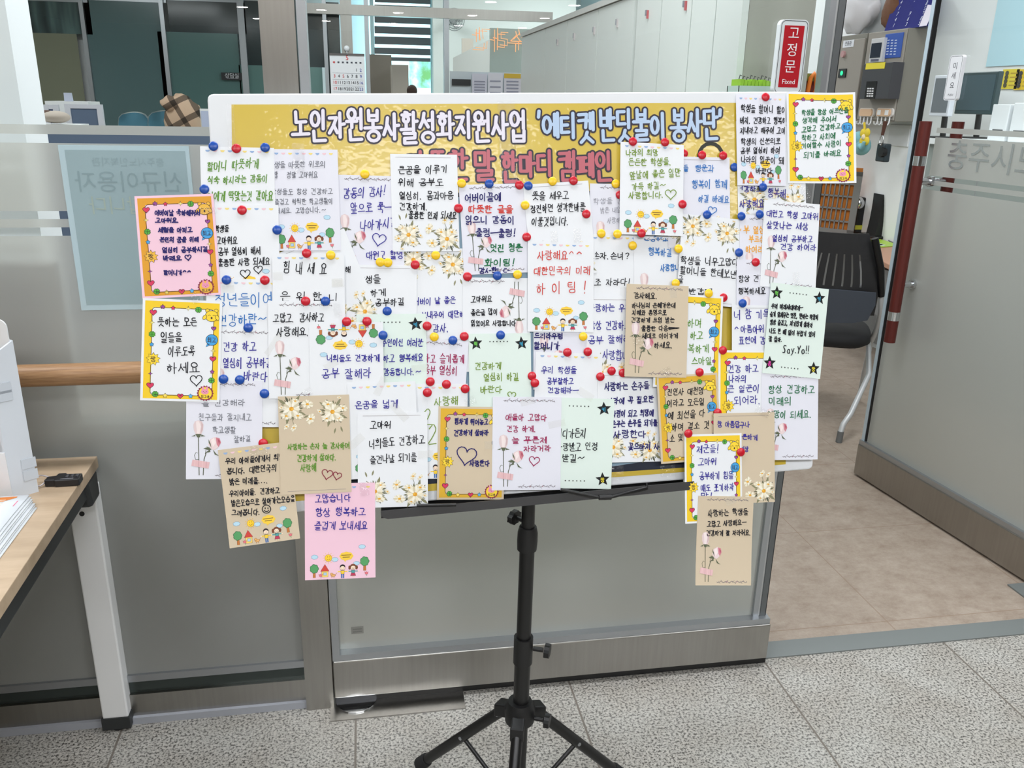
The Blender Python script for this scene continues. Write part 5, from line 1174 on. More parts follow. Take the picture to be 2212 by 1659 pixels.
def daisy(d, x, y, r, a=0, sq=1.0, z=4, tilt=0):
    c_, s_ = math.cos(tilt), math.sin(tilt)
    for k in range(19):
        t_ = a+2*PI*k/19; rr = r*(.9+.12*((k*7) % 5)/4); w_ = .23*r
        pts = []
        for u, v in ((.15, 0), (.5, w_/r*.62), (.85, w_/r*.6), (1, .06), (1, -.06), (.85, -w_/r*.6), (.5, -w_/r*.62)):
            X, Y = u*rr*math.cos(t_)-v*rr*math.sin(t_), (u*rr*math.sin(t_)+v*rr*math.cos(t_))*sq
            pts.append((x+X*c_-Y*s_, y+X*s_+Y*c_))
        d.poly(pts, ((238, 231, 208), (212, 202, 172), (246, 241, 224))[k % 3], z+(k % 2))
    d.ell(x, y, r*.26, r*.24*max(sq, .6), (226, 160, 44), z+3, n=12); d.ell(x-.1*r, y-.05*r, r*.14, r*.12, (240, 186, 70), z+4, n=10)
def leaf(d, x, y, a, L, z=2, k=0):
    c_, s_ = math.cos(a), math.sin(a); w_ = L*.17
    d.poly([(x, y)]+[(x+c_*L*f-s_*w_*g, y+s_*L*f+c_*w_*g) for f, g in ((.3, .8), (.6, .9), (1, 0), (.6, -.7), (.3, -.7))], LEAF[k % 3], z)
def pr_daisy(d):
    d.strip([(8, 4.6), (90, 4.6)], .45, (150, 140, 140), 1)
    for cx_, cy_, n_ in ((24, 116, 13), (82, 122, 13)):
        for k in range(n_): t_ = 2*PI*k/n_+.2; leaf(d, cx_+9*math.cos(t_), cy_+8.5*math.sin(t_), t_, 8.5+3*((k*5) % 3), 1, k); leaf(d, cx_+11*math.cos(t_+.24), cy_+11*math.sin(t_+.24), t_+.3, 5, 1, k+1)
    for x, y, a in ((13, 95, -1.9), (20, 93, -1.3), (57, 112, -.4), (44, 118, 3.4)): leaf(d, x, y, a, 9, 1, 1)
    for f in ((16, 107, 8.5, .2, .6), (32, 107, 8.5, .9, .6), (30, 127, 9, .4, .6), (9, 121, 7, .1, .7), (73, 112, 8.5, .3, .6), (89, 112, 8.5, .7, .6), (95.5, 124, 7, .5, .7), (76, 133, 7, .2, .55), (59, 128, 9, .6, .7), (14, 136, 6, 0, .5)):
        if f[0]+f[2] < 103: daisy(d, f[0], f[1], min(f[2], 99.5-f[0], 139.5-f[1]) if f[0] > 90 or f[1] > 130 else f[2], f[3], f[4], 3, .2)
    daisy(d, 55, 107, 8.5, .3, .65, 3, -1.1); daisy(d, 42, 117, 5, .2, .5, 2, .8)
    daisy(d, 79, 95, 6.5, .1, .55, 2, -1); daisy(d, 89, 97, 5.5, .5, .5, 2, -.8)
    for x0_, y0_, x1_, y1_ in ((79, 100, 82, 110), (88, 101, 85, 110), (42, 120, 34, 118)): d.strip([(x0_, y0_), (x1_, y1_)], .6, LEAF[0], 1)
    daisy(d, 24, 116, 12.5, 0, 1, 9); daisy(d, 81.5, 122, 12.5, .25, 1, 9)
def clover(d, x, y, s=1):
    for k in range(4): d.lined(heart_pts(x+2.3*s*math.cos(k*PI/2+.78), y+2.3*s*math.sin(k*PI/2+.78), 2.5*s, 12, k*PI/2+.78-PI/2+PI), (88, 176, 66), (36, 60, 36), .5, 5)
def spark(d, x, y, c_=(250, 236, 150), s=1): d.lined(star_pts(x, y, 3.4*s, 4, .32), c_, DK, .45, 5)
def pr_bear(d, band, inner, icon=(248, 214, 60), m0=3.2):
    d.grid(m0, m0, 100-m0, 140-m0, band, 1)
    r = 5; R4 = ((90-r, 12+r, -PI/2), (90-r, 132-r, 0), (12+r, 132-r, PI/2), (12+r, 12+r, PI)); pl_ = []
    for cx_, cy_, a in R4: pl_ += [(cx_+r*math.cos(a+PI/2*k/6), cy_+r*math.sin(a+PI/2*k/6)) for k in range(7)]
    d.grid(12.6, 12.6, 89.4, 131.4, inner, 3); d.strip(pl_, .7, DK, 5, closed=True)
    RED, PUR, BLU = (214, 58, 96), (150, 74, 150), (70, 160, 220)
    for x, y, c_, s_ in ((13.5, 19, RED, 4.6), (12, 119, RED, 4.8), (50, 132.5, RED, 4), (90, 80, RED, 4.4), (90, 38, PUR, 3.4)): d.lined(heart_pts(x, y, s_), c_, DK, .55, 5)
    for x, y, c_, s_ in ((25, 11, PUR, 3.4), (38, 12, RED, 3), (12.5, 63, BLU, 3.1), (31, 132.5, (248, 222, 110), 3.2), (63, 132.5, (96, 176, 230), 3.2), (89.6, 98, PUR, 3)): d.lined(star_pts(x, y, s_, 5, .62), c_, DK, .5, 5)
    spark(d, 57, 12); spark(d, 12.3, 33); spark(d, 90, 69); spark(d, 12, 103, PUR, .9)
    for x, y in ((12.7, 49), (18.5, 131), (70, 13), (89, 110)): clover(d, x, y)
    d.lined(star_pts(15, 83, 9, 9, .66), icon, DK, .6, 5); draw_text(d, '짱', 11.4, 19.2, 83, 7.5, DK, .75, 8)
    d.lined(blob_pts(88, 54, 7.6, 7.6, 1, 0), BLU, DK, .6, 5); d.lined([(82.5, 59), (80.6, 64), (86, 61.2)], BLU, DK, .5, 4); draw_text(d, '최고', 82.6, 94, 54, 6.4, DK, .8, 8)
    # round faced bear waving
    for x in (81.5, 92.5): d.lined([(x+2.6*math.cos(k*.42), 13.6+2.6*math.sin(k*.42)) for k in range(15)], icon, DK, .55, 5)
    d.lined([(87+8.2*math.cos(k*.3), 21+7.6*math.sin(k*.3)) for k in range(21)], icon, DK, .6, 7)
    for x, a in ((78.2, .5), (94.2, -.4)): d.lined([(x+2.3*math.cos(k*.5)*math.cos(a)-3.6*math.sin(k*.5)*math.sin(a), 23+2.3*math.cos(k*.5)*math.sin(a)+3.6*math.sin(k*.5)*math.cos(a)) for k in range(13)], icon, DK, .55, 9)
    for x in (84, 90): d.strip([(x-1.5, 20.4), (x, 19.2), (x+1.5, 20.4)], .6, DK, 10)
    d.ell(87, 23.6, 1.2, 1.5, DK, 10, n=10)
    # badge
    d.poly([(81.5+(10.2+.7*math.cos(18*t_))*math.cos(t_), 128+(10.2+.7*math.cos(18*t_))*math.sin(t_)) for t_ in [2*PI*k/90 for k in range(90)]], (140, 48, 70), 9)
    d.ell(81.5, 128, 8.4, 8.4, icon, 10, n=28)
    PK = (232, 150, 176)
    for x in (78.6, 83.6): d.ell(x, 121.6, 1.5, 3.2, PK, 11, n=12)
    d.ell(81, 126, 5, 3.6, PK, 12)
    for x in (79.2, 83): d.ell(x, 125.6, .45, .45, DK, 13, n=8)
    d.ell(81.1, 127.2, .5, .4, DK, 13, n=8); draw_text(d, '최고야', 76.4, 87.4, 132.6, 3.6, DK, .55, 13)
def pr_star(d):
    for x, y, ch, c_ in ((11.5, 15, '럭', (120, 220, 90)), (85, 15.5, '키', (60, 180, 220)), (11, 123.5, '통', (230, 60, 170)), (87, 125, '장', (250, 230, 60))):
        d.poly(star_pts(x, y, 11, 5, .46, -PI/2-.08), (22, 24, 26), 2); draw_text(d, ch, x-3, x+3.6, y+1, 6.6, c_, .9, 4)
    for k in range(6): d.poly(star_pts(34+5.6*k, 12.6, 1.5), (22, 24, 26), 2, ); d.poly(star_pts(32+5.6*k, 128, 1.5), (22, 24, 26), 2)

# ================================================================ banner poster on the board
CROP = {0: (0, 0, 1), 1: (420, 190, 3.6867), 2: (980, 190, 3.6867), 3: (1300, 190, 3.6867), 4: (270, 560, 3.6867), 5: (720, 560, 3.6867), 6: (1240, 560, 3.6867), 7: (380, 820, 3.6867), 8: (1120, 820, 3.6867), 9: (270, 410, 6.635)}
def px(c, x, y): o = CROP[c]; return (o[0]+x/o[2], o[1]+y/o[2])
YEL = newmat('banner_yellow', (203, 176, 58), .3); YEL.node_tree.nodes['Principled BSDF'].inputs['Coat Weight'].default_value = .22; YEL.node_tree.nodes['Principled BSDF'].inputs['Coat Roughness'].default_value = .06
_n = noise(YEL, tex_coord(YEL, (1, 1, 1)), 9, 4, .6); N, L = nodes(YEL); _bn = N.new('ShaderNodeBump'); _bn.inputs['Strength'].default_value = .5; _bn.inputs['Distance'].default_value = .01
L.new(_n.outputs[0], _bn.inputs['Height']); L.new(_bn.outputs[0], N['Principled BSDF'].inputs['Coat Normal'])
pq = [bp(500, 226), bp(1690, 222), bp(1697, 1003), bp(512, 1092)]
zP = .0006
m = MB(); m.add([(p[0], p[1], zP) for p in reversed(pq)], [(0, 1, 2, 3)], YEL)
poster = tag(m.build('banner_poster', None, mw=BM), 'yellow laminated campaign banner with Korean slogan on the foam board', 'banner')
d = Draw(lambda x, y, z: Vector((*bp(x, y, zP), zP+.0001+z)), .00015)
DKB = (44, 38, 52)
def headline(txt, x0, x1, yc, h, fill, jit, seed):
    rnd = random.Random(seed); n = len(txt); a = (x1-x0)/n
    for i, ch in enumerate(txt):
        dy = rnd.uniform(-jit, jit); fin = 0xAC00 <= ord(ch) and (ord(ch)-0xAC00) % 28; hh = h*((1.16 if fin else .92)+rnd.uniform(-.04, .04)); dy += 3 if fin else -2
        for st in glyph(ch):
            pts = [(x0+a*i+(.04+.90*u)*a+1.2*(v-.5), yc+dy-hh/2+v*hh) for u, v in st]
            d.fat(pts, 14.6, DKB, 2, .35); d.fat(pts, 7.2, fill, 4, .35)
headline('노인자원봉사활성화지원사업', 630, 1139, 271, 58, (224, 220, 232), 4, 3)
headline("'", 1150, 1180, 268, 54, (178, 200, 226), 0, 1)
headline('에티켓', 1170, 1286, 271, 54, (178, 200, 226), 3, 5)
headline('반딧불이', 1294, 1440, 270, 58, (178, 200, 226), 3, 8)
headline('봉사단', 1448, 1553, 269, 58, (178, 200, 226), 3, 9)
headline("'", 1546, 1566, 264, 52, (178, 200, 226), 0, 1)
headline('따뜻한', 878, 1014, 357, 58, (188, 100, 110), 3, 4)
headline('말', 1022, 1072, 356, 56, (188, 100, 110), 2, 4)
headline('한마디', 1083, 1196, 357, 56, (188, 100, 110), 3, 6)
headline('캠페인', 1206, 1324, 357, 56, (188, 100, 110), 3, 7)
d.mb.build('lettering', poster)
d = Draw(lambda x, y, z: Vector((*bp(x, y, zP), zP+.0001+z)))
d.poly([(700, 420), (1440, 410), (1480, 1010), (700, 1060)], (36, 42, 58), 1); d.poly([(715, 430), (1425, 420), (1470, 985), (1320, 1008), (715, 1030)], (134, 160, 178), 2)
d.strip([(1535+25*math.cos(k*PI/8), 336-26*math.sin(k*PI/8)) for k in range(9)], 8, (56, 56, 50), 2)
d.mb.build('printed_picture', poster)

# ================================================================ message cards
PAPER = {'white': (232, 235, 238), 'cool': (226, 227, 236), 'beige': (208, 192, 166), 'pink': (240, 200, 216), 'mint': (222, 236, 228)}
NAME = {'white': 'white', 'cool': 'pale white', 'beige': 'beige', 'pink': 'pink', 'mint': 'mint'}
MOTIF = {'K': 'children drawing', 'R': 'rose', 'D': 'daisy', 'B': 'bear border', 'S': 'black star'}
INK = {'green': (98, 146, 52), 'dgreen': (36, 112, 72), 'black': (34, 34, 40), 'gray': (112, 114, 122), 'lgray': (150, 150, 158), 'blue': (58, 52, 148), 'navy': (44, 40, 104), 'sky': (52, 116, 186), 'red': (206, 70, 62), 'magenta': (158, 40, 88), 'olive': (122, 150, 60), 'orange': (238, 168, 52), 'brown': (140, 56, 70)}
CW0, CH0 = .1263, .1757
# (id, motif, paper, ink, corners, lines, hearts, flip, first words, place)   lines: (crop, text, x0, x1, y0, y1, h[, ink])
CARDS = [
('c51', 'D', 'white', 'blue', dict(TL=(866, 534), TR=(1013, 537)), [(5, '어버이 날 좋은', 640, 975, 335, 325, 55), (5, '보내주어 대단히', 700, 1050, 445, 435, 55), (5, '감사.', 790, 930, 550, 545, 70)], [], 1, '어버이 날 좋은'),
('c05', 'R', 'cool', 'blue', dict(TL=(721, 377), TR=(870, 381)), [(1, '감동의 감사!', 1185, 1530, 845, 812, 85), (1, '앞으로 쭉-', 1240, 1575, 960, 945, 85), (1, '나아가시길', 1315, 1620, 1100, 1065, 80), (1, '대원고 할멍', 1365, 1665, 1335, 1325, 65)], [(1, 1470, 1205, 58)], 0, '감동의 감사'),
('c54', 'D', 'white', 'black', dict(TL=(752, 571), TR=(898, 574)), [(5, '학생들', 190, 380, 165, 155, 65), (5, '하게', 290, 420, 265, 262, 60), (5, '공부하길', 330, 570, 345, 335, 60)], [], 0, '공부하길'),
('c07', 'D', 'white', 'black', dict(TL=(605, 547), TR=(744, 492), BR=(822, 688)), [(5, '해', 92, 140, 82, 76, 48)], [], 0, '해'),
('c04', 'K', 'cool', 'gray', dict(TL=(581, 321), TR=(728.4, 323.7), BR=(738, 541)), [(1, '학생들 따뜻한 위로의', 590, 1045, 615, 605, 50), (1, '말', 640, 665, 690, 690, 50), (1, '정말 고마워요', 735, 985, 692, 688, 50), (1, '학생들도 항상 건강하고', 610, 1105, 828, 822, 48), (1, '즐겁고 씩씩한 학교생활이', 640, 1105, 908, 900, 48), (1, '되세요. 고맙습니다.~', 650, 1050, 978, 970, 46)], [], 0, '정말 고마워요'),
('c01', 'K', 'white', 'green', dict(TL=(433.6, 316), TR=(590, 319.6)), [(1, '할머니 따뜻하게', 100, 515, 625, 595, 80), (1, '식숙 하시라는 감동이', 105, 585, 735, 720, 62), (1, '저에게 딱맞는것 같아요', 105, 630, 865, 855, 78)], [], 0, '할머니 따뜻하게'),
('c02', 'K', 'white', 'black', dict(TL=(446, 441), TR=(597, 443)), [(1, '학생들', 165, 275, 1125, 1120, 52), (1, '고마워요', 175, 345, 1215, 1210, 60), (1, '공부 열심히 해서', 190, 530, 1305, 1290, 62), (1, '훌륭한 사람 되세요', 185, 605, 1395, 1375, 62)], [(1, 405, 1480, 42), (1, 508, 1445, 36)], 0, '훌륭한 사람 되세요'),
('c03', 'K', 'white', 'sky', dict(TL=(450, 601), TR=(600, 604)), [(4, '청년들이여', 715, 1185, 325, 310, 110), (4, '건강하란~', 740, 1135, 490, 470, 90)], [], 0, '청년들이여'),
('c14', 'R', 'white', 'blue', dict(TL=(455, 708), TR=(603, 711)), [(4, '건강 하고', 780, 1050, 698, 690, 72), (4, '열심히 공부하길', 780, 1175, 825, 820, 80), (4, '바란다', 945, 1140, 930, 945, 78)], [], 0, '건강 하고'),
('c08', 'K', 'white', 'black', dict(TL=(587.6, 548), TR=(742.8, 549.4)), [(1, '힘 내 세 요', 705, 1060, 1430, 1440, 92), (4, '은 위 합 니', 1235, 1700, 295, 305, 80)], [], 0, '힘내세요'),
('c15', 'R', 'cool', 'gray', dict(TL=(403, 822), TR=(566, 822), BR=(566, 1034), BL=(401, 1034)), [(7, '늘 건강해라', 205, 555, 190, 182, 52), (7, '친구들과 잘지내고', 180, 605, 302, 298, 56), (7, '학교생활', 290, 480, 400, 400, 54), (7, '잘하길', 460, 600, 475, 470, 52)], [], 0, '친구들과 잘지내고'),
('c09', 'R', 'white', 'black', dict(TL=(577.8, 649.5), TR=(731, 651), BL=(582, 860.5)), [(4, '고맙고. 감사하고', 1180, 1590, 470, 460, 72), (4, '사랑해요.', 1205, 1475, 578, 572, 72)], [], 0, '고맙고 감사하고'),
('c06', 'D', 'white', 'black', dict(TL=(840.4, 331.9), TR=(987.7, 334.6), BR=(992.8, 544), BL=(850.7, 543)), [(1, '큰꿈을 이루기', 1620, 2020, 655, 645, 65), (1, '위해 공부도', 1620, 1985, 752, 750, 62), (1, '열심히. 몸과마음', 1630, 2065, 860, 855, 65), (1, '건강하게.', 1630, 1865, 945, 942, 60), (1, '훌륭한 인재 되세요', 1705, 2090, 1015, 1015, 60)], [], 0, '큰꿈을 이루기'),
('c48', 'R', 'cool', 'navy', dict(TL=(990, 399), TR=(1132, 397), BL=(1004, 594)), [(2, '어버이끝에', 85, 380, 872, 868, 68), (2, '따뜻한 글을', 115, 475, 962, 968, 62, 'red'), (2, '읽으니 감동이', 90, 485, 1052, 1050, 65), (2, '출렁-출렁!', 175, 500, 1155, 1155, 62), (2, '멋진 청춘', 290, 550, 1275, 1275, 62, 'dgreen'), (2, '화이팅!', 245, 495, 1392, 1388, 60, 'dgreen'), (2, '감사합니다..', 200, 495, 1455, 1455, 46)], [], 0, '어버이끝에 in three inks'),
('c49', 'R', 'white', 'black', dict(TL=(1001, 599), TR=(1143, 601)), [(5, '고마워요', 1095, 1265, 320, 310, 50), (5, '좋은글 많이', 1095, 1310, 425, 415, 50), (5, '읽었어요 사랑합니다', 1095, 1455, 508, 512, 46)], [], 1, '고마워요 좋은글'),
('c52', 'R', 'cool', 'magenta', dict(TL=(866, 727), TR=(1011.6, 738)), [(5, '하고 슬기롭게', 720, 1045, 790, 795, 70), (5, '공부 열심히', 720, 990, 878, 888, 75)], [], 0, '슬기롭게'),
('c11', 'S', 'mint', 'blue', dict(TL=(769, 678), TR=(919.3, 678), BR=(924.8, 876)), [(5, '주인이신 여러분', 385, 715, 665, 662, 60), (5, '하고 행복해요', 395, 720, 788, 782, 60), (5, '감동합니다.~', 400, 700, 898, 895, 55)], [], 0, '여러분 행복해요'),
('c53', 'K', 'white', 'olive', dict(TL=(862, 829), TR=(1010, 829)), [(5, '사랑해', 800, 1000, 1135, 1120, 70), (5, '2', 715, 790, 1255, 1255, 130), (5, '2', 745, 830, 1400, 1400, 160)], [], 0, '사랑해'),
('c50', 'S', 'mint', 'olive', dict(TL=(1011.6, 720), TR=(1146, 720), BR=(1150, 915)), [(5, '건강하게', 1125, 1340, 855, 845, 60), (5, '열심히 하길', 1195, 1480, 940, 932, 62), (5, '바란다', 1170, 1345, 1040, 1035, 60)], [(5, 1420, 1082, 34)], 0, '건강하게 열심히'),
('c10', 'K', 'white', 'blue', dict(TL=(667, 696), TR=(826, 695.6), BR=(830, 905)), [(4, '너희들도 건강하게', 1605, 2030, 790, 785, 56), (4, '공부 잘해라', 1565, 1965, 912, 905, 78)], [], 1, '너희들도 건강하게'),
('c20', 'K', 'white', 'blue', dict(TL=(749.7, 829.5), TR=(896.7, 823), BL=(757.8, 1035)), [(7, '온꿈을 넓게', 1425, 1770, 205, 185, 68)], [], 0, '온꿈을 넓게'),
('c21', 'D', 'white', 'black', dict(TL=(770.6, 891), TR=(922.5, 891), BR=(923, 1091), BL=(774.6, 1097.5)), [(7, '고마워', 1545, 1715, 362, 358, 62), (7, '너희들도 건강하고', 1535, 1985, 510, 470, 72), (7, '즐건나날 되기를', 1545, 1920, 640, 610, 68)], [], 0, '고마워 너희들도'),
('c18', 'K', 'beige', 'black', dict(TL=(471, 972), TR=(620, 954), BR=(650, 1161.7), BL=(496, 1181.5)), [(7, '우리 아이들에게서 희망을', 395, 905, 650, 610, 52), (7, '봅니다. 대한민국의', 405, 805, 730, 700, 54), (7, '밝은 미래를....', 425, 740, 812, 798, 52), (7, '우리아이들. 건강하고', 425, 830, 905, 880, 48), (7, '밝은모습으로 살아가는모습을', 440, 950, 985, 945, 50), (7, '그려봅니다.', 445, 680, 1062, 1048, 52)], [], 0, '우리 아이들에게서'),
('c19', 'K', 'pink', 'blue', dict(TL=(658, 1046), TR=(808.5, 1042), BR=(811, 1246), BL=(659, 1250.7)), [(7, '고맙습니다', 1105, 1395, 948, 940, 62), (7, '항상 행복하고', 1110, 1515, 1058, 1045, 66), (7, '즐겁게 보내세요', 1105, 1530, 1165, 1158, 66)], [], 0, '고맙습니다'),
('c12', 'D', 'beige', 'green', dict(TL=(602, 855), TR=(750, 854), BR=(761, 1060), BL=(604.6, 1069)), [(7, '사랑하는 손자 늘 감사하며', 890, 1385, 535, 525, 50), (7, '건강하게 살아다.', 965, 1285, 625, 615, 55), (7, '사랑해', 990, 1120, 705, 695, 60)], [(7, 1205, 752, 46, 'brown'), (7, 1285, 765, 36, 'brown')], 1, '사랑하는 손자'),
('c16', 'B', 'pink', 'navy', dict(TL=(285.8, 421.8), TR=(459, 421), BR=(478.7, 638), BL=(313, 643)), [(9, '어버이날 축하해줘서', 425, 1085, 330, 330, 80), (9, '고마워요.', 440, 790, 440, 440, 70), (9, '세월을 아끼고', 475, 970, 575, 572, 75), (9, '본인의 꿈을 위해', 500, 1060, 718, 712, 75), (9, '열심히 공부하시길', 535, 1190, 865, 850, 78), (9, '바래요', 545, 815, 982, 978, 75), (9, '할머니가^^', 555, 960, 1190, 1185, 72)], [(9, 905, 968, 46)], 0, '어버이날 축하해줘서'),
('c17', 'B', 'white', 'black', dict(TL=(308, 639.5), TR=(478, 655), BR=(475, 866), BL=(304, 866)), [(4, '뜻하는 모든', 260, 578, 500, 502, 72), (4, '일들을', 285, 455, 622, 620, 78), (4, '이루도록', 340, 560, 730, 735, 80), (4, '하세요', 330, 600, 865, 855, 90)], [(4, 568, 962, 50)], 0, '뜻하는 모든 일들을'),
('c36', 'D', 'white', 'blue', dict(TL=(1590, 262), TR=(1738, 264), BR=(1742, 466)), [(3, '건강하고', 1075, 1280, 808, 802, 52), (3, '행복해', 1320, 1465, 838, 842, 74), (3, '사랑해요', 1095, 1295, 922, 918, 66)], [], 0, '사랑해요 beneath'),
('c43', 'R', 'cool', 'lgray', dict(TL=(1270, 396), TR=(1417, 400)), [(2, '학생들 건강', 1110, 1400, 902, 898, 46), (2, '밝은 내일', 1165, 1335, 975, 970, 46), (2, '사랑해', 1220, 1330, 1057, 1052, 46)], [], 0, '밝은 내일'),
('c44', 'K', 'white', 'black', dict(TL=(1268, 505), TR=(1414, 507)), [(2, '손자.손녀?', 1110, 1410, 1335, 1340, 56), (2, '조 자라다!', 1120, 1412, 1545, 1545, 56)], [], 0, '손자 손녀'),
('c45', 'R', 'white', 'sky', dict(TL=(1364, 509), TR=(1510, 511)), [(2, '건강하고', 1510, 1715, 1195, 1200, 48), (2, '행복하길', 1550, 1740, 1305, 1315, 62), (2, '사랑합니', 1645, 1800, 1432, 1430, 56)], [], 0, '행복하길'),
('c46', 'D', 'white', 'black', dict(TL=(1130.5, 399), TR=(1270, 390)), [(2, '뜻을 세우고', 625, 920, 858, 850, 66), (2, '정진하면 생각한바를', 610, 1050, 965, 945, 66), (2, '이룰것입니다.', 620, 925, 1065, 1058, 70)], [], 0, '뜻을 세우고'),
('c37', 'D', 'cool', 'sky', dict(TL=(1428, 337), TR=(1589, 341)), [(3, '학생들', 565, 690, 645, 640, 52), (3, '행운과', 740, 895, 640, 640, 52), (3, '행복이 함께', 715, 1000, 765, 765, 70), (3, '하길 바래요', 765, 1015, 885, 885, 58)], [(3, 880, 975, 36)], 0, '행운과 행복이'),
('c39', 'D', 'white', 'black', dict(TL=(1473.6, 461), TR=(1603, 475), BR=(1591, 664)), [(3, '학생들 너무고맙다', 625, 1090, 1372, 1390, 66), (3, '할머니들 한테보낸', 620, 1075, 1452, 1490, 64), (3, '글', 608, 648, 1525, 1525, 56), (3, '반갑게', 690, 880, 1620, 1625, 50)], [], 1, '학생들 너무고맙다'),
('c40', 'R', 'cool', 'orange', dict(TL=(1592, 464), TR=(1735, 468)), [(3, '공부 열심', 1080, 1300, 1130, 1130, 62), (3, '부르심', 1170, 1300, 1205, 1205, 60), (3, '하여라', 1140, 1290, 1285, 1285, 60)], [], 0, '공부 열심'),
('c41', 'R', 'cool', 'black', dict(TL=(1583, 560), TR=(1730, 563)), [(3, '항상 건강', 1085, 1300, 1520, 1518, 52), (3, '행복하세요', 1085, 1305, 1618, 1615, 56)], [], 0, '항상 건강 행복하세요'),
('c42', 'D', 'white', 'blue', dict(TL=(1573, 659), TR=(1720, 660)), [(6, '너 참 기특', 1270, 1560, 440, 440, 74), (6, '^아름아워', 1275, 1515, 560, 555, 60), (6, '표현에 감', 1310, 1525, 645, 645, 60)], [], 0, '너 참 기특'),
('c33', 'R', 'white', 'blue', dict(TL=(1652.6, 431), TR=(1772, 442), BR=(1760, 623), BL=(1640, 620)), [(3, '대원고 학생 고마워', 1310, 1725, 1000, 1025, 52), (3, '살맛나는 세상', 1310, 1645, 1092, 1105, 60), (3, '열심히 공부하고', 1355, 1680, 1200, 1205, 54), (3, '건강 하여라', 1420, 1710, 1265, 1272, 52)], [], 0, '대원고 학생 고마워'),
('c35', 'K', 'cool', 'black', dict(TL=(1590.8, 205.7), TR=(1700, 205), BR=(1693, 400), BL=(1592, 402)), [(3, '학생들 할머니 할아', 1105, 1470, 160, 180, 62), (3, '버지. 건강하고 행복하', 1100, 1470, 258, 260, 54), (3, '지내라고 해주어 고마', 1100, 1465, 338, 338, 52), (3, '학생의 신분의로', 1105, 1425, 428, 425, 52), (3, '공부 열심히 하여', 1105, 1420, 498, 495, 52), (3, '나라의 일꾼이 돼', 1105, 1450, 572, 578, 56), (3, '바란다', 1225, 1360, 662, 662, 46)], [], 0, '학생들 할머니'),
('c34', 'B', 'white', 'dgreen', dict(TL=(1704, 206), TR=(1848.4, 195), BR=(1838.4, 395), BL=(1697, 397.5)), [(3, '학생들 항상 어르신들', 1590, 1950, 198, 182, 46), (3, '생각해 주어서', 1595, 1865, 258, 248, 46), (3, '고맙고 건강하고', 1590, 1895, 330, 302, 46), (3, '착하고 사회에', 1590, 1855, 400, 380, 48), (3, '기여할수 사람이', 1590, 1900, 460, 442, 46), (3, '되기를 바래요', 1605, 1900, 535, 520, 48)], [], 0, '학생들 항상 어르신들'),
('c55', 'R', 'cool', 'navy', dict(TL=(1150, 640), TR=(1296, 642)), [(5, '드리라우럼', 1600, 1830, 610, 612, 48), (5, '할머니가', 1595, 1805, 688, 692, 62)], [], 0, '할머니가'),
('c56', 'D', 'white', 'blue', dict(TL=(1262, 640), TR=(1410, 642)), [(6, '사랑하는 우리', 115, 460, 388, 385, 62), (6, '항상 건강하고', 120, 450, 530, 522, 72), (6, '공부 잘해라', 112, 450, 640, 632, 68), (6, '사랑합니다', 225, 490, 760, 770, 78)], [], 0, '사랑하는 우리'),
('c47', 'K', 'white', 'red', dict(TL=(1141, 519.5), TR=(1282, 523.6), BR=(1282.8, 717), BL=(1139, 716.8)), [(2, '사랑해요^^', 665, 1035, 1335, 1325, 72), (2, '대한민국의 미래', 635, 1090, 1458, 1452, 66), (2, '하 이 팅 !', 655, 1065, 1595, 1590, 92)], [], 0, '사랑해요 in red'),
('c58', 'K', 'white', 'blue', dict(TL=(1156.7, 759), TR=(1301, 765), BR=(1297, 965)), [(5, '우리 학생들', 1655, 1940, 882, 882, 58), (5, '공부잘하고', 1700, 1915, 972, 968, 52), (5, '건강해라-', 1705, 1955, 1045, 1045, 50)], [], 0, '우리 학생들'),
('c25', 'D', 'white', 'navy', dict(TL=(1291, 805), TR=(1428, 804), BL=(1292, 1000)), [(6, '사랑하는 손주들', 240, 600, 1015, 1005, 64), (6, '나라에 꼭 필요한', 265, 635, 1130, 1112, 54), (6, '사람이 되고 희망에', 300, 635, 1230, 1222, 54), (6, '손주는 손주들 되기를', 300, 665, 1310, 1300, 54), (6, '사랑한다', 310, 575, 1395, 1390, 60), (6, '꽃으마져 사', 430, 680, 1490, 1490, 56)], [], 0, '사랑하는 손주들'),
('c38', 'K', 'white', 'olive', dict(TL=(1340.7, 306.6), TR=(1477.6, 312.6), BR=(1473.6, 509.5), BL=(1338, 504.6)), [(3, '나라의 희망', 190, 450, 515, 515, 54), (3, '든든한 학생들.', 210, 560, 592, 588, 60), (3, '앞날에 좋은 일만', 220, 630, 695, 672, 62), (3, '가득 하길~', 235, 510, 785, 772, 56), (3, '사랑합니다.', 210, 500, 858, 850, 56)], [(3, 548, 845, 46)], 0, '나라의 희망'),
('c28', 'B', 'white', 'green', dict(TL=(1421, 636), TR=(1564, 638.7), BR=(1549, 838)), [(6, '하며', 900, 1020, 512, 508, 68), (6, '하고', 922, 1030, 605, 602, 62), (6, '복하게', 905, 1075, 715, 712, 68), (6, '스마일', 935, 1098, 812, 808, 60)], [], 0, '스마일'),
('c29', 'B', 'white', 'blue', dict(TL=(1552, 756.6), TR=(1697, 757), BL=(1551, 958)), [(6, '건강 하고', 1220, 1470, 872, 868, 62), (6, '나라의', 1230, 1375, 950, 952, 58), (6, '큰 일꾼이', 1220, 1480, 1032, 1028, 62), (6, '되어라.', 1270, 1495, 1122, 1118, 70)], [], 0, '큰 일꾼이 되어라'),
('c32', 'R', 'cool', 'dgreen', dict(TL=(1645, 806), TR=(1767, 806), BR=(1765.4, 991)), [(6, '항상 건강하고', 1545, 1920, 1040, 1032, 66), (6, '미래의', 1545, 1735, 1130, 1128, 62), (6, '희망이 되세요.', 1535, 1900, 1238, 1232, 62)], [], 0, '항상 건강하고 미래의'),
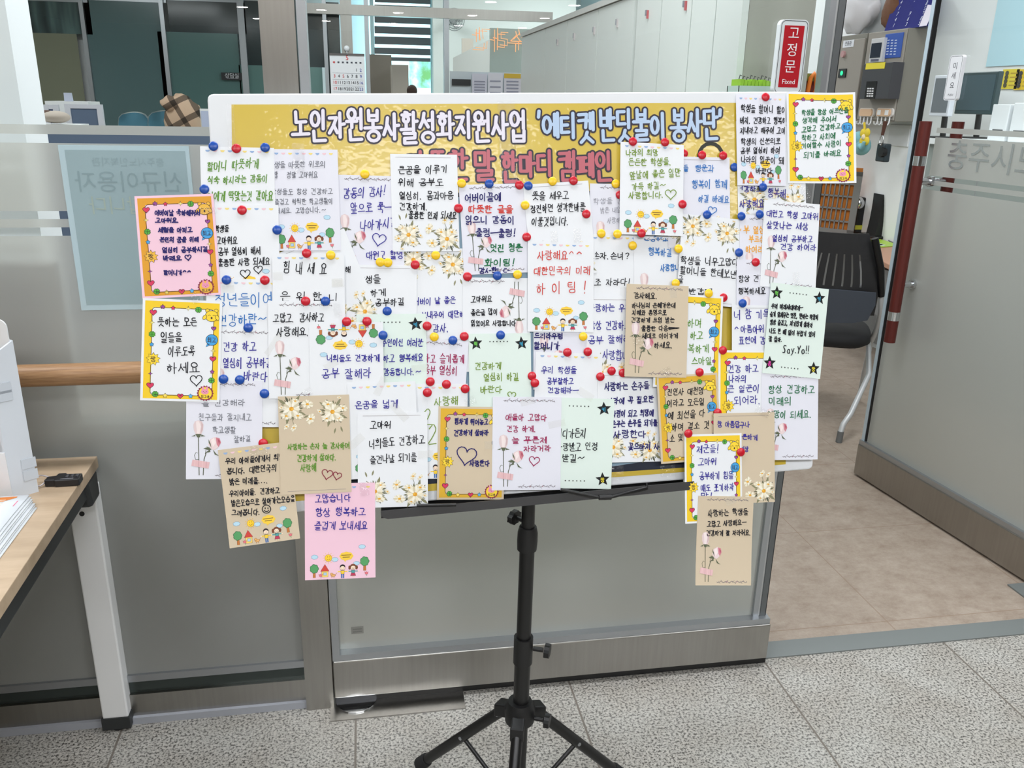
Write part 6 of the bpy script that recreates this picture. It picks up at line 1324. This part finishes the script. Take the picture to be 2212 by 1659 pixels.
('c27', 'B', 'beige', 'black', dict(TL=(1419, 813.6), TR=(1549, 804), BL=(1427, 1001.6)), [(6, '진인사 대천명', 740, 1035, 1060, 1045, 58), (6, '이라고 모든일', 740, 1040, 1145, 1130, 56), (6, '에 최선을 다', 745, 1045, 1245, 1222, 60), (6, '하며 결소 것', 775, 1080, 1335, 1312, 58), (6, '소 및', 760, 870, 1422, 1415, 56)], [], 0, '진인사 대천명'),
('c26', 'R', 'beige', 'black', dict(TL=(1354.5, 613.7), TR=(1487.4, 617.5), BR=(1480.8, 814), BL=(1348, 812)), [(6, '감사해요.', 475, 670, 290, 292, 50), (6, '하나님의 은혜가운데', 460, 808, 370, 366, 42), (6, '지혜와 총명으로', 460, 738, 425, 426, 42), (6, '건강하게 쓰임 받는', 455, 800, 486, 484, 42), (6, '훌륭한 다음', 535, 750, 552, 550, 44), (6, '세대로 이어가게', 540, 828, 612, 608, 44), (6, '하세요.', 635, 792, 685, 685, 48)], [], 0, '감사해요 하나님의'),
('c31', 'S', 'mint', 'black', dict(TL=(1666, 610), TR=(1791.4, 625), BR=(1769, 815.5), BL=(1646, 805.5)), [(6, '우리 미래세대에게~', 1570, 1825, 372, 390, 40), (6, '슬기 앞세우는 멋진, 면마는 착양히', 1560, 1945, 437, 465, 42), (6, '항상 즐겁고, 지기입게 살아라', 1560, 1900, 500, 526, 40), (6, '나도 한 때 없이 부럽기 있어', 1553, 1920, 570, 602, 40), (6, '잘 살아.', 1550, 1660, 634, 640, 40), (6, 'Say.Yo!!', 1660, 1875, 716, 724, 62)], [], 0, '우리 미래세대에게'),
('c24', 'S', 'mint', 'black', dict(TL=(1181, 858), TR=(1327.5, 862), BR=(1319, 1056)), [(8, '어디가든지', 300, 540, 432, 425, 76), (8, '사랑받고 인정', 300, 632, 538, 530, 64), (8, '받길~', 345, 528, 625, 622, 66)], [], 0, '어디가든지'),
('c22', 'B', 'beige', 'navy', dict(TL=(948, 877), TR=(1092, 880), BR=(1088, 1078), BL=(943, 1080)), [(5, '힘차게 뛰어놓고', 965, 1235, 1292, 1295, 48), (5, '건강하게 살아라', 960, 1238, 1382, 1382, 46), (5, '사랑한다', 1085, 1245, 1625, 1625, 48)], [(5, 1060, 1560, 84)], 0, '힘차게 뛰어놓고'),
('c23', 'R', 'cool', 'magenta', dict(TL=(1065, 857), TR=(1211, 858), BR=(1212, 1058.7), BL=(1062, 1058)), [(5, '애들아 고맙다', 1370, 1700, 1258, 1262, 52), (5, '건강 하게.', 1380, 1620, 1350, 1350, 50), (5, '늘 푸른제', 1420, 1705, 1442, 1436, 52), (5, '자라거라', 1515, 1735, 1508, 1502, 48)], [(5, 1600, 1605, 44)], 0, '애들아 고맙다'),
('c30', 'D', 'beige', 'blue', dict(TL=(1540.5, 892), TR=(1671, 891), BR=(1674, 1083)), [(6, '참 아름답구나', 1140, 1400, 1315, 1318, 50), (6, '튼튼하게', 1295, 1462, 1415, 1420, 44), (6, '기상', 1325, 1390, 1512, 1508, 42)], [], 0, '참 아름답구나'),
('c57', 'B', 'white', 'blue', dict(TL=(1475, 936.6), TR=(1598.7, 938), BR=(1604, 1125), BL=(1483.5, 1128)), [(8, '제군들!', 1415, 1600, 555, 550, 66), (8, '고마워', 1430, 1578, 650, 648, 60), (8, '공부하기 힘들', 1440, 1712, 765, 762, 60), (8, '때도 포기하자', 1450, 1718, 866, 852, 58), (8, '말!', 1450, 1550, 925, 925, 46)], [], 0, '제군들'),
('c59', 'R', 'beige', 'black', dict(TL=(1512, 1073.6), TR=(1632.6, 1071), BR=(1613, 1257), BL=(1496.5, 1264.8)), [(8, '사랑하는 학생들', 1505, 1830, 1062, 1050, 56), (8, '고맙고 사랑해요-', 1500, 1815, 1150, 1135, 46), (8, '건강하게 잘 자라줘요.', 1495, 1855, 1222, 1215, 46)], [], 0, '사랑하는 학생들'),
]
WHERE = {'c07': 'tilted, '}
BAND = {'pink': (222, 158, 46), 'white': (242, 204, 44), 'beige': (222, 176, 52)}
def fit_card(cn):
    loc = {k: Vector(bp(*v, .006)) for k, v in cn.items()}
    T_, L_ = loc['TL'] if 'TL' in loc else None, None
    xs = []
    if 'TL' in loc and 'TR' in loc: xs.append(loc['TR']-loc['TL'])
    if 'BL' in loc and 'BR' in loc: xs.append(loc['BR']-loc['BL'])
    ys = []
    if 'TL' in loc and 'BL' in loc: ys.append(loc['TL']-loc['BL'])
    if 'TR' in loc and 'BR' in loc: ys.append(loc['TR']-loc['BR'])
    X = sum(xs, Vector((0, 0)))/len(xs); w_ = X.length; ax_ = X.normalized()
    if ys:
        Yv = sum(ys, Vector((0, 0)))/len(ys); h_ = Yv.length; ay_ = Yv.normalized()
        px_ = Vector((ay_.y, -ay_.x)); ax_ = (ax_+px_).normalized()
    else: h_ = CH0; w_ = CW0
    ay_ = Vector((-ax_.y, ax_.x))
    off = {'TL': (-.5, .5), 'TR': (.5, .5), 'BR': (.5, -.5), 'BL': (-.5, -.5)}
    c_ = sum((loc[k]-ax_*off[k][0]*w_-ay_*off[k][1]*h_ for k in loc), Vector((0, 0)))/len(loc)
    return c_, ax_, ay_, w_, h_
placed = []   # (center, ax, ay, w, h, ztop, id)
def cover(c_, ax_, ay_, w_, h_):
    """highest thing already under this rectangle"""
    zt = zP+.0004
    pts = [c_+ax_*(w_*(i/8-.5)*.98)+ay_*(h_*(j/10-.5)*.98) for i in range(9) for j in range(11)]
    for q_ in placed:
        if (q_[0]-c_).length > .5*math.hypot(w_, h_)+.5*math.hypot(q_[3], q_[4]): continue
        if any(abs((p-q_[0]).dot(q_[1])) < q_[3]/2 and abs((p-q_[0]).dot(q_[2])) < q_[4]/2 for p in pts): zt = max(zt, q_[5])
    return zt
PINC = {'red': (198, 16, 40), 'blue': (16, 74, 164), 'yellow': (248, 202, 30)}
PINS = {}
def pin_proto(col):
    if col not in PINS:
        m = MB(); mt = pm(PINC[col], .3, spec=.5)
        prof = [(0.0, .0), (.0080, .0), (.0083, .0010), (.0077, .0020), (.0055, .0027), (.0025, .0030)]
        n = 24; vs = []
        for r, z in prof[1:]: vs += [(r*math.cos(2*PI*k/n), r*math.sin(2*PI*k/n), z) for k in range(n)]
        vs.append((0, 0, .0036)); nr = len(prof)-1
        m.add(vs, [(j*n+k, j*n+(k+1) % n, (j+1)*n+(k+1) % n, (j+1)*n+k) for j in range(nr-1) for k in range(n)]+[((nr-1)*n+k, (nr-1)*n+(k+1) % n, nr*n) for k in range(n)], mt, True)
        PINS[col] = m
    return PINS[col]
pin_first = {}; pinlist = []
def add_pin(col, pxy):
    c_ = Vector(bp(*pxy, .008)); zt = cover(c_, Vector((1, 0)), Vector((0, 1)), .010, .010)
    c_ = Vector(bp(*pxy, zt+.002))
    if col not in pin_first: o = pin_proto(col).build('pushpin'); pin_first[col] = o
    else: o = pin_first[col].copy(); C.objects.link(o)
    o.matrix_world = BM @ Matrix.Translation((c_.x, c_.y, zt+.0003))
    placed.append((c_, Vector((1, 0)), Vector((0, 1)), .015, .015, zt+.0040, None)); pinlist.append((o, col, c_, pxy))
# pins that sit under later cards: (before card id, colour, crop, x, y)
UNDER = [('c17', 'blue', 4, 783, 955), ('c39', 'blue', 3, 640, 1107), ('c38', 'red', 2, 1835, 520), ('c38', 'red', 2, 1325, 850), ('c34', 'blue', 3, 1057, 630), ('c26', 'red', 6, 390, 905), ('c26', 'red', 6, 300, 890), ('c30', 'red', 6, 1145, 1222), ('c28', 'red', 6, 1192, 305), ('c50', 'red', 5, 1043, 614), ('c10', 'red', 5, 772, 975), ('c18', 'red', 4, 1100, 1465), ('c35', 'blue', 3, 1057, 630)]
UNDER = [u for u in UNDER if not (u[0] in ('c34',))]
CINFO = {}
rnd = random.Random(11)
for cid, kind, paper, ink, cn, lines, hearts, flip, words in CARDS:
    for u in UNDER:
        if u[0] == cid: add_pin(u[1], px(*u[2:]))
    c_, ax_, ay_, w_, h_ = fit_card(cn)
    zt = cover(c_, ax_, ay_, w_, h_)
    z0 = zt + .0003
    # re-fit on its own plane height
    def bpz(x, y): return Vector(bp(x, y, z0+.0005))
    s0 = Vector(bp(*list(cn.values())[0], .006)); s1 = bpz(*list(cn.values())[0]); c_ = c_+(s1-s0)
    placed.append((c_, ax_, ay_, w_, h_, z0+.0007, cid)); CINFO[cid] = (c_, ax_, ay_, w_, h_, z0, paper, kind, words, ink)
    lift = {'c34': .014, 'c18': .004, 'c59': .006, 'c19': .003, 'c16': .004, 'c17': .003}.get(cid, .0)
    def bend(x, y):   # local metres -> lift off the board at one free side
        if cid == 'c34': s = max(0, (x+w_*.1)/w_); return lift*s*s*1.8
        if cid in ('c16', 'c17'): s = max(0, (-x)/w_); return lift*s*s*2
        s = max(0, (h_*.25-y)/h_); return lift*s*s*1.6
    Mc = Matrix(((ax_.x, ay_.x, 0, c_.x), (ax_.y, ay_.y, 0, c_.y), (0, 0, 1, z0), (0, 0, 0, 1)))
    mb = MB(); nx_, ny_ = 10, 12; vs = []
    for zz in (.0004, 0):
        for j in range(ny_+1):
            for i in range(nx_+1):
                x, y = w_*(i/nx_-.5), h_*(j/ny_-.5); vs.append((x, y, zz+bend(x, y)))
    k_ = (nx_+1)*(ny_+1); fs = []
    for j in range(ny_):
        for i in range(nx_):
            a_ = j*(nx_+1)+i; fs += [(a_, a_+1, a_+nx_+2, a_+nx_+1), (k_+a_, k_+a_+nx_+1, k_+a_+nx_+2, k_+a_+1)]
    for i in range(nx_): fs += [(i+1, i, k_+i, k_+i+1), (ny_*(nx_+1)+i, ny_*(nx_+1)+i+1, k_+ny_*(nx_+1)+i+1, k_+ny_*(nx_+1)+i)]
    for j in range(ny_): a_ = j*(nx_+1); b_ = a_+nx_; fs += [(a_, a_+nx_+1, k_+a_+nx_+1, k_+a_), (b_+nx_+1, b_, k_+b_, k_+b_+nx_+1)]
    mb.add(vs, fs, pm(PAPER[paper], .55, spec=.35))
    card = mb.build('message_card', None, mw=BM @ Mc)
    pos = {'c36': 'largely hidden', 'c07': 'tilted'}.get(cid, '')
    inkn = {'lgray': 'faint grey', 'gray': 'grey', 'dgreen': 'dark green', 'sky': 'light blue', 'olive': 'yellow green', 'navy': 'dark blue'}.get(ink, ink)
    tag(card, ('%s %s card with %s print, %s handwriting reading %s' % (pos, NAME[paper], MOTIF[kind], inkn, words)).strip(), 'message card', 'message cards on the board')
    fx = -1 if flip else 1
    def xf(x, y, z, fx=fx): X, Y = (x-50)/100*w_*fx, (70-y)/140*h_*fx; return Vector((X, Y, .0005+z+bend(X, Y)))
    d = Draw(xf, .00004)
    if kind == 'K': pr_kids(d)
    elif kind == 'R': pr_rose(d)
    elif kind == 'D': pr_daisy(d)
    elif kind == 'S': pr_star(d)
    else: pr_bear(d, BAND[paper], PAPER[paper], {'pink': (236, 184, 70)}.get(paper, (248, 214, 60)))
    d.mb.build({'K': 'printed_drawing', 'R': 'printed_roses', 'D': 'printed_daisies', 'S': 'printed_stars', 'B': 'printed_border'}[kind], card)
    # handwriting
    def loc(p): q_ = bpz(*p)-c_; return (q_.dot(ax_), q_.dot(ay_))
    hwm = MB(); kst = [0]; pen = {'gray': .0011, 'lgray': .0009, 'navy': .0020}.get(ink, .0016)*(1.1 if cid == 'c31' else 1)
    def put(pts, col, wd):
        if len(pts) < 2 or any(abs(p[0]) > w_*.492 or abs(p[1]) > h_*.492 for p in pts): return
        vs_, fs_ = ribbon(pts, wd); kst[0] = (kst[0]+1) % 24; hwm.add([(x, y, .0012+kst[0]*.000003+bend(x, y)) for x, y in vs_], fs_, pm(INK[col], .6, spec=.2))
    for ln in lines:
        cr_, txt, x0, x1, y0, y1, hh = ln[:7]; col = ln[7] if len(ln) > 7 else ink
        wts = [.55 if ch == ' ' else (.5 if ch in ".,!'" else 1) for ch in txt]; tot = sum(wts); x = x0
        sl = rnd.uniform(-.10, .02)
        for ch, wt in zip(txt, wts):
            a_ = (x1-x0)*wt/tot
            if ch != ' ':
                yc_ = y0+(y1-y0)*(x-x0)/(x1-x0) + rnd.uniform(-.05, .05)*hh
                sc = rnd.uniform(.9, 1.06)
                for st in glyph(ch):
                    jx, jy = rnd.uniform(-.03, .03), rnd.uniform(-.03, .03)
                    pts = []
                    for (u, v) in st:
                        v2 = (v-.5)*sc+.5; pts.append((x+a_*(u*.88+.05+jx+rnd.uniform(-.025, .025))+(v2-.5)*hh*sl, yc_+hh*(v2-.5+jy+rnd.uniform(-.02, .02))))
                    pts = smooth_line(pts) if len(pts) < 9 else pts
                    put([loc(px(cr_, *p)) for p in pts], col, pen*rnd.uniform(.85, 1.12))
            x += a_
    for hr in hearts:
        hp = heart_pts(hr[1], hr[2], hr[3], 24, rnd.uniform(-.1, .3)); put([loc(px(hr[0], *p)) for p in hp+[hp[0]]], hr[4] if len(hr) > 4 else ink, pen)
    if cid == 'c18':
        put([loc(px(7, 722+34*math.cos(k*.35), 1030+32*math.sin(k*.35))) for k in range(19)], ink, pen)
        put([loc(px(7, 722+18*math.cos(.3+k*.35), 1034+16*math.sin(.3+k*.35))) for k in range(8)], ink, pen)
        for e_ in (-10, 12): put([loc(px(7, 722+e_, 1020)), loc(px(7, 722+e_, 1027))], ink, pen)
    if cid == 'c26': put([loc(px(6, *p)) for p in ((755, 545), (835, 545), (757, 552), (836, 553), (755, 560), (838, 546), (756, 556))], ink, pen*1.6)
    hwm.build('handwriting', card)

# pushpins on top
TOP = [('blue', 1, 150, 462), ('red', 1, 333, 480), ('blue', 1, 562, 473), ('blue', 1, 78, 805), ('red', 1, 378, 972), ('yellow', 1, 1357, 685), ('red', 1, 893, 1315), ('yellow', 1, 1085, 1330), ('blue', 1, 658, 1130), ('red', 1, 2103, 957), ('yellow', 1, 2128, 758), ('yellow', 1, 1480, 1386), ('yellow', 1, 1540, 1390), ('yellow', 1, 1922, 1332), ('red', 1, 1758, 1407), ('blue', 1, 254, 1528), ('red', 1, 560, 1530),
 ('red', 2, 1428, 425), ('red', 2, 1684, 430), ('red', 2, 1980, 532), ('red', 2, 2148, 537), ('blue', 2, 283, 762), ('red', 2, 524, 772), ('blue', 2, 595, 777), ('yellow', 2, 788, 742), ('red', 2, 955, 737), ('yellow', 2, 1292, 762), ('yellow', 2, 570, 932), ('red', 2, 1057, 1003), ('red', 2, 1824, 925), ('blue', 2, 2020, 1008), ('yellow', 2, 1177, 1158), ('yellow', 2, 1305, 1162), ('red', 2, 1497, 1157), ('red', 2, 582, 1186), ('yellow', 2, 1427, 1254), ('yellow', 2, 1792, 1280), ('red', 2, 110, 1502), ('blue', 2, 348, 1495), ('yellow', 2, 509, 1485), ('yellow', 2, 1770, 1555), ('yellow', 2, 2033, 1635),
 ('red', 3, 1307, 70), ('blue', 3, 1286, 788), ('blue', 3, 1260, 1005), ('blue', 3, 1114, 1020), ('blue', 3, 1095, 1310), ('red', 3, 1228, 1387),
 ('red', 4, 1438, 333), ('blue', 4, 1596, 333), ('red', 4, 1765, 496), ('red', 4, 1927, 494), ('blue', 4, 2088, 413), ('blue', 4, 2055, 605), ('blue', 4, 980, 546), ('blue', 4, 913, 960), ('blue', 4, 1110, 1070),
 ('red', 5, 747, 531), ('yellow', 5, 804, 618), ('blue', 5, 952, 645), ('blue', 5, 1333, 603), ('red', 5, 901, 996), ('red', 5, 1051, 1032), ('red', 5, 749, 1062), ('red', 5, 1583, 930), ('red', 5, 1606, 985), ('yellow', 5, 1991, 615), ('red', 5, 1865, 741), ('red', 5, 2027, 737), ('red', 5, 2128, 935),
 ('blue', 6, 1345, 350), ('red', 6, 1187, 725), ('red', 6, 1002, 900), ('red', 6, 912, 1388), ('red', 6, 1330, 1537)]
for c_, *p in TOP: add_pin(c_, px(*p))
def near_card(c_):
    best = None
    for cid, I in CINFO.items():
        dx, dy = (c_-I[0]).dot(I[1]), (c_-I[0]).dot(I[2]); ox, oy = abs(dx)-I[3]/2, abs(dy)-I[4]/2
        if ox > .012 or oy > .012: continue
        # distance to the card's outline, cards on top preferred
        e_ = min(abs(ox), abs(oy))-I[5]*2.0
        if best is None or e_ < best[0]: best = (e_, cid, dx/I[3], dy/I[4])
    return best
def place_words(b):
    e_, cid, u, v = b; side = 'left' if u < -.2 else ('right' if u > .2 else 'middle')
    row = 'top' if v > .25 else ('bottom' if v < -.25 else 'side')
    if row == 'side': return ('%s edge' % side) if side != 'middle' else 'centre'
    return '%s %s' % (row, side)
used = {}
def unique(lab):
    if lab not in used: used[lab] = 1; return lab
    used[lab] += 1
    for s_ in ('lower of two, ', 'third one, ', 'fourth one, '):
        if s_+lab not in used: used[s_+lab] = 1; return s_+lab
    return lab
for o, col, c_, pxy in pinlist:
    b = near_card(c_)
    if b: I = CINFO[b[1]]; lab = '%s round pushpin at %s of the %s card reading %s' % (col, place_words(b), NAME[I[6]], I[8])
    else: lab = '%s round pushpin on the bare board' % col
    tag(o, unique(lab), 'pushpin', 'pushpins on the message board')

# clear tape strips
TAPE = newmat('clear_tape', (226, 224, 214), .18)
N, L = nodes(TAPE); _p = N['Principled BSDF']; _t = N.new('ShaderNodeBsdfTransparent'); _x = N.new('ShaderNodeMixShader'); _x.inputs[0].default_value = .17
L.new(_t.outputs[0], _x.inputs[1]); L.new(_p.outputs[0], _x.inputs[2]); L.new(_x.outputs[0], N['Material Output'].inputs[0])
GLOSST = clear_glass('glossy_tape', (.97, .97, .97, 1)); N, L = nodes(GLOSST)
_g = [n for n in N if n.type == 'BSDF_GLOSSY'][0]; _g.inputs['Roughness'].default_value = .06
_tc = N.new('ShaderNodeTexCoord'); _nz = N.new('ShaderNodeTexNoise'); _nz.inputs['Scale'].default_value = 120; _nz.inputs['Detail'].default_value = 3; _bm = N.new('ShaderNodeBump'); _bm.inputs['Strength'].default_value = .8; _bm.inputs['Distance'].default_value = .004
L.new(_tc.outputs['Object'], _nz.inputs['Vector']); L.new(_nz.outputs[0], _bm.inputs['Height']); L.new(_bm.outputs[0], _g.inputs['Normal'])
TAPES = [(4, 820, 235, 90, 55, 0, 0), (4, 1690, 185, 80, 62, 0, 0), (4, 1180, 675, 40, 190, -35, 0), (4, 1640, 840, 110, 50, 25, 0), (4, 1455, 1060, 70, 60, 25, 1), (4, 1690, 400, 60, 110, 10, 1), (5, 375, 1010, 55, 150, -28, 0), (5, 525, 1215, 60, 170, 40, 0), (5, 690, 865, 130, 55, 4, 0), (5, 185, 1450, 60, 130, -50, 0), (5, 735, 1555, 120, 60, 0, 0), (5, 1090, 1130, 90, 70, 20, 1), (5, 1545, 1130, 110, 60, 10, 0), (5, 2010, 1075, 60, 140, 55, 0), (5, 1780, 1310, 140, 55, 8, 0), (5, 1240, 1480, 70, 60, 0, 0), (2, 800, 1185, 60, 90, 2, 1), (2, 985, 1175, 60, 110, 0, 1), (6, 790, 260, 60, 100, 0, 0), (1, 1140, 1555, 90, 60, 0, 0), (1, 665, 1500, 70, 60, 0, 0), (7, 660, 575, 130, 80, -6, 1), (7, 1500, 870, 70, 110, 5, 1), (8, 1690, 960, 90, 70, 15, 0), (6, 1500, 1215, 60, 130, 60, 1), (2, 430, 420, 140, 640, 0, 1), (1, 290, 300, 60, 330, 0, 1), (1, 830, 560, 90, 230, 0, 1), (3, 1620, 830, 70, 120, 20, 1), (6, 1770, 160, 60, 120, 0, 1), (6, 740, 900, 70, 80, 20, 1), (6, 520, 640, 110, 90, 0, 1), (8, 1190, 720, 130, 110, 0, 1), (8, 790, 740, 110, 130, 0, 1), (9, 1000, 1560, 90, 150, 20, 1), (9, 1190, 300, 220, 90, 0, 1)]
for tp in TAPES:
    cr_, x, y, wp, hp, rot, gl = tp; s_ = CROP[cr_][2]
    c_ = Vector(bp(*px(cr_, x, y), .01)); w_, h_ = wp/s_*.00086, hp/s_*.00086
    a_ = math.radians(rot); ax_ = Vector((math.cos(a_), math.sin(a_))); ay_ = Vector((-ax_.y, ax_.x))
    zt = cover(c_, ax_, ay_, w_, h_)+.0003; c_ = Vector(bp(*px(cr_, x, y), zt))
    placed.append((c_, ax_, ay_, w_, h_, zt+.0002, None))
    m = MB(); m.add([(-w_/2, -h_/2, 0), (w_/2, -h_/2, 0), (w_/2, h_/2, 0), (-w_/2, h_/2, 0)], [(0, 1, 2, 3)], GLOSST if gl else TAPE)
    o = m.build('clear_tape', None, mw=BM @ Matrix(((ax_.x, ay_.x, 0, c_.x), (ax_.y, ay_.y, 0, c_.y), (0, 0, 1, zt), (0, 0, 0, 1))))
    b = near_card(c_); I = CINFO[b[1]] if b else None
    lab = '%s tape strip at %s of the %s card reading %s' % ('glossy clear' if gl else 'matt clear', place_words(b), NAME[I[6]], I[8]) if b else 'glossy clear tape strip %s' % ('beside the first slogan word' if x < 600 and cr_ == 1 and y < 250 else ('down the yellow banner over the slogan centre' if cr_ == 2 else ('down the left margin of the foam board' if x < 350 else 'on the yellow banner above the grey inked card')))
    tag(o, unique(lab), 'tape', 'tape strips on the message board')

for o in bpy.data.objects:
    if '_wb' in o.keys(): del o['_wb']
